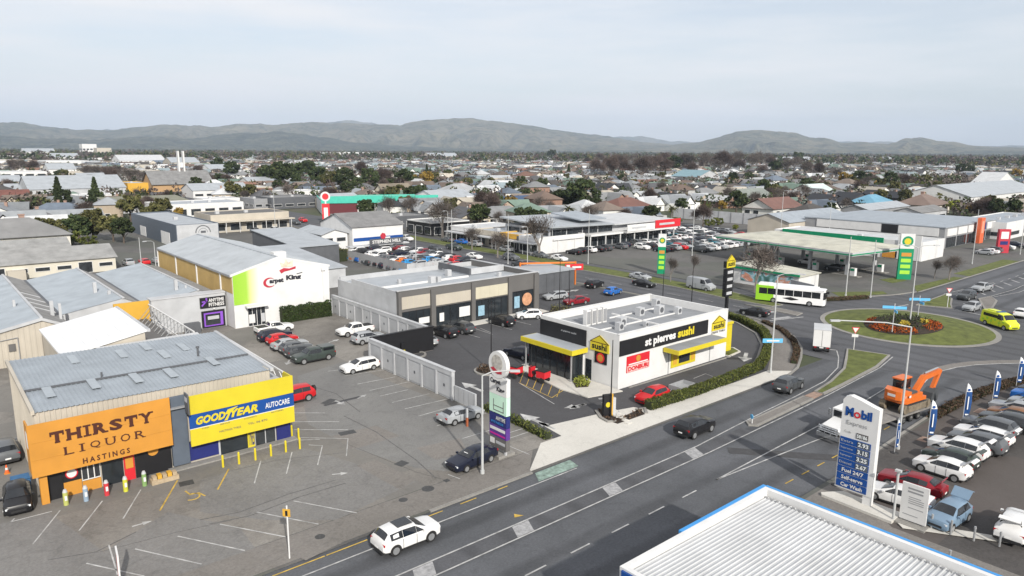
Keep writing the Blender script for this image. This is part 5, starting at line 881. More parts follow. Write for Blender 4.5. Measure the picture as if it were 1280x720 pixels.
LF_HEDGE = leaf_mat('hedge_leaves', (.05, .07, .016), (.095, .115, .025), (.15, .155, .04)); LF_CLIP = leaf_mat('clipped_hedge_leaves', (.02, .04, .01), (.035, .06, .015), (.07, .1, .025))
LF_BROWN = leaf_mat('brown_hedge_leaves', (.035, .022, .015), (.07, .045, .03), (.12, .08, .05)); LF_EVER = leaf_mat('evergreen_leaves', (.018, .03, .012), (.035, .05, .018), (.065, .08, .03))
LF_OLIVE = leaf_mat('olive_leaves', (.045, .05, .018), (.085, .085, .03), (.13, .12, .045)); LF_TWIG = leaf_mat('bare_twigs', (.06, .05, .045), (.1, .085, .075), (.15, .125, .11)); LF_RED = leaf_mat('reddish_twigs', (.055, .04, .036), (.085, .064, .056), (.125, .095, .083))
LF_GOLD = leaf_mat('golden_leaves', (.16, .1, .02), (.26, .17, .03), (.34, .24, .06)); LF_LIME = leaf_mat('lime_leaves', (.1, .12, .02), (.17, .19, .03), (.24, .25, .06)); LF_MAR = leaf_mat('orange_flowers', (.2, .035, .008), (.32, .06, .01), (.42, .12, .015)); LF_YEL = leaf_mat('yellow_flowers', (.3, .22, .03), (.42, .32, .04), (.48, .4, .08))
M_BARK = mat('bark', (.1, .08, .065), .95, .3, 4); M_BARKG = mat('grey_bark', (.2, .18, .165), .95, .25, 4)
def leaves(P, size, r=rng, flat=.0):
    n = len(P); d = r.normal(size=(n, 3)); d /= np.linalg.norm(d, axis=1)[:, None]; e = r.normal(size=(n, 3)); e -= (e*d).sum(1)[:, None]*d; e /= np.linalg.norm(e, axis=1)[:, None]
    s = size*r.uniform(.55, 1.3, size=(n, 1)); a, b = d*s, e*s*.6
    V = np.stack([P-a, P+b, P+a, P-b], 1).reshape(-1, 3); return V, [(4*i, 4*i+1, 4*i+2, 4*i+3) for i in range(n)]
def add_leaves(b, P, size): V, f = leaves(np.asarray(P), size); b.add(V.tolist(), f)
def hedge(name, path, wd, h, m, label, z=.12, dens=95, size=.095, core=None, cat='hedge'):
    P = [np.array(p, float) for p in path]; o = P[len(P)//2]; B = thing(name, label, cat, (o[0], o[1], z)); b = MB()
    b.strip(path, wd*.8, z, z+h*.9); part(b, 'stems', core or mat('hedge_core', (.025, .032, .012), 1, .3, 3), B); pts = []
    for p, q in zip(P[:-1], P[1:]):
        L_ = np.hypot(*(q-p)); n = int(L_*(2*h+wd)*dens); t = rng.random(n); d = (q-p)/L_; nn = np.array([-d[1], d[0]]); k = rng.random(n)*(2*h+wd); u = np.where(k < h, -wd/2, np.where(k > h+wd, wd/2, k-h-wd/2)); zz = np.where(k < h, k, np.where(k > h+wd, k-h-wd, h))
        wob = 1+.05*np.sin(t*L_*1.7)+.04*np.sin(t*L_*4.1+1); u = u*wob+rng.normal(0, .035, n); zz = np.maximum(.03, zz*wob+rng.normal(0, .04, n)); c = p+np.outer(t, q-p)+np.outer(u, nn); pts.append(np.column_stack([c, z+zz]))
    f = MB(); add_leaves(f, np.concatenate(pts), size); part(f, 'foliage', m, B); return B
hedge('drive_through_hedge', [(55.8, 43.95), (63, 43.65), (70, 43.8), (77.3, 44.3), (82, 46.2), (88, 49.2), (93.2, 53.2), (97, 58.8), (99.2, 65.5)], 1.0, .85, LF_HEDGE, 'olive green hedge curving round the sushi drive-through lane')
edge([(56.4, 44.6), (63, 44.2), (70, 44.4), (76.8, 44.9), (81.5, 47.0), (87.3, 49.9), (92.3, 53.8), (95.9, 59.2), (98, 65.8)], .3, .24)
hedge('brown_hedge', [(82.5, 42.7), (88, 45.2), (92.6, 48.2), (96.8, 52.2), (99.6, 57)], .7, .34, LF_BROWN, 'low brown winter hedge edging the footpath by the roundabout')
hedge('brown_hedge', [(75.5, 24.3), (82, 24.1), (87, 23.7), (93.6, 22.8), (97.6, 21.8), (102.6, 19)], .9, .55, LF_BROWN, 'low brown winter hedge edging the sales yard below the flags')
hedge('clipped_hedge', [(42.2, 102.9), (50.2, 102.9)], 1.1, 2.3, LF_CLIP, 'tall clipped dark green hedge under the carpet lettering', dens=80, size=.12)
hedge('lot_hedge', [(43.0, 54.6), (43.1, 50), (42.7, 44.8)], .75, .55, LF_HEDGE, 'row of small shrubs dividing the two car parks', dens=40, size=.12)
hedge('verge_bushes', [(120.4, 60.2), (126, 57.2), (131, 55)], .9, .5, LF_BROWN, 'low dark bushes on the verge by the fuel station')
hedge('yard_shrubs', [(78, 152), (78.4, 162)], 2.2, 2.6, LF_OLIVE, 'olive shrubs against the grey steel yard fence', size=.25, dens=14)
def bed(poly, label, m, n, h, z=.12, size=.14, name='planting_bed', mul=M_MULCH):
    c = np.mean(poly, 0); B = thing(name, label, 'garden bed', (c[0], c[1], z)); part(MB().prism(poly, z, z+.05), 'mulch', mul, B); lo, hi = np.min(poly, 0), np.max(poly, 0); P = rng.uniform(lo, hi, (n*3, 2)); pl = [tuple(p) for p in poly]
    def inside(p):
        c_ = False; j = len(pl)-1
        for i in range(len(pl)):
            if (pl[i][1] > p[1]) != (pl[j][1] > p[1]) and p[0] < (pl[j][0]-pl[i][0])*(p[1]-pl[i][1])/(pl[j][1]-pl[i][1])+pl[i][0]: c_ = not c_
            j = i
        return c_
    P = np.array([p for p in P if inside(p)][:n]); f = MB(); add_leaves(f, np.column_stack([P, z+.05+rng.random(len(P))*h]), size); part(f, 'plants', m, B); return B
bed(gl('716,478 726,472 738,479 735,485 720,486'), 'small green planting bed beside the restaurant entrance', LF_LIME, 260, .35, .23)
bed(gl('744,516 752,511 772,524 800,512 806,518 772,530 757,525'), 'dark mulch bed around the black and yellow drive-through menu', LF_BROWN, 120, .15)
cc = g(612, 464); bed([(cc[0]+1.6*math.cos(t), cc[1]+1.6*math.sin(t)) for t in np.linspace(0, 6.28, 20, False)], 'round dark planting bed with white kerb at a lamp post', LF_BROWN, 300, .6, .14); edge([(cc[0]+1.75*math.cos(t), cc[1]+1.75*math.sin(t)) for t in np.linspace(0, 6.28, 24, False)], .28, .26, closed=True)
cc = g(517, 444); edge([(cc[0]+1.5*math.cos(t), cc[1]+1.5*math.sin(t)) for t in np.linspace(0, 6.28, 24, False)], .28, .26, closed=True)
bed(gl('690,384 712,384 716,392 700,396 686,392'), 'green planting at the corner of the retail block', LF_OLIVE, 260, .7)
edge(gl('745,514 751,523 760,528 770,527'), .3, .26); edge(gl('795,513 806,511 808,517'), .3, .26)
for i in range(6): a, c = g(768+3.4*i, 514+3.0*i); struct(MB().box(a-.3, a+.3, c-.25, c+.25, .1, .2), 'stepping_slab', G_CONC)
# roundabout flower bed: dark soil mound with orange and yellow blocks
def zmound(x, y): r = math.hypot(x-RC[0], y-RC[1]); return float(np.interp(r, [0, 3, 6, 9, 11.4], [1, .95, .75, .4, .11]))
B = thing('roundabout_flower_bed', 'oval flower bed of dark soil with orange and yellow blooms on the roundabout', 'flower bed', (*RC, .9))
L0, R0, N0, F0 = g(1080, 402, .9), g(1180, 408, .9), g(1128, 414, .9), g(1128, 394, 1.); C0 = ((L0[0]+R0[0])/2, (L0[1]+R0[1])/2); U0 = ((R0[0]-L0[0])/2, (R0[1]-L0[1])/2); V0 = ((F0[0]-N0[0])/2, (F0[1]-N0[1])/2)
def el(t, r): return C0[0]+r*(U0[0]*math.cos(t)+V0[0]*math.sin(t)), C0[1]+r*(U0[1]*math.cos(t)+V0[1]*math.sin(t))
b = MB(); rr = [(1., .03), (.8, .35), (.5, .5), (.01, .55)]; n = 40
for (r0, h0), (r1, h1) in zip(rr[:-1], rr[1:]):
    A_ = [el(t, r0) for t in np.linspace(0, 2*math.pi, n, False)]; D_ = [el(t, r1) for t in np.linspace(0, 2*math.pi, n, False)]; b.add([(x, y, zmound(x, y)+h0) for x, y in A_]+[(x, y, zmound(x, y)+h1) for x, y in D_], [(i, (i+1) % n, n+(i+1) % n, n+i) for i in range(n)])
part(b, 'soil', M_MULCH, B)
def blooms(name, m, t0, t1, r0, r1, n, h):
    P = []
    for _ in range(n): t = rng.uniform(t0, t1); r = rng.uniform(r0, r1); x, y = el(t, r); P.append((x, y, zmound(x, y)+float(np.interp(r, [0, .5, .8, 1], [.55, .5, .35, .03]))+rng.uniform(.02, h)))
    f = MB(); add_leaves(f, np.array(P), .14); part(f, name, m, B)
blooms('orange_blooms', LF_MAR, math.pi*1.12, math.pi*1.62, .66, .96, 620, .22); blooms('orange_blooms', LF_MAR, math.pi*1.74, math.pi*2.1, .62, .96, 330, .22); blooms('orange_blooms', LF_MAR, math.pi*.86, math.pi*1.05, .75, .97, 160, .25)
blooms('yellow_blooms', LF_YEL, math.pi*1.42, math.pi*1.6, .2, .5, 260, .35); blooms('yellow_blooms', LF_YEL, math.pi*1.9, math.pi*2.02, .4, .62, 160, .4); blooms('low_shrubs', LF_EVER, 0, math.pi*2, .1, .85, 900, .4)
# ================================================================ SIGNS AND STREET FURNITURE
def zat(x, y, py):
    lo, hi = 0, 60
    for _ in range(40):
        m = (lo+hi)/2
        if proj((x, y, m))[1] > py: lo = m
        else: hi = m
    return lo
def lamp(px, py, top, arms, label, m=M_POLE, r=.09, al=2.2, z=ZB, group=None):
    x, y = g(px, py, z); h = zat(x, y, top); B = thing('street_lamp', label, 'street lamp', (x, y, z), 0, group); part(MB().tube((x, y, z), (x, y, h), r*1.3, r*.7, 10), 'pole', m, B); part(MB().cyl(x, y, z, z+.3, r*2, n=10), 'base', m, B)
    for deg in arms:
        d = (math.cos(math.radians(deg)), math.sin(math.radians(deg))); pts = [(x, y, h), (x+d[0]*al*.35, y+d[1]*al*.35, h+.35), (x+d[0]*al, y+d[1]*al, h+.45)]; part(MB().path(pts, r*.6), 'arm', m, B); q = (x+d[0]*(al+.3), y+d[1]*(al+.3), h+.42); part(MB().beam((x+d[0]*al, y+d[1]*al, h+.43), (x+d[0]*(al+.8), y+d[1]*(al+.8), h+.42), .28, .14), 'lamp_head', W_LGREY, B)
    return B
lamp(603, 592, 470, [-40], 'grey street lamp with curved arm beside the carpet sign pylon'); lamp(963, 466, 345, [-70], 'grey street lamp with blue street name board by the hedge')
lamp(1122, 561, 409, [135], 'tall grey street lamp rising behind the transporter truck', al=6.0); lamp(1137, 405, 310, [-45, 135], 'tall double-arm lamp in the middle of the roundabout', z=.9)
lamp(1057, 370, 296, [], 'plain grey pole on the verge beside the fuel station'); lamp(614, 464, 372, [], 'slim black lamp column in the round planting bed', W_BLACK, .06); lamp(763, 521, 425, [], 'slim black lamp column by the drive-through menu', W_BLACK, .06); lamp(699, 397, 326, [], 'slim black lamp column left of the maroon sedan', W_BLACK, .06); lamp(711, 397, 337, [], 'slim black lamp column right of the maroon sedan', W_BLACK, .06)
lamp(828, 382, 338, [], 'slim black column behind the restaurant roof', W_BLACK, .06); lamp(864, 386, 338, [], 'slim black column near the silver van', W_BLACK, .06)
for i, (px, py, tp) in enumerate(((659, 347, 285), (735, 330, 262), (565, 322, 262), (560, 300, 265), (865, 320, 255), (975, 300, 240), (1035, 305, 255), (1215, 330, 262), (1088, 372, 300), (345, 300, 240), (470, 300, 255), (178, 345, 297), (196, 345, 303), (690, 315, 272), (635, 330, 268), (1275, 318, 265), (520, 330, 282))): lamp(px, py, tp, [] if i % 3 else [200], 'grey lamp standard among the shops and side streets', r=.08, al=1.6, group='lamp standards among shops and streets')
x, y = g(963, 466); bd = thing('street_name_sign', 'bright blue street name board on lamp post at footpath corner', 'sign', (x, y, 4)); part(MB().beam((x-.95, y+.75, 4.05), (x+.9, y-.75, 4.05), .06, .5), 'board', mat('pale_blue_sign', (.12, .42, .7), .4, 0), bd); part(MB().beam((x-.62, y+.44, 4.05), (x+.55, y-.5, 4.05), .09, .16), 'white_bar', W_WHITE, bd)
def giveway(px, py, tp, label, turn=0):
    x, y = g(px, py, .17); h = zat(x, y, tp); B = thing('give_way_sign', label, 'sign', (x, y, .17), math.radians(-50+turn)); part(MB().tube((0, 0, 0), (0, 0, h-.2), .05), 'post', W_WHITE, B, world=False); part(MB().add([(-.5, -.06, h-.17), (.5, -.06, h-.17), (0, -.06, h-1.05), (-.5, -.03, h-.17), (.5, -.03, h-.17), (0, -.03, h-1.05)], [(0, 2, 1), (3, 4, 5), (0, 1, 4, 3), (1, 2, 5, 4), (2, 0, 3, 5)]), 'triangle', W_RED, B, world=False)
    part(MB().add([(-.36, -.075, h-.25), (.36, -.075, h-.25), (0, -.075, h-.9)], [(0, 2, 1)]), 'triangle_face', W_WHITE, B, world=False); part(MB().box(-.4, .4, -.07, -.03, h-1.5, h-1.12), 'plate', W_WHITE, B, world=False)
giveway(1067, 437, 409, 'give way sign on the near grass island, red and white triangle'); giveway(1184, 384, 360, 'give way sign on the far grass island, red and white triangle')
def dirsign(px, py, tp, label, deg):
    x, y = g(px, py, .8); h = zat(x, y, tp); B = thing('direction_sign', label, 'sign', (x, y, .8), math.radians(deg)); W = dict(world=False); part(MB().tube((0, 0, 0), (0, 0, h-.5), .06), 'post', W_LGREY, B, **W); part(MB().box(-.05, 1.6, -.04, .04, h-1.3, h-.9), 'board', MATS['pale_blue_sign'], B, **W); part(MB().box(-1.6, .05, -.02, .02, h-1.25, h-.85), 'board', MATS['pale_blue_sign'], B, **W); part(MB().box(-.04, .04, -1.2, .05, h-1.7, h-1.32), 'board', MATS['pale_blue_sign'], B, **W)
dirsign(1115, 415, 382, 'blue direction finger boards on a post in front of the flower bed', -50); dirsign(1147, 398, 372, 'blue direction finger boards on a post behind the flower bed', -40)
x, y = g(940, 529, .17); B = thing('keep_left_sign', 'small blue keep-left marker on tip of concrete median', 'sign', (x, y, .17)); part(MB().tube((x, y, .17), (x, y, 1.0), .05), 'post', W_WHITE, B); part(MB().tube((x-.05, y+.02, .85), (x-.09, y+.04, .85), .24, n=16), 'disc', MATS['pale_blue_sign'], B)
# carpet pylon ----------------------------------------------------------------
B = thing('sign_pylon', 'tall sign pylon with round carpet emblem above white, mint and purple panels', 'sign', (37.2, 45.1, ZB)); PX = 37.0
part(MB().box(36.4, 38.2, 44.2, 45.9, ZB, .35), 'footing', G_KERB, B)
for y in (44.25, 45.85): part(MB().box(37.08, 37.28, y-.1, y+.1, .3, 7.2), 'post', W_LGREY, B)
part(MB().tube((36.95, 45.1, 8.2), (37.35, 45.1, 8.2), 1.17, n=36), 'round_board', W_WHITE, B); part(MB().tube((36.93, 45.15, 8.35), (36.945, 45.15, 8.35), .72, n=24), 'emblem', mat('pale_grey_print', (.42, .4, .37), .6, .4, 3), B)
part(MB().poly3([(36.92, 46.0, 7.8), (36.92, 45.6, 7.95), (36.92, 45.1, 7.7), (36.92, 44.5, 7.8), (36.92, 44.5, 7.5), (36.92, 45.1, 7.4), (36.92, 45.7, 7.6)]), 'ribbon_emblem', CRIM, B)
for z0, z1, m in ((5.55, 7.1, W_WHITE), (3.9, 5.53, W_MINT), (2.8, 3.8, W_NAVY), (1.75, 2.78, W_PURPLE), (.75, 1.73, W_TAUPE)): part(MB().box(36.98, 37.42, 43.95, 46.2, z0, z1), 'sign_panel', m, B)
text('Carpet', 'l', 36.98, 46.05, 44.7, 6.4, 6.95, NAV, B, .04); text('King', 'l', 36.98, 45.2, 44.15, 5.75, 6.3, NAV, B, .04); text('ANYTIME', 'l', 36.98, 45.3, 44.05, 3.3, 3.65, W_WHITE, B, .03); text('FITNESS', 'l', 36.98, 45.9, 44.3, 2.95, 3.15, W_SKYBLUE, B, .02); part(panel('l', 36.98, 44.1, 46.1, 2.32, 2.58, .02), 'white_print', W_WHITE, B)
part(panel('l', 36.98, 44.1, 46.1, 1.9, 2.03, .02), 'magenta_stripe', mat('magenta', (.5, .02, .25), .5, 0), B); part(panel('l', 36.98, 45.5, 46.1, 1.05, 1.55, .02), 'shield_logo', W_WHITE, B); part(panel('l', 36.98, 44.1, 45.3, 1.15, 1.4, .02), 'white_bar', W_LGREY, B)
for z in (4.1, 4.5): part(panel('l', 36.98, 44.3, 45.6, z, z+.06, .02), 'thin_line', W_TAUPE, B)
for yy in (44.3, 45.6): part(panel('l', 36.98, yy, yy+.06, 4.1, 5.1, .02), 'thin_line', W_TAUPE, B)
# fuel price sign -----------------------------------------------------------------
B = thing('fuel_price_sign', 'tall white and blue fuel price sign with rounded top corner', 'sign', (52.2, 21.5, ZB)); SX = 52.0
pts = [(22.85, 1.0), (20.15, 1.0), (20.15, 7.75), (20.6, 7.85), (21.6, 8.15), (22.3, 8.3), (22.6, 8.2), (22.8, 7.9)]; n = len(pts)
part(MB().add([(SX, y, z) for y, z in pts]+[(SX+.55, y, z) for y, z in pts], [tuple(range(n)), tuple(range(2*n-1, n-1, -1))]+[(i, n+i, n+(i+1) % n, (i+1) % n) for i in range(n)]), 'sign_body', W_WHITE, B); part(MB().box(SX+.05, SX+.5, 20.15, 20.75, ZB, .99), 'pillar', W_WHITE, B)
text('M', 'l', SX, 22.55, 21.95, 6.75, 7.45, W_BLUE, B, .06); part(MB().strip([(0, 0)], .1, 0, 0) if 0 else MB(), 'x', W_RED, B) if 0 else None
def ring_part(cy, cz, r0, r1, m): part(MB().add([(SX-.035, cy+r*math.cos(t), cz+r*math.sin(t)) for r in (r0, r1) for t in np.linspace(0, 2*math.pi, 20, False)], [(i, (i+1) % 20, 20+(i+1) % 20, 20+i) for i in range(20)]), 'letter', m, B)
ring_part(21.68, 6.97, .12, .24, W_RED); text('bil', 'l', SX, 21.4, 20.62, 6.75, 7.45, W_BLUE, B, .05); text('Express', 'l', SX, 22.4, 20.9, 6.0, 6.42, W_GREY, B, .0)
LCD = mat('led_digits', (.75, .78, .78), .4, 0); part(panel('l', SX, 20.75, 21.6, 5.2, 5.62, .03), 'code_strip', W_TAUPE, B); text('58186', 'l', SX-.03, 21.55, 20.8, 5.27, 5.55, LCD, B, .03); text('Code', 'l', SX, 22.5, 22.0, 5.45, 5.62, W_GREY, B, 0)
rows = [('Extra', '2.93', 0), ('Supreme', '3.15', 0), ('Supreme+', '3.25', 0), ('Diesel', '2.67', 0), ('Fuel 24/7', None, 0), ('Self-serve', None, 0), ('Car Wash', None, 0)]
for i, (s, pr, _) in enumerate(rows):
    z1 = 5.05-.57*i; z0 = z1-.51; rp_ = part(panel('l', SX, 20.5, 22.75, z0, z1, .04), 'price_row', W_BLUE, B)
    if pr:
        part(panel('l', SX-.04, 20.55, 21.45, z0+.04, z1-.04, .02), 'digit_panel', W_SLATE, rp_); text(pr, 'l', SX-.06, 21.4, 20.65, z0+.09, z1-.09, LCD, rp_, .03); text(s, 'l', SX-.04, 22.65, 21.75, z0+.17, z1-.15, W_LGREY, rp_, .0)
    else: text(s, 'l', SX-.04, 22.4, 20.8, z0+.1, z1-.1, W_WHITE, rp_, .03)
part(MB().prism([(51.2, 23.4), (51.5, 23.6), (53.0, 22.6), (52.9, 18.2), (51.0, 18.2)], ZB, .3), 'concrete_plinth', G_CONC, B)
B = thing('notice_board', 'white upright notice board with small print beside the pale blue hatchback', 'notice board', (52.0, 17.2, ZB)); part(MB().box(52.0, 52.12, 16.35, 18.1, .35, 3.1), 'board', W_WHITE, B)
for i, (u, z) in enumerate(((17.7, 2.7), (17.7, 2.45), (17.6, 2.1), (17.6, 1.95), (17.6, 1.8), (17.6, 1.65), (17.6, 1.3), (17.9, .75))): part(panel('l', 52.0, u-(1.0 if i != 2 else .8), u, z, z+(.12 if i < 2 else .05), .01), 'text_line', W_GREY, B)
for y in (16.5, 17.95): part(MB().box(52.03, 52.09, y-.04, y+.04, ZB, .36), 'leg', M_STEEL, B)
part(MB().box(51.4, 52.6, 16.2, 18.3, ZB, .245), 'footing', G_KERB, B)
x, y = g(1116, 652); B = thing('steel_pole', 'short grey pole with cap between price sign and notice board', 'pole', (x, y, ZB)); part(MB().tube((x, y, ZB), (x, y, 3.9), .09), 'post', M_POLE, B); part(MB().box(x-.14, x+.14, y-.2, y+.2, 3.9, 4.05), 'cap', M_POLE, B)
# kerb posts, bollards, display stands
for i, (px, py) in enumerate(((1164, 660), (1188, 668), (1217, 676), (1249, 683), (1186, 705))): x, y = g(px, py, .2); single(MB().cyl(x, y, .2, 1.25 if i < 4 else 1.1, .07, n=10).cyl(x, y, 1.1, 1.16, .085, n=10), 'kerb_post', M_STEEL, 'galvanised post along the sales yard kerb', 'post', 'galvanised kerb posts')
for i, (px, py) in enumerate(((279, 584), (299, 580), (319.5, 575), (339, 570), (357.5, 565), (375, 561), (365, 545), (373.5, 549))): 
    x, y = g(px, py); B = thing('yellow_bollard', 'yellow steel bollard outside the tyre workshop', 'bollard', (x, y, ZB), 0, 'yellow bollards by the workshop'); part(MB().cyl(x, y, ZB, 1.1, .09, n=12), 'post', W_YEL, B); part(MB().cyl(x, y, 1.1, 1.17, .09, .03, 12), 'cap', W_YEL, B)
for px, py, c, l in ((83, 631, (.4, .42, .12), 'yellow-green'), (108, 626, (.25, .33, .42), 'pale blue'), (134, 619, (.5, .04, .05), 'red'), (157.5, 614, (.5, .5, .05), 'yellow'), (181, 607, (.2, .33, .12), 'green')):
    x, y = g(px, py); B = thing('promotional_bollard', f'{l} promotional bollard cover with white cap outside liquor shop', 'bollard', (x, y, ZB)); part(MB().cyl(x, y, ZB, 1.1, .17, n=12), 'sleeve', mat(l+'_sleeve', c, .5, .1, 3), B); part(MB().cyl(x, y, 1.1, 1.32, .17, .1, 12), 'cap', W_LGREY, B); part(MB().box(x-.08, x+.08, y-.19, y-.165, .5, .85), 'label', W_WHITE, B)
x, y = g(206, 601); B = thing('firewood_crate', 'low tan crate of bagged firewood beside the slate panel', 'crate', (x, y, ZB)); part(MB().box(x-1.0, x+1.0, y-.35, y+.35, ZB, .45), 'crate', M_TIMBER, B)
for k in range(5): part(MB().box(x-.9+.37*k, x-.6+.37*k, y-.25, y+.25, .46, .72+.06*(k % 2)), 'bag', W_GOLD if k % 2 else M_TIMBER, B)
def cone(px, py, label, s=1.): x, y = g(px, py); B = thing('traffic_cone', label, 'traffic cone', (x, y, ZB)); part(MB().box(x-.2*s, x+.2*s, y-.2*s, y+.2*s, ZB, .15), 'base', W_ORANGE, B); part(MB().cyl(x, y, .15, .85*s, .16*s, .03, 12), 'cone', mat('cone_orange', (.8, .12, .02), .5, 0), B); part(MB().cyl(x, y, .45, .62, .105*s, .08*s, 12), 'reflective_band', W_WHITE, B)
cone(9, 592, 'orange traffic cone in the alley beside the liquor shop'); cone(718, 474, 'orange traffic cone beside the restaurant door')
B = thing('pallet_stack', 'stack of blue pallets in the alley behind orange sign corner', 'pallets', (*g(27, 612), ZB)); x, y = g(27, 612)
for k in range(7): part(MB().box(x-.6, x+.6, y-.5, y+.5, ZB+.16*k, ZB+.16*k+.11), 'pallet', mat('pallet_blue', (.04, .12, .25), .8, .2, 3), B)
x, y = g(362, 698); B = thing('warning_sign', 'orange round warning sign on a white post at the car park edge', 'sign', (x, y, ZB), math.radians(-50)); h = zat(x, y, 634); part(MB().tube((0, 0, 0), (0, 0, h), .05), 'post', W_WHITE, B, world=False); part(MB().tube((0, -.06, h-.45), (0, -.09, h-.45), .36, n=4), 'diamond', W_GOLD, B, world=False); part(MB().box(-.08, .08, -.1, -.09, h-.65, h-.3), 'symbol', W_BLACK, B, world=False)
x, y = g(150, 730); q = ray(146, 705); va = math.atan2(q[1], q[0])+.035; B = thing('upright_banner_board', 'tall thin white-edged sign board standing edge-on in the car park', 'sign board', (x, y, ZB), va); W = dict(world=False)
part(MB().box(-.6, .6, -.03, .03, .25, 2.1), 'board', W_RED, B, **W); part(MB().box(-.66, .66, -.05, .05, 2.1, 2.2).box(-.66, -.6, -.05, .05, .2, 2.1), 'white_edge', W_WHITE, B, **W); part(MB().box(-.5, .5, -.35, .35, 0, .2), 'base', W_DGREY, B, **W)
x, y = g(584, 533); B = thing('marker_post', 'rust orange and white marker post behind the silver coupe', 'post', (x, y, ZB)); part(MB().box(x-.09, x+.09, y-.09, y+.09, ZB, 1.0), 'lower_post', mat('rust_orange', (.35, .1, .04), .8, .15), B); part(MB().box(x-.085, x+.085, y-.085, y+.085, 1.0, 1.9), 'upper_post', W_LGREY, B)
x, y = g(759, 520); B = thing('drive_through_menu', 'black and yellow drive-through menu cabinet in the mulch bed', 'sign', (x, y, .15), math.radians(-20)); W = dict(world=False); part(MB().box(-.5, .35, -.2, .2, 0, 2.2), 'cabinet', W_BLACK, B, **W); part(MB().box(.36, .5, -.22, .22, 0, 2.25), 'side_trim', W_GOLD, B, **W); part(MB().box(.51, .85, -.15, .15, 0, 1.8), 'grey_cabinet', W_LGREY, B, **W); part(MB().tube((-.05, -.24, 1.2), (-.05, -.2, 1.2), .26, n=16), 'round_sticker', W_YEL, B, **W)
# feather flags
FL = mat('flag_blue', (.012, .06, .2), .7, .1, 2); FW = mat('flag_white', (.72, .74, .76), .7, .05, 2)
def feather(px, py, tp, label, deg=-50, wd=.75):
    x, y = g(px, py); h = zat(x, y, tp); B = thing('feather_flag', label, 'flag', (x, y, ZB), math.radians(deg)); W = dict(world=False); prof = [(.5, .55), (1.2, .68), (2.0, .75), (h*.78, .7), (h*.86, .58), (h*.93, .4), (h-.02, .08)]
    part(MB().path([(0, 0, 0), (0, 0, h*.8), (.03, 0, h*.93), (.1, 0, h)], .03, 6), 'pole', W_LGREY, B, **W); part(MB().cyl(0, 0, 0, .06, .35, .3, 12), 'base', V_TRIM, B, **W)
    def cloth(a, c, m, nm):
        b = MB(); pr = [p for p in prof if a <= p[0] <= c]; V = []
        for z, w_ in pr:
            for k in range(5): u = k/4; V.append((.03+u*w_*wd, .06*math.sin(3*u+z*1.3), z))
        nr = len(pr); b.add(V, [(5*i+k, 5*i+k+1, 5*i+5+k+1, 5*i+5+k) for i in range(nr-1) for k in range(4)]); return part(b, nm, m, B, **W)
    zc = h*.78; lo = cloth(0, zc+.01, FL, 'blue_cloth'); cloth(zc-.01, h, FW, 'white_cloth'); part(MB().box(.28*wd, .4*wd, -.09, -.075, 1.3, h*.66), 'white_print', FW, lo, **W); part(MB().box(.1, .55*wd, -.09, -.075, .7, .84), 'white_stripe', FW, lo, **W); part(MB().tube((.3*wd, -.075, h*.83), (.3*wd, -.09, h*.83), .13, n=14), 'round_print', W_BLUE, B, **W)
for i, (px, py, tp) in enumerate(((1159, 550, 501), (1203, 527, 480), (1240, 503, 464), (1270, 483, 447))): feather(px, py, tp, ['blue and white feather flag nearest the transporter deck', 'blue and white feather flag second from the transporter', 'blue and white feather flag third from the transporter', 'blue and white feather flag farthest along the brown hedge'][i])
feather(1044, 606, 558, 'blue and white feather flag half hidden behind the price sign'); feather(1118, 566, 524, 'dark feather flag furled beside the tall street lamp', -20, .45)
# tall sushi pylon behind the restaurant
x, y = g(907, 399); hh = zat(x, y, 318); B = thing('sushi_pylon', 'tall black pole sign with yellow house emblem above black boards', 'sign', (x, y, ZB)); part(MB().box(x-.2, x+.2, y-.2, y+.2, ZB, hh-1.5), 'pole', W_BLACK, B)
sushi_house('f', y-.3, x-1.1, x+1.1, hh-2.0, hh, B); part(MB().box(x-1.1, x+1.1, y-.25, y+.25, hh-2.0, hh-1.0), 'emblem_box', W_BLACK, B)
for k in range(4): bd = part(MB().box(x-.95, x+.95, y-.3, y+.3, hh-3.25-1.1*k, hh-2.2-1.1*k), 'board', W_BLACK, B); part(MB().box(x-.7, x+.7, y-.33, y-.305, hh-2.95-1.1*k, hh-2.5-1.1*k), 'white_print', W_LGREY, bd)
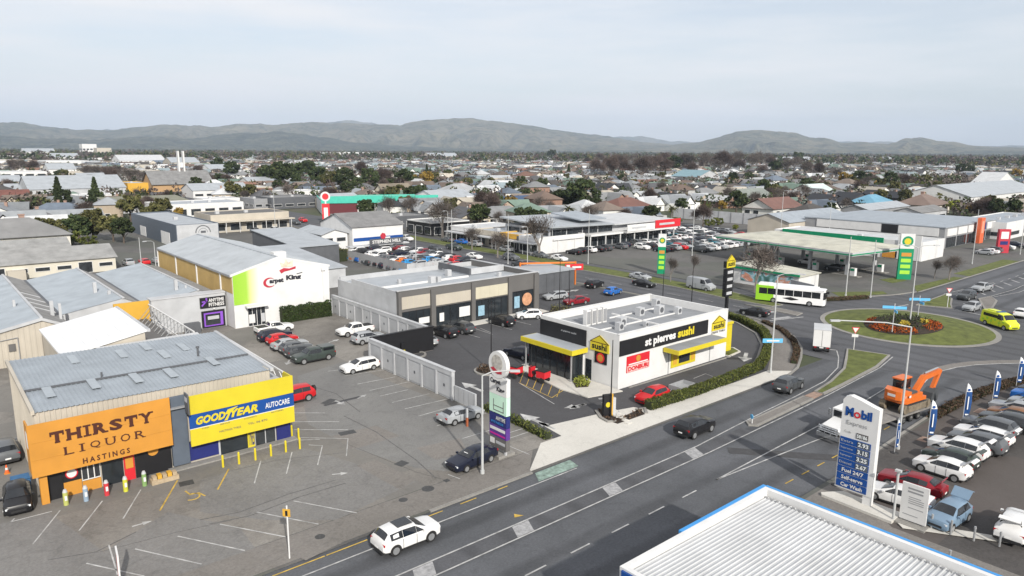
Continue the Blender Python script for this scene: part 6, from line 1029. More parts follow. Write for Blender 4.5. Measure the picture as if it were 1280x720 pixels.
# ================================================================ MID-DISTANCE BUILDINGS
KEEP = [(40, 122, 145, 262), (-60, 52, 40, 145), (50, 101, 40, 108), (76, 101, 108, 192), (100, 122, 40, 620), (120, 205, 50, 156), (180, 300, 50, 130), (225, 250, 110, 180), (-140, 420, -90, 52)]     # ground already taken
def block(name, label, cat, x0, x1, y0, y1, h, wm=None, rm=None, roof='flat', win=True, rz=0., keep=True, wh=(1.0, 2.2), wn=None, fascia=None, sides='fl', doors=0):
    """a low commercial building: walls, roof (flat with parapet, gable or mono), window and door parts on the two sides that show"""
    wm, rm = wm or W_WHITE, rm or R_PALE; cx, cy = (x0+x1)/2, (y0+y1)/2
    if keep: KEEP.append((x0-2, x1+2, y0-2, y1+2))
    B = thing(name, label, cat, (x0, y0, ZB), rz); W = dict(world=False); w, d = x1-x0, y1-y0
    if roof == 'flat':
        part(MB().box(0, w, 0, d, 0, h-.35), 'wall', wm, B, **W); b = MB()
        for a in ((0, w, 0, .25), (0, w, d-.25, d), (0, .25, .25, d-.25), (w-.25, w, .25, d-.25)): b.box(*a, h-.35, h)
        part(b, 'parapet', fascia or wm, B, **W); part(MB().box(.25, w-.25, .25, d-.25, h-.34, h-.28), 'roof', rm, B, **W)
        for k in range(max(1, int(w/9))): xx = 2+k*9+cr.uniform(0, 3); part(MB().box(min(xx, w-2), min(xx, w-2)+1.1, d*.4, d*.4+1.1, h-.28, h+.5), 'roof_unit', W_LGREY, B, **W)
    elif roof == 'gable':       # ridge along y
        rh = w*.16; part(MB().add([(x, y, z) for y in (0, d) for x, z in ((0, 0), (w, 0), (w, h), (w/2, h+rh-.05), (0, h))], [(0, 1, 2, 3, 4), (9, 8, 7, 6, 5), (0, 5, 6, 1), (1, 6, 7, 2), (0, 4, 9, 5)]), 'wall', wm, B, **W)
        for s in (0, 1): xa, za, xb, zb_ = ((-.4, h-.1, w/2, h+rh) if s == 0 else (w/2, h+rh, w+.4, h-.1)); part(slab(xa, xb, -.4, d+.4, lambda x, y: za+(zb_-za)*(x-xa)/(xb-xa)+.08, .12), 'roof', rm, B, **W)
    elif roof == 'gablex':      # ridge along x
        rh = d*.16; part(MB().add([(x, y, z) for x in (0, w) for y, z in ((0, 0), (d, 0), (d, h), (d/2, h+rh-.05), (0, h))], [(4, 3, 2, 1, 0), (5, 6, 7, 8, 9), (0, 1, 6, 5), (1, 2, 7, 6), (4, 0, 5, 9)]), 'wall', wm, B, **W)
        for s in (0, 1): ya, za, yb, zb_ = ((-.4, h-.1, d/2, h+rh) if s == 0 else (d/2, h+rh, d+.4, h-.1)); part(slab(-.4, w+.4, ya, yb, lambda x, y: za+(zb_-za)*(y-ya)/(yb-ya)+.08, .12), 'roof', rm, B, **W)
    else:
        part(MB().prism([(0, 0), (w, 0), (w, d), (0, d)], 0, lambda x, y: h+(.06*y)-.1), 'wall', wm, B, **W); part(slab(-.3, w+.3, -.3, d+.3, lambda x, y: h+.06*y, .15), 'roof', rm, B, **W)
    if win:
        for sd in sides:
            Lw = w if sd == 'f' else d; n = wn or max(2, int(Lw/4.5)); p = Lw/n
            for k in range(n):
                u0, u1 = k*p+p*.15, (k+1)*p-p*.15; is_d = doors and k % doors == 0
                o = part(panel(sd, 0, u0, u1, .05 if is_d else wh[0], wh[1]+(.4 if is_d else 0), .07), 'door' if is_d else 'window', W_WHITE if wm is not W_WHITE else W_GREY, B, **W); part(panel(sd, -.07, u0+.1, u1-.1, (.15 if is_d else wh[0]+.1), wh[1]-.1+(.4 if is_d else 0), .03), 'pane', M_GLASS2, o, **W)
    return B
W_ = dict(world=False); W_PALE = mat('pale_cream_render', (.56, .53, .45), .75, .06, .7, dirt=.12); R_OLD = mat('worn_light_roof', (.27, .27, .265), .8, .15, .6, dirt=.25)
b_ = block('motel_block', 'long cream motel wing with small windows and grey low-pitched roof', 'motel', -34, 34.4, 171, 184, 3.0, W_PALE, R_OLD, 'gablex', wn=18, sides='f', wh=(1.1, 2.0), doors=4)
for k in range(3): part(MB().box(49+.0-6*k, 52-6*k, -2, -.05, 0, 1.9), 'porch', W_CREAM, b_, **W_)
block('motel_block', 'second cream motel wing with grey roof behind the long wing', 'motel', -30, 30, 196, 206, 3.0, W_PALE, R_OLD, 'gablex', wn=12, sides='f')
b_ = block('dark_hall', 'dark navy clad hall with white end wall carrying a round stencil logo', 'building', 55, 66, 200, 246, 6.0, W_SLATE, R_PALE, 'flat', win=False); part(panel('f', 0, .2, 10.8, .1, 5.9, .12), 'white_end_wall', W_LGREY, b_, **W_); part(panel('l', 0, 6, 14, 0, 3.4, .1), 'roller_door', W_WHITE, b_, **W_); part(panel('l', 0, 30, 36, .2, 3, .1), 'roller_door', W_WHITE, b_, **W_)
lg = MB(); n = 32; lg.add([(6.8+r*math.cos(t), -.14, 3.6+r*math.sin(t)) for r in (1.75, 2.0) for t in np.linspace(0, math.pi, n)], [(i, i+1, n+i+1, n+i) for i in range(n-1)]); lg.add([(6.8+r*math.cos(t), -.14, 3.6+r*math.sin(t)) for r in (1.1, 1.2) for t in np.linspace(0, math.pi, n)], [(i, i+1, n+i+1, n+i) for i in range(n-1)]); lg.box(6.2, 7.5, -.15, -.13, 3.5, 4.1); part(lg, 'round_logo', W_DGREY, b_, **W_)
b_ = block('cream_shop', 'cream flat-roofed corner shop with wide verandah and red cars outside', 'shop', 73, 98, 228, 244, 5.6, W_CREAM, W_TAUPE, 'flat', wh=(.5, 2.6), fascia=W_CREAM); part(MB().box(-1, 26, -2.5, -.05, 3.3, 3.6), 'verandah', W_CREAM, b_, **W_)
for k in range(7): part(MB().box(-.5+4.2*k, -.35+4.2*k, -2.4, -2.25, 0, 3.3), 'verandah_post', W_WHITE, b_, **W_)
block('rear_shed', 'light grey low shed roof directly behind the carpet warehouse', 'shed', 52.5, 64, 124, 150, 3.8, W_LGREY, R_PALE, 'mono', win=False); block('slate_shed', 'dark slate clad shed between carpet warehouse and the white dealership', 'shed', 66, 76, 150, 176, 4.6, W_DGREY, R_PALE, 'mono', win=False)
b_ = block('car_dealership', 'white two-level dealership with blue stripe and name board', 'dealership', 88, 103, 166, 184, 6.2, W_WHITE, R_TAUPE, 'gablex', win=False); part(panel('f', 0, .3, 15, 2.4, 3.3, .1), 'blue_stripe', W_BLUE, b_, **W_); sb = part(MB().box(3.5, 13.5, -2.6, -2.4, 1.6, 3.0), 'name_board', W_DGREY, b_, **W_)
tb = MB(); v, f = glyphs('STEPHEN HILL', .03); lo, hi = v.min(0), v.max(0); tb.add([(4.2+8.6*(x-lo[0])/(hi[0]-lo[0]), -2.63, 1.85+.85*(y-lo[1])/(hi[1]-lo[1])) for x, y in v], f); part(tb, 'lettering', W_WHITE, sb, **W_); part(MB().tube((7.4, -2.68, 3.7), (7.4, -2.55, 3.7), .85, n=6), 'shield_badge', CRIM, sb, **W_); part(MB().box(-2, 15.5, -2.35, -.05, 1.2, 1.5), 'canopy', W_LGREY, b_, **W_); part(MB().box(9.5, 11, -.12, -.1, 2.55, 3.1), 'white_print', W_WHITE, b_, **W_)
block('dealership_wing', 'white gabled wing with two small windows joined to the dealership', 'building', 80.5, 87.6, 168, 182, 4.6, W_WHITE, R_PALE, 'gable', wn=2, sides='f', wh=(2.6, 3.6))
B = thing('steel_yard_fence', 'grey ribbed steel fence enclosing the second-hand car yard', 'fence', (79.5, 143, ZB))
for k in range(17): b = MB(); corrwall(b, 'l', 79.5, 127+2*k, 129-.04+2*k, .15, 2.6, .4, .05); part(b, 'fence_panel', W_GREY, B); part(MB().box(79.52, 79.6, 127+2*k, 127.1+2*k, ZB, 2.65), 'fence_post', W_DGREY, B)
for k in range(4): b = MB(); corrwall(b, 'f', 127, 79.6+2.2*k, 81.76+2.2*k, .15, 2.4, .4, .05); part(b, 'fence_panel', W_LGREY, B)
b_ = block('green_roof_store', 'large store with bright sea-green roof edge and maroon end wall', 'store', 129, 176, 268, 300, 5.6, W_WHITE, R_PALE, 'flat', rz=math.radians(-22), win=False, fascia=mat('sea_green', (.05, .42, .32), .5, .08, 1)); part(MB().box(-.2, 47.2, -.6, -.02, 4.4, 7.2), 'green_fascia', MATS['sea_green'], b_, **W_); part(panel('f', 0, .5, 14, .2, 4.2, .15), 'maroon_wall', mat('maroon', (.1, .015, .02), .6, .1), b_, **W_); part(panel('f', 0, 20, 30, .1, 3.4, .1), 'shop_window', M_GLASS2, b_, **W_)
x, y = g(408, 279); hh = zat(x, y, 240); B = thing('takeaway_pylon', 'red and white takeaway pylon with round sign on top', 'sign', (x, y, ZB), math.radians(-25)); part(MB().box(-1.3, 1.3, -.4, .4, 0, hh*.62), 'red_panel', W_RED, B, **W_); part(MB().box(-.7, .7, -.45, -.41, 1.0, hh*.5), 'white_print', W_WHITE, B, **W_); part(MB().box(-.25, .25, -.3, .3, hh*.62, hh*.7), 'neck', W_WHITE, B, **W_); part(MB().tube((0, -.35, hh*.85), (0, .35, hh*.85), hh*.15, n=24), 'round_sign', W_WHITE, B, **W_); part(MB().tube((0, -.4, hh*.85), (0, -.36, hh*.85), hh*.1, n=20), 'round_print', W_RED, B, **W_)
block('takeaway_shop', 'low dark takeaway restaurant with white verandah roof beside its pylon', 'restaurant', 118, 138, 205, 218, 4.0, W_DGREY, R_TAUPE, 'flat', wh=(.4, 2.4)); block('glass_pavilion', 'small black glazed pavilion with white roof edge on the side street', 'building', 122, 136, 180, 194, 4.2, W_BLACK, R_TAUPE, 'flat', wh=(.4, 2.8), fascia=W_WHITE)
# old shops along the side street, each its own front
for i, (y0, y1, wm, fm, l) in enumerate(((158.5, 170, W_TAUPE, W_WHITE, 'brown-fronted old shop with white parapet at the end of the terrace'), (147.5, 158.2, W_CREAM, W_CREAM, 'cream old shop with grey verandah in the terrace'), (140, 147.2, W_DGREY, W_GOLD, 'dark old shop with orange fascia in the terrace'), (132, 139.7, W_WHITE, W_WHITE, 'white old shop with bare trees in front in the terrace'))):
    b_ = block('terrace_shop', l, 'shop', 121.5, 122+16, y0, y1, 4.3, wm, R_WHITE if i % 2 == 0 else R_PALE, 'flat', wh=(.4, 2.2), fascia=fm, sides='l', keep=False); part(MB().box(-2.3, -.05, .2, y1-y0-.2, 2.6, 2.85), 'verandah', W_LGREY, b_, **W_); part(panel('l', 0, .6, y1-y0-.6, 3.0, 3.9, .12), 'fascia_sign', fm, b_, **W_)
    for k in range(3): part(MB().box(-2.2, -2.1, .5+k*(y1-y0-1)/2.1, .6+k*(y1-y0-1)/2.1, 0, 2.6), 'verandah_post', W_LGREY, b_, **W_)
# glazed showroom
B = thing('glazed_showroom', 'white and glass car showroom with overhanging roof and red sign band', 'showroom', (127, 134, ZB)); part(MB().box(127.3, 176, 134.3, 152, ZB, 6.0), 'wall', W_LGREY, B)
part(slab(126, 150, 132.5, 153, lambda x, y: 6.2+.06*(y-132)+.02*(150-x), .35), 'roof', R_PALE, B); part(slab(150.3, 177, 132.6, 153, lambda x, y: 6.0+.02*(y-132), .35), 'roof', R_WHITE, B); part(slab(139, 149, 134.5, 146, lambda x, y: 7.6+.1*(y-134), .3), 'raised_roof', R_STEEL, B)
for a in ((126.2, 137.5, 131.6, 134.2), (140, 153, 131.6, 134.2), (154, 177, 131.2, 134.2)): part(MB().box(*a, 3.3, 3.8), 'canopy', W_WHITE, B)
for k in range(8): glazing(B, 'f', 134.28, 127.6+6*k, 133.2+6*k, .2, 3.2, 3, W_DGREY, M_GLASS)
for k in range(4): glazing(B, 'f', 134.28, 127.6+6*k, 133.2+6*k, 3.9, 5.6, 3, W_DGREY, M_GLASS, 'upper_window')
for k in range(3): glazing(B, 'l', 127.28, 134.8+5.6*k, 140+5.6*k, .2, 5.4, 3, W_DGREY, M_GLASS, 'side_glazing')
part(MB().box(154, 166, 131, 131.2, 3.7, 5.6), 'white_sign', W_WHITE, B); part(MB().box(166.3, 178, 131, 131.2, 3.9, 6.2), 'red_sign', W_RED, B); part(MB().box(168, 175, 130.96, 130.99, 4.7, 5.3).box(156, 162, 130.96, 130.99, 4.4, 4.9), 'sign_print', W_LGREY, B)
for k in range(9): part(MB().box(128+6*k, 128.25+6*k, 131.8, 132.05, ZB, 3.3), 'column', W_WHITE, B)
B = thing('yard_wall', 'long pale grey wall closing the back of the dealer yard', 'wall', (232, 145, ZB))
for k in range(12): part(MB().box(232, 232.25, 112+5.2*k, 117.15+5.2*k, ZB, 4.0), 'wall_panel', W_LGREY, B); part(MB().box(231.85, 232, 112+5.2*k, 112.2+5.2*k, ZB, 4.05), 'wall_post', W_GREY, B)
# fuel station beyond the roundabout
B = thing('fuel_station_canopy', 'wide pale fuel station canopy with green edge and pump columns', 'canopy', (147, 65.5, ZB), math.radians(-8)); PB = mat('weathered_cream_roof', (.46, .45, .38), .7, .14, .4, dirt=.25)
part(MB().add([(0, 0, 5.0), (21, 0, 5.0), (21, 36, 5.0), (0, 36, 5.0), (0, 0, 5.6), (21, 0, 5.6), (21, 36, 5.6), (0, 36, 5.6), (5, 5, 6.3), (16, 5, 6.3), (16, 31, 6.3), (5, 31, 6.3)], [(3, 2, 1, 0), (4, 5, 9, 8), (5, 6, 10, 9), (6, 7, 11, 10), (7, 4, 8, 11), (8, 9, 10, 11)]), 'roof', PB, B, **W_)
for a in ((-.05, .0, -.05, 36.05), (0, 21, -.06, -.01)): part(MB().box(*a, 4.9, 5.65), 'white_fascia', W_LGREY, B, **W_)
for a in ((-.12, -.06, -.1, 36.1), (0, 21.1, -.12, -.07)): part(MB().box(*a, 5.05, 5.3), 'green_stripe', W_GREEN, B, **W_)
for x in (5, 15):
    for y in (4, 13, 22, 31): part(MB().box(x-.3, x+.3, y-.3, y+.3, 0, 5.0), 'column', W_LGREY, B, **W_); p = part(MB().box(x-.4, x+.4, y-2.0, y-.9, 0, 1.8), 'fuel_pump', W_WHITE, B, **W_); part(MB().box(x-.43, x+.43, y-1.9, y-1.0, 1.2, 1.7), 'pump_screen', W_GREEN, p, **W_); part(MB().box(x-.8, x+.8, y-3, y+3, 0, .15), 'pump_island', G_KERB, B, **W_)
for x, y, k, c in ((8.5, 9, 'suv', 'charcoal'), (11, 18, 'hatch', 'white'), (8.5, 26, 'sedan', 'silver'), (12, 33, 'suv', 'black')): q = PM[B.name] @ Vector((x, y, 0)); far_car(k, c, q.x, q.y, 82, f'{names[c]} car refuelling under the pale fuel station canopy', 'cars under the fuel canopy')
b_ = block('fuel_station_shop', 'white fuel station shop with deep green fascia behind the canopy', 'shop', 186, 200, 66.5, 105, 4.6, W_WHITE, R_WHITE, 'flat', sides='l', wh=(.3, 2.6), keep=False); part(panel('l', 0, 9, 36, 3.3, 4.9, .3), 'green_fascia', W_GREEN, b_, **W_); part(panel('l', 0, .2, 5.5, .1, 6.2, .3), 'white_pier', W_WHITE, b_, **W_); part(panel('l', 0, 6, 9, .2, 2.6, .2), 'orange_poster', W_ORANGE, b_, **W_)
b_ = block('car_wash', 'small white car wash with pale roof and large photo billboard', 'car wash', 126.4, 134, 65.7, 79.5, 3.0, W_WHITE, PB, 'mono', win=False, keep=False)
bill = bpy.data.materials.new('billboard_print'); bill.use_nodes = True; t = bill.node_tree; pp = N(t, 'ShaderNodeTexCoord').outputs['Object']; t.links.new(ramp(t, noise(t, pp, .45, 3, .5, .8), [(.3, (.02, .06, .07)), (.46, (.08, .2, .18)), (.55, (.3, .5, .6)), (.64, (.55, .2, .1)), (.75, (.7, .75, .78))]), t.nodes['Principled BSDF'].inputs['Base Color'])
part(panel('l', 0, 1.2, 12, .7, 2.7, .1), 'billboard', bill, b_, **W_); part(MB().box(-.35, -.05, -.2, 14, 2.95, 3.3), 'green_edge', W_GREEN, b_, **W_)
single(MB().beam((124.0, 66.0, 1.5), (122.0, 60.5, 1.5), .12, 2.6), 'blank_hoarding', W_LGREY, 'blank white hoarding standing behind the bus', 'hoarding')
def fuel_pylon(px, py, tp, label, wd):
    x, y = g(px, py); hh = zat(x, y, tp); B = thing('fuel_pylon', label, 'sign', (x, y, ZB), math.radians(-50)); part(MB().box(-wd, wd, -.3, .3, 0, hh*.68), 'green_panel', W_GREEN, B, **W_); part(MB().box(-wd, wd, -.31, .31, hh*.68, hh), 'white_panel', W_WHITE, B, **W_); part(MB().tube((0, -.33, hh*.84), (0, -.315, hh*.84), wd*.8, n=16), 'flower_logo', W_GREEN, B, **W_); part(MB().tube((0, -.35, hh*.84), (0, -.335, hh*.84), wd*.5, n=10), 'flower_logo', W_YEL, B, **W_)
    for k in range(4): part(MB().box(-wd*.7, wd*.7, -.33, -.305, hh*(.12+.13*k), hh*(.2+.13*k)), 'price_panel', W_LIME if k < 3 else W_ORANGE, B, **W_)
fuel_pylon(1129, 349, 293, 'green and white fuel pylon with flower emblem near the roundabout exit', 1.35); fuel_pylon(826, 342, 293, 'green and white fuel pylon beside the side street verge', .8)
# right-hand shops
B = thing('panelled_shops', 'dark grey shop row with white upper panels and sign boards', 'shops', (216, 72, ZB)); KEEP.append((212, 262, 68, 116)); part(MB().box(216, 258, 72, 112, ZB, 5.7), 'wall', W_GREY, B); part(MB().box(215.8, 258.2, 71.8, 112.2, 5.7, 6.0), 'roof', R_STEEL, B)
for y0, y1 in ((73.5, 84), (84.3, 88.5), (88.8, 108)): part(panel('l', 216, y0, y1, 3.3, 5.6, .2), 'upper_panel', W_WHITE if y0 != 84.3 else W_BLACK, B)
text('ANZA', 'l', 215.8, 87.8, 85.2, 4.2, 4.9, W_LGREY, B, .02) if 0 else None
for k in range(5): part(panel('f', 72, 217.5+8*k, 224.5+8*k, 3.4, 5.4, .2), 'sign_panel', W_WHITE if k != 3 else W_NAVY, B); glazing(B, 'f', 71.98, 217.5+8*k, 224.5+8*k, .2, 3.0, 4, W_DGREY, M_GLASS)
part(panel('l', 216, 76, 81, .3, 2.8, .1), 'roller_door', W_LGREY, B)
x, y = 239, 70.5; B = thing('orange_tower', 'orange rectangular sign tower rising in front of shop row', 'sign', (x, y, ZB)); part(MB().box(x-1.6, x+1.6, y-.6, y+.6, ZB, 7.4), 'tower', mat('coral_orange', (.62, .13, .05), .5, .05), B); part(MB().box(x-.9, x+.9, y-.64, y-.61, 3, 6.5), 'pale_print', mat('coral_light', (.7, .3, .2), .5, .05), B)
x, y = g(1252, 316); hh = zat(x, y, 287); B = thing('red_pylon', 'dark red sign pylon with white panel beside far road', 'sign', (x, y, ZB), math.radians(-40)); part(MB().box(-1.5, 1.5, -.4, .4, 0, hh), 'pylon', CRIM, B, **W_); part(MB().box(-1.0, 1.0, -.45, -.41, hh*.6, hh*.9), 'white_panel', W_WHITE, B, **W_); part(MB().box(-1, 1, -.45, -.41, hh*.35, hh*.5), 'dark_panel', W_NAVY, B, **W_)
def bypx(name, label, cat, pxl, pxr, py, h, depth, wm, rm, roof='flat', **k):
    x0, y0 = g(pxl, py); a = x0
    while proj((a, y0, 0))[0] < pxr and a < x0+400: a += .5
    return block(name, label, cat, x0, a, y0, y0+depth, h, wm, rm, roof, **k)
GRN = mat('olive_roof', (.2, .2, .15), .8, .12, .4, dirt=.2); MAR = mat('rust_red_roof', (.16, .065, .05), .8, .15, .5, dirt=.2); AQUA = mat('aqua_roof', (.17, .27, .31), .6, .08, .4); TILE = mat('brown_tile_roof', (.16, .12, .1), .85, .15, .6)
for a in (('warehouse', 'long pale grey warehouse roof in front of the bare street trees', 'warehouse', 38, 158, 253, 6, 36, W_LGREY, R_PALE, 'gablex', dict(wn=9, sides='f', wh=(1, 2.4))), ('yellow_store', 'store with bright yellow corner tower among white shopfronts', 'store', 161, 186, 247, 7.5, 22, W_GOLD, R_PALE, 'flat', dict(wn=3)),
          ('white_shops', 'white row of shopfronts with small dark windows beside the warehouse', 'shops', 96, 160, 257, 4.5, 14, W_WHITE, R_WHITE, 'flat', dict(wn=7, sides='f')), ('olive_roof_hall', 'low hall with wide olive grey roof behind the navy hall', 'hall', 136, 236, 268, 4.6, 18, W_LGREY, GRN, 'mono', dict(sides='f')), ('white_canopy_shop', 'white flat shop with black window band and rooftop plant', 'shop', 200, 305, 274, 5.2, 20, W_WHITE, R_PALE, 'flat', dict(wn=6, wh=(.8, 3.2))),
          ('white_offices', 'white two-storey offices with dark ribbon windows at the town edge', 'offices', 2, 60, 229, 8, 30, W_WHITE, R_WHITE, 'flat', dict(wh=(4.2, 6.4), wn=4)), ('navy_office', 'white block with a navy blue panel beside the offices', 'offices', 28, 48, 238, 7, 20, W_NAVY, R_PALE, 'flat', dict(win=False)), ('rust_roof_hall', 'hall with rust red roof at left edge near cream houses', 'hall', -30, 40, 262, 4.5, 18, W_CREAM, MAR, 'gablex', dict(wn=6, sides='f')),
          ('market_shed', 'wide white market shed with saw-edged canopy', 'shed', 242, 312, 248, 4, 20, W_WHITE, R_PALE, 'gablex', dict(wn=5, sides='f')), ('supermarket', 'broad white supermarket roof behind the bare trees', 'supermarket', 58, 112, 209, 8, 70, W_WHITE, R_WHITE, 'flat', dict(wn=6)), ('school_block', 'long white school block with shallow roof in the middle distance', 'school', 150, 208, 207, 7, 50, W_WHITE, R_WHITE, 'gablex', dict(wn=9, sides='f')),
          ('long_town_block', 'long white commercial block on the far edge of town', 'building', 0, 62, 200, 9, 60, W_WHITE, R_PALE, 'flat', dict(wn=8)), ('aqua_roof_hall', 'hall with pale aqua blue roof among suburban houses', 'hall', 872, 900, 230, 5.5, 26, W_LGREY, AQUA, 'gable', dict(wn=3)), ('works_building', 'white works building with long grey roof at right edge', 'building', 1212, 1300, 263, 6, 30, W_WHITE, R_PALE, 'gablex', dict(wn=5, sides='f')), ('white_hall', 'white two-level hall above the long grey roof at right', 'hall', 1243, 1268, 242, 6.5, 14, W_WHITE, R_WHITE, 'gable', dict(wn=3, wh=(4, 5.5))),
          ('packhouse', 'pale far packhouse with a chimney tower on the plain', 'building', 420, 480, 196, 14, 120, W_WHITE, R_WHITE, 'flat', dict(wn=8)), ('hospital_block', 'tall white hospital block standing above the far suburb', 'hospital', 104, 122, 196, 34, 40, W_WHITE, R_WHITE, 'flat', dict(wh=(18, 22), wn=4)), ('hospital_wing', 'lower white hospital wing beside its tall block', 'hospital', 122, 140, 196.5, 24, 40, W_CREAM, R_WHITE, 'flat', dict(wh=(10, 14), wn=4)),
          ('grey_store', 'dark grey flat shop with white parapet beside the takeaway car park', 'shop', 340, 398, 262, 5, 18, W_DGREY, R_TAUPE, 'flat', dict(wn=4)), ('teal_sign_shop', 'low grey shop with a small teal sign by the cream corner shop', 'shop', 318, 352, 262, 4.5, 16, W_GREY, R_TAUPE, 'flat', dict(wn=3)), ('white_corner_house', 'white gabled building behind the green-roofed store', 'building', 545, 592, 262, 5, 18, W_WHITE, R_PALE, 'gablex', dict(wn=4)), ('blue_roof_depot', 'depot with long slate roof behind the fuel station', 'depot', 985, 1060, 297, 4.6, 14, W_CREAM, R_STEEL, 'gablex', dict(wn=4, sides='f', keep=False)), ('grey_gable_depot', 'big grey gabled depot behind the panelled shops', 'depot', 1085, 1135, 275, 3.8, 11, W_GREY, R_PALE, 'gablex', dict(wn=3, sides='f')),
          ('slate_workshop', 'slate roofed workshop right of the panelled shops', 'workshop', 1256, 1310, 300, 5.2, 14, W_WHITE, R_STEEL, 'flat', dict(wn=3)), ('pale_depot', 'small pale depot with grey roof beyond the orange tower', 'depot', 1150, 1182, 278, 3.6, 10, W_LGREY, R_TAUPE, 'gablex', dict(wn=3, sides='f'))):
    bypx(*a[:11], **a[11])
# more flat white roofs of the town centre, each told apart by its place among the others only
for i, (pl, pr, py, h, dp) in enumerate(((0, 30, 207, 8, 40), (66, 100, 203, 9, 40), (118, 150, 204, 8, 50), (215, 250, 210, 7, 40), (188, 214, 214, 6, 30), (62, 96, 222, 7, 30), (105, 128, 215, 7, 30), (262, 300, 219, 6, 25), (300, 330, 222, 6, 25), (0, 28, 240, 6, 20), (52, 92, 236, 6, 18), (100, 134, 234, 6, 18), (300, 340, 246, 5, 16), (312, 352, 238, 5, 18), (355, 400, 252, 5, 14), (410, 450, 262, 4.5, 12), (255, 300, 262, 4.5, 12), (10, 58, 250, 5, 16), (150, 200, 222, 6, 25), (30, 70, 195.5, 12, 60), (140, 170, 200, 9, 40), (540, 575, 200, 9, 50), (655, 690, 214, 7, 30), (985, 1020, 205, 8, 40), (1235, 1275, 201, 9, 60), (1090, 1120, 203, 7, 40))): bypx('town_building', ['white flat-roofed commercial building among the roofs of the town', 'pale grey metal-roofed commercial building among the roofs of the town'][i % 2], 'building', pl, pr, py, h, dp, W_WHITE if i % 3 else W_CREAM, [R_WHITE, R_PALE][i % 2], ['flat', 'gablex'][i % 2], wn=5, sides='f', wh=(1, 2.6)).__setitem__('group', ['white flat-roofed town buildings', 'grey metal-roofed town buildings'][i % 2])
# church with spire tower
x, y = g(192, 240); B = thing('tan_church', 'tan brick church with grey gable roof and white slatted tower', 'church', (x, y, 0)); KEEP.append((x-4, x+40, y-4, y+34)); TAN = mat('tan_brick', (.42, .27, .14), .8, .1, 1); part(MB().add([(a, b, c) for a in (0, 34) for b, c in ((0, 0), (22, 0), (22, 5), (11, 12), (0, 5))], [(4, 3, 2, 1, 0), (5, 6, 7, 8, 9), (0, 1, 6, 5), (1, 2, 7, 6), (4, 0, 5, 9)]), 'wall', TAN, B, **W_)
for s in (0, 1): ya, za, yb, zb_ = ((-1, 4.5, 11, 12.2) if s == 0 else (11, 12.2, 23, 4.5)); part(slab(-1, 35, ya, yb, lambda x, y: za+(zb_-za)*(y-ya)/(yb-ya), .3), 'roof', R_TAUPE, B, **W_)
for s in (0, 1): part(MB().box(18+3*s, 18.8+3*s, 10, 13, 0, 24), 'tower_fin', W_WHITE, B, **W_)
part(MB().box(18.8, 21, 11, 12, 14, 17), 'tower_bar', W_WHITE, B, **W_)
# ================================================================ TREES
def tree_ever(seed, hgt=1.0, crown=(1.0, 1.0, .9), n=1900, clumps=34, size=.055, zc=.62, trunk=.24):
    r = np.random.default_rng(seed); P = []
    for _ in range(clumps):
        d = r.normal(size=3); d /= np.linalg.norm(d); k = r.uniform(.35, 1.)**.6; c = np.array([d[0]*crown[0]*.36*k, d[1]*crown[1]*.36*k, zc+d[2]*crown[2]*.34*k]); s = r.uniform(.07, .14); q = r.normal(size=(n//clumps, 3)); q /= np.linalg.norm(q, axis=1)[:, None]; P.append(c+q*s*r.uniform(.55, 1.0, (len(q), 1))*[1, 1, .75])
    P = np.concatenate(P); P = P[P[:, 2] > .1]; b = MB(); V, f = leaves(P, size, r); b.add(V.tolist(), f); t = MB(); t.tube((0, 0, 0), (.01, 0, trunk*1.5), .035, .022, 7)
    for k in range(6): a = k*1.05; t.tube((0, 0, trunk*(.7+.12*k)), (.2*math.cos(a), .2*math.sin(a), .42+.05*k), .017, .006, 5)
    return t, b
def tree_bare(seed, spread=.5, n_twig=2300, twig=.06, vase=False):
    r = np.random.default_rng(seed); t = MB(); tips = []
    def grow(p, d, L_, rad, lev):
        q = p+d*L_; t.tube(p, q, rad, rad*.62, 5 if lev < 2 else 3, cap=False)
        if lev >= 5: tips.append((q, d)); return
        for k in range(3 if lev in (0, 1, 3) else 2):
            nd = d+r.normal(size=3)*(spread if not vase else spread*.7); nd[2] += .12; nd /= np.linalg.norm(nd); grow(p+d*L_*r.uniform(.75, 1.), nd, L_*r.uniform(.62, .82), rad*.58, lev+1)
        if lev >= 2: tips.append((q, d))
    grow(np.zeros(3), np.array([0, 0, 1.]), .24, .026, 0); P = []; D = []
    for q, d in tips:
        for _ in range(max(2, n_twig//len(tips))): P.append(q+r.normal(size=3)*.05); D.append(d+r.normal(size=3)*.6)
    P = np.array(P); D = np.array(D); D /= np.linalg.norm(D, axis=1)[:, None]; e = np.cross(D, r.normal(size=D.shape)); e /= np.linalg.norm(e, axis=1)[:, None]; s = twig*r.uniform(.5, 1.3, (len(P), 1)); a = D*s; w_ = e*.0035
    V = np.stack([P-w_, P+w_, P+a*1.6+w_*.4, P+a*1.6-w_*.4], 1).reshape(-1, 3); b = MB(); b.add(V.tolist(), [(4*i, 4*i+1, 4*i+2, 4*i+3) for i in range(len(P))]); zm = max(v[2] for v in b.v); sc = 1/zm
    for m in (t, b): m.v = [(x*sc, y*sc, z*sc) for x, y, z in m.v]
    return t, b
def tree_conifer(seed, n=1700):
    r = np.random.default_rng(seed); z = r.uniform(.08, 1, n)**1.0; a = r.uniform(0, 6.28, n); rad = (1-z)**.8*.24*(.55+.45*np.abs(np.sin(z*34)))*r.uniform(.6, 1, n)+.01; P = np.column_stack([rad*np.cos(a), rad*np.sin(a), z]); b = MB(); V, f = leaves(P, .04, r); b.add(V.tolist(), f); return MB().tube((0, 0, 0), (0, 0, .95), .03, .006, 6), b
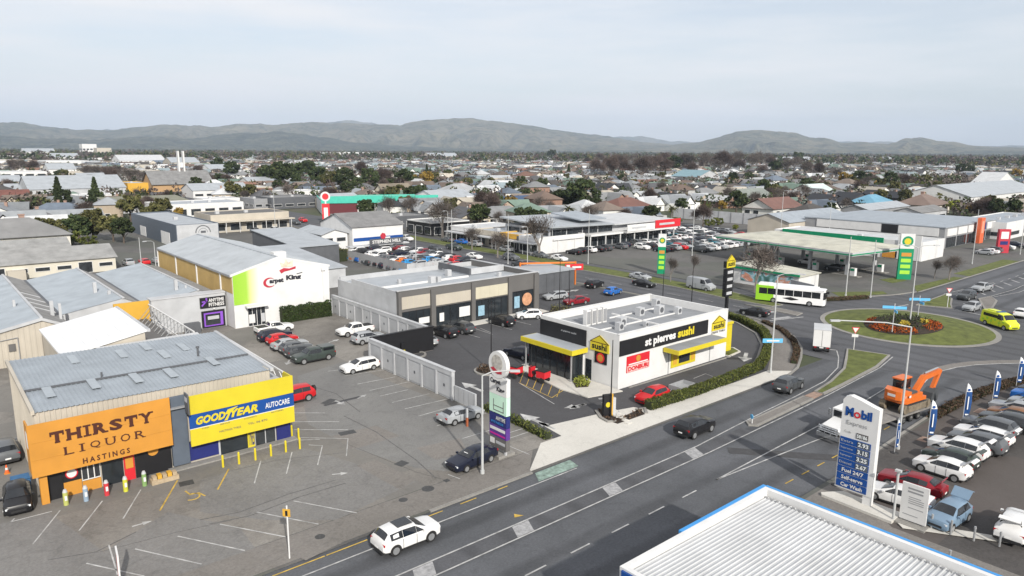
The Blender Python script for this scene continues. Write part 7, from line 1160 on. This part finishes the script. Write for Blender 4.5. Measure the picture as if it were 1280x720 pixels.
def tree_palm(seed):
    r = np.random.default_rng(seed); t = MB().tube((0, 0, 0), (.02, 0, .72), .035, .022, 7); b = MB()
    for k in range(34):
        a = r.uniform(0, 6.28); up = r.uniform(-.25, .9); p = np.array([.02, 0, .72]); L_ = .34; pts = []
        for i in range(5): u = i/4; pts.append(p+np.array([math.cos(a)*L_*u, math.sin(a)*L_*u, L_*(up*u-.55*u*u)]))
        nn = np.array([-math.sin(a), math.cos(a), 0])
        for i in range(4): w0, w1 = .035*(1-(i/4))+.006, .035*(1-((i+1)/4))+.004; b.add([tuple(pts[i]-nn*w0), tuple(pts[i]+nn*w0), tuple(pts[i+1]+nn*w1), tuple(pts[i+1]-nn*w1)], [(0, 1, 2, 3)])
    return t, b
TK = {}
for k, (fn, lm, bm) in dict(
        ever0=(lambda: tree_ever(1), LF_EVER, M_BARK), ever1=(lambda: tree_ever(2, crown=(1.15, 1.0, .85)), LF_EVER, M_BARK), ever2=(lambda: tree_ever(3, crown=(.8, .8, 1.1), zc=.58), LF_EVER, M_BARK), olive0=(lambda: tree_ever(4, crown=(1.05, 1.1, .8), size=.06), LF_OLIVE, M_BARK), olive1=(lambda: tree_ever(5, crown=(.75, .8, 1.1), zc=.55), LF_OLIVE, M_BARK),
        bush=(lambda: tree_ever(6, crown=(1.5, 1.4, 1.0), zc=.45, n=1200, clumps=24), LF_HEDGE, M_BARK), lime=(lambda: tree_ever(7, crown=(1.2, 1.2, 1.05), zc=.5, n=1500), LF_LIME, M_BARK), gold=(lambda: tree_ever(8, crown=(1, 1, 1), n=1100), LF_GOLD, M_BARK), bare0=(lambda: tree_bare(11, .42, 1500), LF_TWIG, M_BARKG), bare1=(lambda: tree_bare(12, .5, 1500), LF_TWIG, M_BARKG), bare2=(lambda: tree_bare(13, .34, 1100, vase=True), LF_TWIG, M_BARKG),
        red0=(lambda: tree_bare(14, .5, 4200, .08), LF_RED, M_BARK), red1=(lambda: tree_bare(15, .6, 4200, .08), LF_RED, M_BARK), conifer=(lambda: tree_conifer(16), LF_EVER, M_BARK), palm=(lambda: tree_palm(17), LF_OLIVE, M_BARKG)).items():
    t_, b_ = fn(); j = MB(); j.add(b_.v, b_.f); j.cm = 1; j.add(t_.v, t_.f); TK[k] = (t_.mesh(k+'_trunk', bm), b_.mesh(k+'_crown', lm), j.mesh(k+'_tree', [lm, bm]))
TN = {'ever': ('evergreen_tree', 'dark evergreen tree'), 'olive': ('olive_green_tree', 'olive green tree'), 'bush': ('garden_shrub', 'rounded green garden shrub'), 'lime': ('lime_shrub', 'yellow-green rounded shrub'), 'gold': ('golden_tree', 'golden-leaved tree'), 'bare': ('bare_tree', 'leafless grey-brown tree'), 'red': ('reddish_bare_tree', 'leafless reddish-brown tree'), 'conifer': ('conifer_tree', 'dark pointed conifer'), 'palm': ('palm_tree', 'palm tree with drooping fronds')}
TREES = 0
def tree(kind, x, y, h, label=None, group=None, z=ZB-.02, parts=True, wide=1.0):
    global TREES; TREES += 1; nm, ds = TN[kind.rstrip('012')]; rz = cr.uniform(0, 6.28); sc = (h*wide, h*wide, h)
    if parts:
        B = thing(nm, label, 'tree', (x, y, z), rz, group); B.scale = sc; link('trunk', TK[kind][0], B); link('crown', TK[kind][1], B); return B
    o = link(nm, TK[kind][2], None, (x, y, z), rz); o.scale = sc; return tag(o, label, 'tree', group)
def TP(kind, px, py, tp, label, group=None, **k): x, y = g(px, py); KEEP.append((x-2, x+2, y-2, y+2)); return tree(kind, x, y, zat(x, y, tp), label, group, **k)
TP('ever1', 727, 266, 222, 'huge dark evergreen tree towering over houses behind the showroom', wide=1.1); TP('bare2', 487, 284, 240, 'tall leafless tree in front of the sea-green store'); TP('bare0', 553, 297, 244, 'tall leafless tree at the near end of old shops'); TP('bare2', 674, 322, 262, 'pale leafless street tree beside the glazed showroom'); TP('bare1', 622, 322, 285, 'brown leafless street tree outside the orange-fascia shop', wide=1.1); TP('bare1', 590, 312, 280, 'brown leafless street tree outside the brown-fronted shop')
TP('bare0', 944, 366, 300, 'leafless tree beside the car wash billboard'); TP('bare0', 1186, 350, 316, 'small leafless tree on the verge near the green pylon'); TP('bare2', 866, 346, 315, 'small leafless tree on the verge near the silver van', wide=.8); TP('bare2', 838, 352, 318, 'thin leafless tree on the side street verge', wide=.7); TP('bare2', 1168, 348, 322, 'thin leafless sapling on the fuel station verge')
for px, py, tp, k in ((58, 302, 268, 'olive1'), (78, 300, 270, 'olive0'), (100, 304, 262, 'ever2'), (117, 300, 256, 'olive1'), (142, 302, 264, 'olive0'), (155, 304, 270, 'ever0'), (88, 308, 282, 'bush'), (112, 308, 290, 'bush')): TP(k, px, py, tp, f'{TN[k.rstrip("012")][1]} in the thick clump beside the motel', 'trees in the clump beside the motel')
TP('lime', 1192, 268, 247, 'bright yellow-green rounded shrub among dark-roofed houses', wide=1.0); TP('gold', 533, 238, 213, 'golden tree in front of the suburb behind sea-green store'); TP('ever2', 1266, 275, 244, 'dark evergreen beside the works building', wide=.8); TP('ever0', 1244, 276, 246, 'ragged dark tree left of the works building', wide=.8); TP('palm', 752, 246, 228, 'palm tree among the houses behind the showroom'); TP('ever0', 690, 199, 186, 'round dark tree standing above the far suburb', wide=1.2); TP('lime', 655, 238, 226, 'lime shrub between houses behind the old shops')
for px, py, tp in ((742, 224, 194), (760, 226, 190), (778, 222, 196), (800, 224, 192), (822, 222, 190), (770, 214, 190)): TP('red0' if px % 4 else 'red1', px, py, tp, 'tall leafless reddish tree in the dense stand above the suburb', 'reddish trees in the dense stand', wide=.9)
for px, py, tp in ((862, 216, 188), (880, 214, 186), (900, 218, 184), (920, 212, 184), (938, 217, 188), (960, 214, 192), (985, 222, 196), (1003, 226, 198), (1020, 224, 200), (1045, 230, 206)): TP('bare1' if px % 3 else 'red1', px, py, tp, 'tall leafless tree in the long brown belt beyond houses', 'leafless trees in the long brown belt', wide=1.0)
for i in range(30):
    px = 736+9.4*i+cr.uniform(-4, 4); py = cr.uniform(203, 222); TP(cr.choice(['red0', 'red1', 'red0', 'bare0', 'ever2']), px, py, py-cr.uniform(13, 24)*(1.2 if py > 212 else .8), 'leafless or dark tree in the wide brown wood across the suburb', 'trees in the wide brown wood', parts=False, wide=1.1)
for px, py, tp, k in ((335, 236, 204, 'ever0'), (352, 238, 200, 'ever1'), (368, 232, 198, 'ever2'), (345, 226, 202, 'olive0'), (398, 236, 206, 'ever0'), (412, 240, 210, 'olive0'), (432, 240, 208, 'ever1'), (385, 222, 196, 'ever2'), (462, 238, 208, 'ever0'), (478, 236, 206, 'red0'), (448, 226, 198, 'red1'), (505, 238, 206, 'ever2'), (273, 216, 196, 'ever1'), (290, 226, 200, 'ever0'), (250, 222, 204, 'red0'), (258, 236, 212, 'red1')): TP(k, px, py, tp, f'{TN[k.rstrip("012")][1]} in the wooded belt before the town houses', 'trees in the wooded belt')
for px, py, tp in ((15, 218, 196), (28, 220, 194), (45, 217, 198), (112, 226, 202), (122, 228, 202), (135, 232, 204), (148, 228, 202), (160, 232, 206), (172, 228, 208), (182, 234, 210)): TP('red0' if px % 2 else 'bare1', px, py, tp, 'leafless street tree among the white town buildings', 'leafless trees among town buildings')
for px, py, tp, k in ((1073, 234, 212, 'ever0'), (1085, 232, 214, 'ever2'), (1055, 236, 214, 'gold'), (1066, 240, 218, 'olive0'), (1112, 238, 214, 'ever1'), (1125, 236, 214, 'red0'), (1100, 240, 220, 'olive1'), (1150, 240, 222, 'bush'), (1172, 242, 224, 'olive0'), (1200, 222, 204, 'ever1'), (1212, 220, 206, 'ever0'), (1270, 226, 210, 'gold')): TP(k, px, py, tp, f'{TN[k.rstrip("012")][1]} beside the green paddock beyond dark-roofed houses', 'trees beside the green paddock')
# ================================================================ HOUSES
H_ROOF = mat('house_roof', obj=True, rough=.75, var=.14, scale=.7, dirt=.18); H_WALL = mat('house_wall', obj=True, rough=.8, var=.06, scale=.8); H_WHITE = mat('house_trim', (.72, .72, .7), .6, .05)
def house_geo(v):
    w, d, h, ty = v; wl = MB().box(0, w, 0, d, 0, h); rf = MB(); e = .5; rh = .24*min(w, d)+.3
    if ty == 'hip':
        if w >= d: r0, r1 = (d/2, d/2), (w-d/2, d/2)
        else: r0, r1 = (w/2, w/2), (w/2, d-w/2)
        A = [(-e, -e), (w+e, -e), (w+e, d+e), (-e, d+e)]; V = [(x, y, h-.1) for x, y in A]+[(*r0, h+rh), (*r1, h+rh)]
        rf.add(V, [(0, 1, 5, 4), (1, 2, 5), (2, 3, 4, 5), (3, 0, 4)] if w >= d else [(0, 1, 4), (1, 2, 5, 4), (2, 3, 5), (3, 0, 4, 5)]); rf.add([(x, y, h-.12) for x, y in A], [(3, 2, 1, 0)])
    else:
        ax = w if ty == 'gy' else d
        def G(x0, x1, y0, y1, along):
            if along == 'y': V = [(x0-e, y0-e, h-.1), (x1+e, y0-e, h-.1), (x1+e, y1+e, h-.1), (x0-e, y1+e, h-.1), ((x0+x1)/2, y0-e, h+rh), ((x0+x1)/2, y1+e, h+rh)]; rf.add(V, [(0, 4, 5, 3), (4, 1, 2, 5), (3, 2, 1, 0)]); wl.add([(x0, y0, h), (x1, y0, h), ((x0+x1)/2, y0, h+rh*.86), (x0, y1, h), (x1, y1, h), ((x0+x1)/2, y1, h+rh*.86)], [(0, 1, 2), (5, 4, 3)])
            else: V = [(x0-e, y0-e, h-.1), (x0-e, y1+e, h-.1), (x1+e, y1+e, h-.1), (x1+e, y0-e, h-.1), (x0-e, (y0+y1)/2, h+rh), (x1+e, (y0+y1)/2, h+rh)]; rf.add(V, [(0, 3, 5, 4), (4, 5, 2, 1), (0, 1, 2, 3)]); wl.add([(x0, y0, h), (x0, y1, h), (x0, (y0+y1)/2, h+rh*.86), (x1, y0, h), (x1, y1, h), (x1, (y0+y1)/2, h+rh*.86)], [(2, 1, 0), (3, 4, 5)])
        if ty == 'gy': G(0, w, 0, d, 'y')
        elif ty == 'gx': G(0, w, 0, d, 'x')
        else: G(0, w, d*.35, d, 'x'); G(w*.1, w*.52, -d*.22, d*.7, 'y'); wl.box(w*.1, w*.52, -d*.22, 0, 0, h)
    return wl, rf, (w, d, h, rh)
HV = []
for v in ((13, 9, 2.6, 'hip'), (10, 12, 2.7, 'hip'), (15, 9, 2.6, 'gx'), (9, 13, 2.8, 'gy'), (14, 11, 2.7, 'L'), (12, 10, 2.6, 'L'), (16, 10, 2.7, 'hip'), (11, 9, 5.2, 'hip'), (8, 6, 2.4, 'gx')):
    wl, rf, dm = house_geo(v); j = MB(); j.add(rf.v, rf.f); j.cm = 1; j.add(wl.v, wl.f); j.cm = 2
    for k in range(3): j.box(dm[0]*(.12+.3*k), dm[0]*(.12+.3*k)+1.6, -.05, -.01, .9, 2.0) if v[3] != 'L' else j.box(-.05, -.01, dm[1]*(.4+.18*k), dm[1]*(.4+.18*k)+1.2, .9, 2.0)
    for k in range(2): j.box(-.05, -.01, dm[1]*(.5+.22*k), dm[1]*(.5+.22*k)+1.3, .9, 2.0)
    HV.append((wl.mesh('house_walls', H_WALL), rf.mesh('house_roof', H_ROOF), dm, v[3], wl, rf, j.mesh('far_house', [H_ROOF, H_WHITE, M_GLASS2])))
WIN = MB().box(0, 1.7, -.06, 0, .9, 2.0).mesh('window_frame', H_WHITE); WINP = MB().box(.1, 1.6, -.08, -.06, 1.0, 1.9).mesh('window_pane', M_GLASS2); WINL = MB().box(-.06, 0, 0, 1.7, .9, 2.0).mesh('window_frame', H_WHITE); WINLP = MB().box(-.08, -.06, .1, 1.6, 1.0, 1.9).mesh('window_pane', M_GLASS2); CHM = MB().box(0, .8, 0, .8, 0, 1.6).box(-.08, .88, -.08, .88, 1.6, 1.75).mesh('chimney', mat('chimney_brick', (.3, .2, .16), .9, .15, 2)); DOOR = MB().box(0, 1, -.06, 0, .05, 2.1).mesh('door', mat('house_door', (.12, .1, .1), .6, .2, 1))
RC_ = [('pale grey', (.3, .315, .33)), ('pale grey', (.25, .265, .28)), ('white', (.48, .49, .5)), ('mid grey', (.15, .16, .17)), ('mid grey', (.19, .195, .2)), ('mid grey', (.13, .13, .135)), ('charcoal', (.055, .058, .064)), ('charcoal', (.075, .075, .08)), ('charcoal', (.06, .055, .052)), ('brown', (.11, .085, .07)), ('brown', (.15, .12, .1)), ('brown', (.14, .1, .08)), ('terracotta', (.17, .095, .072)), ('dull green', (.12, .17, .14)), ('slate blue', (.11, .135, .17)), ('aqua', (.2, .245, .265)), ('cream', (.36, .33, .28)), ('black', (.03, .032, .037))]
WCc = [('white', (.62, .62, .6)), ('cream', (.5, .45, .36)), ('pale grey', (.4, .4, .4)), ('brick', (.26, .16, .12)), ('fawn', (.36, .3, .23))]
def house(vi, x, y, rz, rc, wc, label, group=None, detail=2, z=ZB-.08, s=1.):
    wl, rf, (w, d, h, rh), ty = HV[vi][:4]; o2 = Matrix.Rotation(rz, 4, 'Z') @ Vector((w/2*s, d/2*s, 0)); loc = (x-o2.x, y-o2.y, z)
    if detail == 0: o = link('house', HV[vi][6], None, loc, rz); o.color = (*rc, 1); o.scale = (s, s, s); return tag(o, label, 'house', group)
    B = thing('house', label, 'house', loc, rz, group); B.scale = (s, s, s); a = link('wall', wl, B); a.color = (*wc, 1); r_ = link('roof', rf, B); r_.color = (*rc, 1)
    if detail == 2:
        for k in range(3 if ty != 'L' else 1):
            wn = link('window', WIN, B, (w*(.1+.3*k) if ty != 'L' else w*.68, 0 if ty != 'L' else d*.35-.0, 0)); link('pane', WINP, wn)
        if ty == 'L': wn = link('window', WIN, B, (w*.22, -d*.22, 0)); link('pane', WINP, wn)
        for k in range(2): wn = link('window', WINL, B, (0, d*(.45+.28*k), 0)); link('pane', WINLP, wn)
        if vi % 3 == 0: link('chimney', CHM, r_, (w*.6, d*.55, h+rh*.55))
        link('door', DOOR, B, (w*.82, 0 if ty != 'L' else d*.35, 0))
    return B
# houses one can single out by their roofs
def HP(px, py, vi, rc, wc, label, rz=0., s=1.1, group=None): x, y = g(px, py); KEEP.append((x-9*s, x+9*s, y-8*s, y+8*s)); return house(vi, x, y, rz, rc, wc, label, group, 2, s=s)
D_ = dict((a, b) for a, b in RC_); BLK = (.028, .03, .036)
HP(1088, 261, 6, (.13, .29, .4), (.7, .7, .68), 'house with bright sky-blue hipped roof among dark-roofed houses', s=1.25); HP(1152, 266, 0, (.17, .125, .105), (.6, .55, .48), 'house with broad brown tiled hip roof behind the depot', s=1.6); HP(640, 262, 2, (.045, .08, .15), (.6, .58, .52), 'house with deep navy blue roof behind the old shops', s=1.2); HP(605, 262, 4, D_['white'], (.75, .75, .73), 'white house with white roof behind the old shops'); HP(590, 256, 0, D_['slate blue'], (.7, .7, .7), 'house with slate blue roof near the white corner building')
for px, py, l in ((1040, 262, 'near end'), (1062, 255, ''), (1098, 252, ''), (1118, 254, ''), (1140, 252, ''), (1162, 254, ''), (1178, 252, ''), (1196, 256, ''), (1215, 258, ''), (1030, 258, '')): HP(px, py, 3, BLK, (.06, .06, .065), 'new black-roofed gabled house in the dark terrace beyond depot', math.radians(-20), 1.15, 'black-roofed terrace houses')
HP(845, 262, 4, D_['pale grey'], (.8, .8, .78), 'white gabled house with pale roof above the yard wall', s=1.2); HP(812, 262, 5, D_['white'], (.75, .74, .7), 'house with white roof next to the white gabled house'); HP(935, 254, 2, (.2, .22, .2), (.55, .5, .42), 'long pale house with grey-green roof above the yard wall', s=1.5); HP(780, 268, 6, (.15, .075, .06), (.5, .44, .36), 'house with long rust red roof behind the showroom', s=1.3); HP(965, 270, 2, (.16, .085, .07), (.6, .6, .57), 'long white house with faded red roof behind the fuel station', s=1.5); HP(1010, 276, 0, D_['charcoal'], (.7, .7, .68), 'white house with charcoal roof behind the slate depot', s=1.3); HP(985, 244, 4, D_['dull green'], (.62, .7, .6), 'pale green house with mint roof above the yard', s=1.3); HP(1015, 246, 2, (.5, .58, .57), (.7, .7, .68), 'house with long pale aqua-white roof beyond the yard', s=1.5)
HP(18, 292, 4, D_['pale grey'], (.72, .72, .7), 'white gabled cottage with pale roof left of motel trees', s=1.2); HP(40, 285, 0, D_['mid grey'], (.7, .68, .62), 'cottage with mid grey hip roof left of motel trees', s=1.2); HP(50, 297, 5, D_['white'], (.75, .74, .72), 'white-roofed gabled house beside motel tree clump', s=1.2); HP(15, 312, 6, (.2, .2, .2), (.6, .58, .52), 'cream house with wide grey hip roof behind the motel', s=1.5); HP(92, 282, 2, D_['pale grey'], (.7, .7, .68), 'house with pale ribbed roof behind the motel trees', s=1.1)
HP(495, 246, 4, (.2, .17, .13), (.6, .56, .46), 'cream gabled house behind the sea-green roof', s=1.3); HP(573, 248, 0, (.32, .33, .34), (.7, .7, .7), 'big house with wide pale grey hip roof beside bare tree', s=1.6); HP(612, 246, 5, D_['white'], (.75, .74, .72), 'house with white gables behind the white corner building', s=1.2)
print('specific trees', TREES)
# the rest of the suburb, along its own streets; nearest ones are objects, far ones one mass
def taken(x, y, m=7):
    return any(a-m < x < b+m and c-m < y < d+m for a, b, c, d in KEEP)
cand = []
sa = math.radians(-14); ca, sna = math.cos(sa), math.sin(sa)
for i in range(-66, 175):
    for j in range(0, 185):
        u = i*16+cr.uniform(-1.5, 1.5); v = j*23+(10 if j % 2 else 0)+cr.uniform(-2, 2)
        if i % 11 == 0: continue                       # side streets
        x, y = u*ca-v*sna, u*sna+v*ca
        if x*CF[0]+y*CF[1] < 150: continue
        px, py = proj((x, y, 0))
        if not (-60 < px < 1340) or py > 300 or py < 196: continue
        d = math.hypot(x, y)
        if taken(x, y) or (900 < px < 1110 and py < 226 and cr.random() < .45) or (1120 < px < 1230 and 226 < py < 240): continue
        if px < 200 and py < 262 and cr.random() < .35: continue
        cand.append((d, x, y, px, py))
cand.sort(); print('house candidates', len(cand))
NI = 275
for k, (d, x, y, px, py) in enumerate(cand[:NI]):
    rn, rc = cr.choice(RC_); wn_, wc = cr.choice(WCc); vi = cr.choice([0, 1, 2, 3, 4, 5, 6, 0, 4, 6, 7]); ty = {'hip': 'hipped', 'gx': 'gabled', 'gy': 'gabled', 'L': 'cross-gabled'}[HV[vi][3]]; jit = cr.uniform(.85, 1.18); rc = tuple(min(.75, c*jit) for c in rc)
    if d < 420: house(vi, x, y, sa+cr.choice([0, math.pi/2, 0])+cr.uniform(-.08, .08), rc, wc, f'{wn_} house with {rn} {ty} roof in the suburb', f'{wn_} houses with {rn} {ty} roofs', 2, s=cr.uniform(.95, 1.25))
    else: house(vi, x, y, sa+cr.choice([0, math.pi/2, 0])+cr.uniform(-.08, .08), rc, wc, f'white-walled house with {rn} {ty} roof in the distant suburb', f'distant houses with {rn} {ty} roofs', 0, s=cr.uniform(1., 1.3))
KEEPH = [(x-6, x+6, y-6, y+6) for d, x, y, px, py in cand[:NI]]
fr = [mat('far_roof_'+a.replace(' ', '_')+str(i), c, .8, .1, .5) for i, (a, c) in enumerate(RC_)]
FV, FF, FM = [], [], []; off = 0
for d, x, y, px, py in cand[NI:]:
    vi = cr.choice([0, 1, 2, 3, 4, 5, 6]); wl, rf = HV[vi][4:6]; s = cr.uniform(1., 1.35); rz = sa+cr.choice([0, math.pi/2])+cr.uniform(-.1, .1); c, sn = math.cos(rz)*s, math.sin(rz)*s; mi = cr.randrange(len(fr))
    for mb_, m_ in ((rf, mi), (wl, len(fr)+cr.randrange(3))):
        FV += [(x+a*c-b*sn, y+a*sn+b*c, z*s) for a, b, z in mb_.v]; FF += [tuple(q+off for q in f) for f in mb_.f]; FM += [m_]*len(mb_.f); off += len(mb_.v)
o = link('distant_houses', mesh_from('distant_houses', FV, FF, fr+[mat('far_wall_white', (.7, .7, .68), .8, 0), mat('far_wall_cream', (.55, .5, .42), .8, 0), mat('far_wall_grey', (.42, .42, .42), .8, 0)], mi=FM)); tag(o, 'mass of distant suburban houses stretching to the foot of hills', 'houses', kind='stuff')
# garden and street trees between the houses
tk = ['ever0', 'ever1', 'ever2', 'olive0', 'olive1', 'bush', 'bush', 'bare0', 'bare1', 'bare1', 'red0', 'red1', 'red0', 'conifer', 'olive0', 'lime', 'gold', 'palm', 'ever0', 'bare0']
nt_ = 0; tries = 0; TPOS = []
while nt_ < 330 and tries < 9000:
    tries += 1; dd = 175*math.exp(cr.random()*1.35); px = cr.uniform(-20, 1300); q = ray(px, 187); f2 = math.hypot(q[0], q[1]); x, y = q[0]/f2*dd, q[1]/f2*dd
    if taken(x, y, 3) or any(a < x < b and c < y < d for a, b, c, d in KEEPH): continue
    px, py = proj((x, y, 0))
    if py > 292: continue
    k = cr.choice(tk); h = {'bush': 3.4, 'lime': 3.2, 'gold': 6, 'palm': 7, 'conifer': 10}.get(k, 8)*cr.uniform(.7, 1.35); ds = TN[k.rstrip('012')][1]
    tree(k, x, y, h, f'{ds} in a suburban garden', f'{ds}s in suburban gardens', parts=dd < 330); nt_ += 1
print('trees', TREES, 'placed', nt_)
def far_trees(name, n, d0, d1, mats, label, size=(3.5, 7), reject=None):
    P, S, K = [], [], []
    while len(P) < n:
        dd = d0*(d1/d0)**cr.random(); px = cr.uniform(-60, 1340); q = ray(px, 187); f2 = math.hypot(q[0], q[1]); x, y = q[0]/f2*dd, q[1]/f2*dd
        if (dd < 700 and (taken(x, y, 2) or any(a+1 < x < b-1 and c+1 < y < d-1 for a, b, c, d in KEEPH))) or (reject and reject(px, dd)): continue
        P.append((x, y)); S.append(cr.uniform(*size)*(1+.3*(dd > 1500))); K.append(cr.randrange(len(mats)))
    V, Fm = [], []; m = 40 if d0 < 900 else 24; ls = .13 if d0 < 900 else .2
    for (x, y), s, k in zip(P, S, K):
        d = rng.normal(size=(m, 3)); d /= np.linalg.norm(d, axis=1)[:, None]; c = np.array([x, y, s*.62])+d*np.array([s*.42, s*.42, s*.5])*rng.uniform(.5, 1, (m, 1)); v, _ = leaves(c, s*ls); V.append(v); Fm += [k]*m
    V = np.concatenate(V); o = link(name, mesh_from(name, V, np.arange(len(V)).reshape(-1, 4).tolist(), mats, mi=Fm)); tag(o, label, 'trees', kind='stuff')
far_trees('distant_trees', 5600, 330, 1800, [LF_EVER, LF_OLIVE, LF_TWIG, LF_RED, LF_RED, LF_EVER, LF_TWIG, LF_EVER], 'mass of garden trees and bare trees filling the distant suburb', (2.8, 7.2))
far_trees('brown_suburb_trees', 1700, 480, 1400, [LF_RED, LF_TWIG, LF_TWIG, LF_EVER], 'mass of brown winter trees between the distant houses', (4, 8), lambda px, d: px < 300 and cr.random() < .5)
far_trees('plain_trees', 7000, 1300, 6400, [LF_EVER, LF_EVER, LF_TWIG, LF_RED, LF_OLIVE], 'dense belt of far trees on the plain below the hills', (6, 13))
pad = [g(1120, 246, 0), g(1195, 248, 0), g(1205, 230, 0), g(1118, 229, 0)]; struct(MB().prism(pad, -.05, .05), 'paddock', G_GRASS)
# ================================================================ HILLS AND AIR
def vnoise(x, y, r):          # smooth lattice noise, -1..1
    G_ = r.uniform(-1, 1, (257, 257)); xi = np.floor(x).astype(int); yi = np.floor(y).astype(int); fx = x-xi; fy = y-yi; fx = fx*fx*(3-2*fx); fy = fy*fy*(3-2*fy); a = lambda i, j: G_[i % 257, j % 257]
    return (a(xi, yi)*(1-fx)+a(xi+1, yi)*fx)*(1-fy)+(a(xi, yi+1)*(1-fx)+a(xi+1, yi+1)*fx)*fy
def hills(name, prof, D0, D1, seed, m, amp=.85, rough=1.3):
    """range of hills: a height field with spurs and gullies whose crest follows the skyline"""
    r = np.random.default_rng(seed); xs = np.arange(-420, 1701, 3.5); cr_ = np.interp(xs, [p[0] for p in prof], [p[1] for p in prof]); nr = 70
    cr_ = cr_-rough*(.9*vnoise(xs/23, xs*0, r)+.55*vnoise(xs/8, xs*0+3, r)+.3*vnoise(xs/3.6, xs*0+7, r))*np.clip((187-cr_)/12, 0, 1)
    X, U = np.meshgrid(xs, np.linspace(0, 1.15, nr)); rays = np.array([ray(x, 187) for x in xs]); f2 = np.hypot(rays[:, 0], rays[:, 1]); D = D0+(D1-D0)*U
    rc_ = np.array([ray(x, y) for x, y in zip(xs, cr_)]); zc = np.maximum(0, CAMH+D1*rc_[:, 2]/np.hypot(rc_[:, 0], rc_[:, 1])); W_x = X+60*vnoise(X/70, U*3, r)
    sp = 1-np.abs(vnoise(W_x/26, U*1.6, r))*1.6; sp += .5*(1-np.abs(vnoise(W_x/11, U*3.5, r))*1.6)+.25*vnoise(W_x/5, U*9, r); low = vnoise(X/90, U*2.2, r)
    env = np.clip(1-U, 0, 1)**.6*np.clip(U*3, 0, 1); base = np.where(U <= 1, U**1.25, 1-(U-1)*3); Z = zc[None, :]*(base*(1+.25*low*np.clip(1-U, 0, 1))+amp*.32*(sp-.9)*env)-3
    V = np.stack([rays[:, 0]/f2*D, rays[:, 1]/f2*D, Z], -1); n = len(xs); F_ = [(j*n+i, j*n+i+1, (j+1)*n+i+1, (j+1)*n+i) for j in range(nr-1) for i in range(n-1)]
    o = link(name, mesh_from(name, V.reshape(-1, 3), F_, m, smooth=True)); o['kind'] = 'structure'; return o
def hill_mat(name, a, b_, c, sc=.0016):
    m = bpy.data.materials.new(name); m.use_nodes = True; t = m.node_tree; l = t.links.new; b = t.nodes['Principled BSDF']; b.inputs['Roughness'].default_value = 1; b.inputs['Specular IOR Level'].default_value = 0
    p = N(t, 'ShaderNodeNewGeometry').outputs['Position']; base = ramp(t, noise(t, p, sc, 9, .62, .4), [(.36, a), (.5, b_), (.64, c)]); tr = ramp(t, noise(t, p, sc*4.5, 12, .8, .5), [(.49, (1, 1, 1)), (.54, (.45, .49, .46))]); l(mixc(t, 1., base, tr, 'MULTIPLY'), b.inputs['Base Color'])
    bp = N(t, 'ShaderNodeBump'); bp.inputs['Strength'].default_value = 1; bp.inputs['Distance'].default_value = 60; l(noise(t, p, sc*2, 8, .6, .6), bp.inputs['Height']); l(bp.outputs[0], b.inputs['Normal']); return m
HM = hill_mat('hill_pasture', (.095, .095, .062), (.14, .128, .085), (.18, .158, .108))
S1 = [(-420, 158), (-150, 156), (0, 153), (30, 152.5), (60, 157), (100, 161), (150, 162), (185, 158), (230, 156), (260, 158.5), (300, 155), (350, 155), (385, 152.5), (415, 153), (450, 154), (480, 155), (500, 157), (520, 150.5), (545, 148.5), (590, 148), (620, 151), (660, 157), (700, 163), (750, 169), (790, 175), (830, 180), (850, 182), (900, 185), (1000, 186.5), (1700, 188)]
S2 = [(-420, 188), (760, 188), (820, 182.5), (850, 180), (870, 178), (890, 172), (920, 165), (940, 162), (970, 163.5), (1000, 168), (1030, 173), (1050, 178.5), (1080, 177), (1110, 180), (1130, 173.5), (1150, 172), (1180, 176), (1210, 181), (1240, 183.5), (1280, 184), (1400, 182), (1700, 176)]
S3 = [(-420, 170), (300, 160), (415, 152), (440, 150.5), (465, 153), (520, 165), (700, 172), (780, 172), (800, 170.5), (835, 176), (880, 178), (1040, 178), (1070, 176.5), (1110, 177.5), (1200, 182), (1700, 182)]
S0 = [(-420, 176), (0, 170), (60, 172), (120, 174), (180, 170), (240, 172), (300, 166), (350, 164), (385, 168), (430, 176), (500, 182), (560, 184.5), (700, 187.5), (1700, 188)]
hills('far_hills', S3, 13500, 16500, 5, HM); hills('hills', S1, 7600, 10800, 2, HM); hills('hills', S2, 7000, 9600, 3, HM); hills('foothills', S0, 6600, 8200, 4, hill_mat('foothill_bush', (.055, .06, .045), (.085, .088, .06), (.13, .122, .085), .004), .8)
# air: one even volume round the camera and everything up to the hills
hz = bpy.data.materials.new('haze_air'); hz.use_nodes = True; t = hz.node_tree; t.nodes.remove(t.nodes['Principled BSDF']); pv = N(t, 'ShaderNodeVolumePrincipled'); pv.inputs['Color'].default_value = (.66, .8, 1.0, 1); pv.inputs['Density'].default_value = HAZE = 6.2e-5; pv.inputs['Anisotropy'].default_value = .0
t.links.new(pv.outputs[0], t.nodes['Material Output'].inputs['Volume'])
c0 = CF[:2]/np.hypot(*CF[:2]); s0 = np.array([-c0[1], c0[0]]); P_ = [tuple(c0*a+s0*b) for a, b in ((-2500, -18000), (20500, -18000), (20500, 18000), (-2500, 18000))]
o = part(MB().prism(P_, -8, 900), 'haze', hz); o['kind'] = 'stuff'
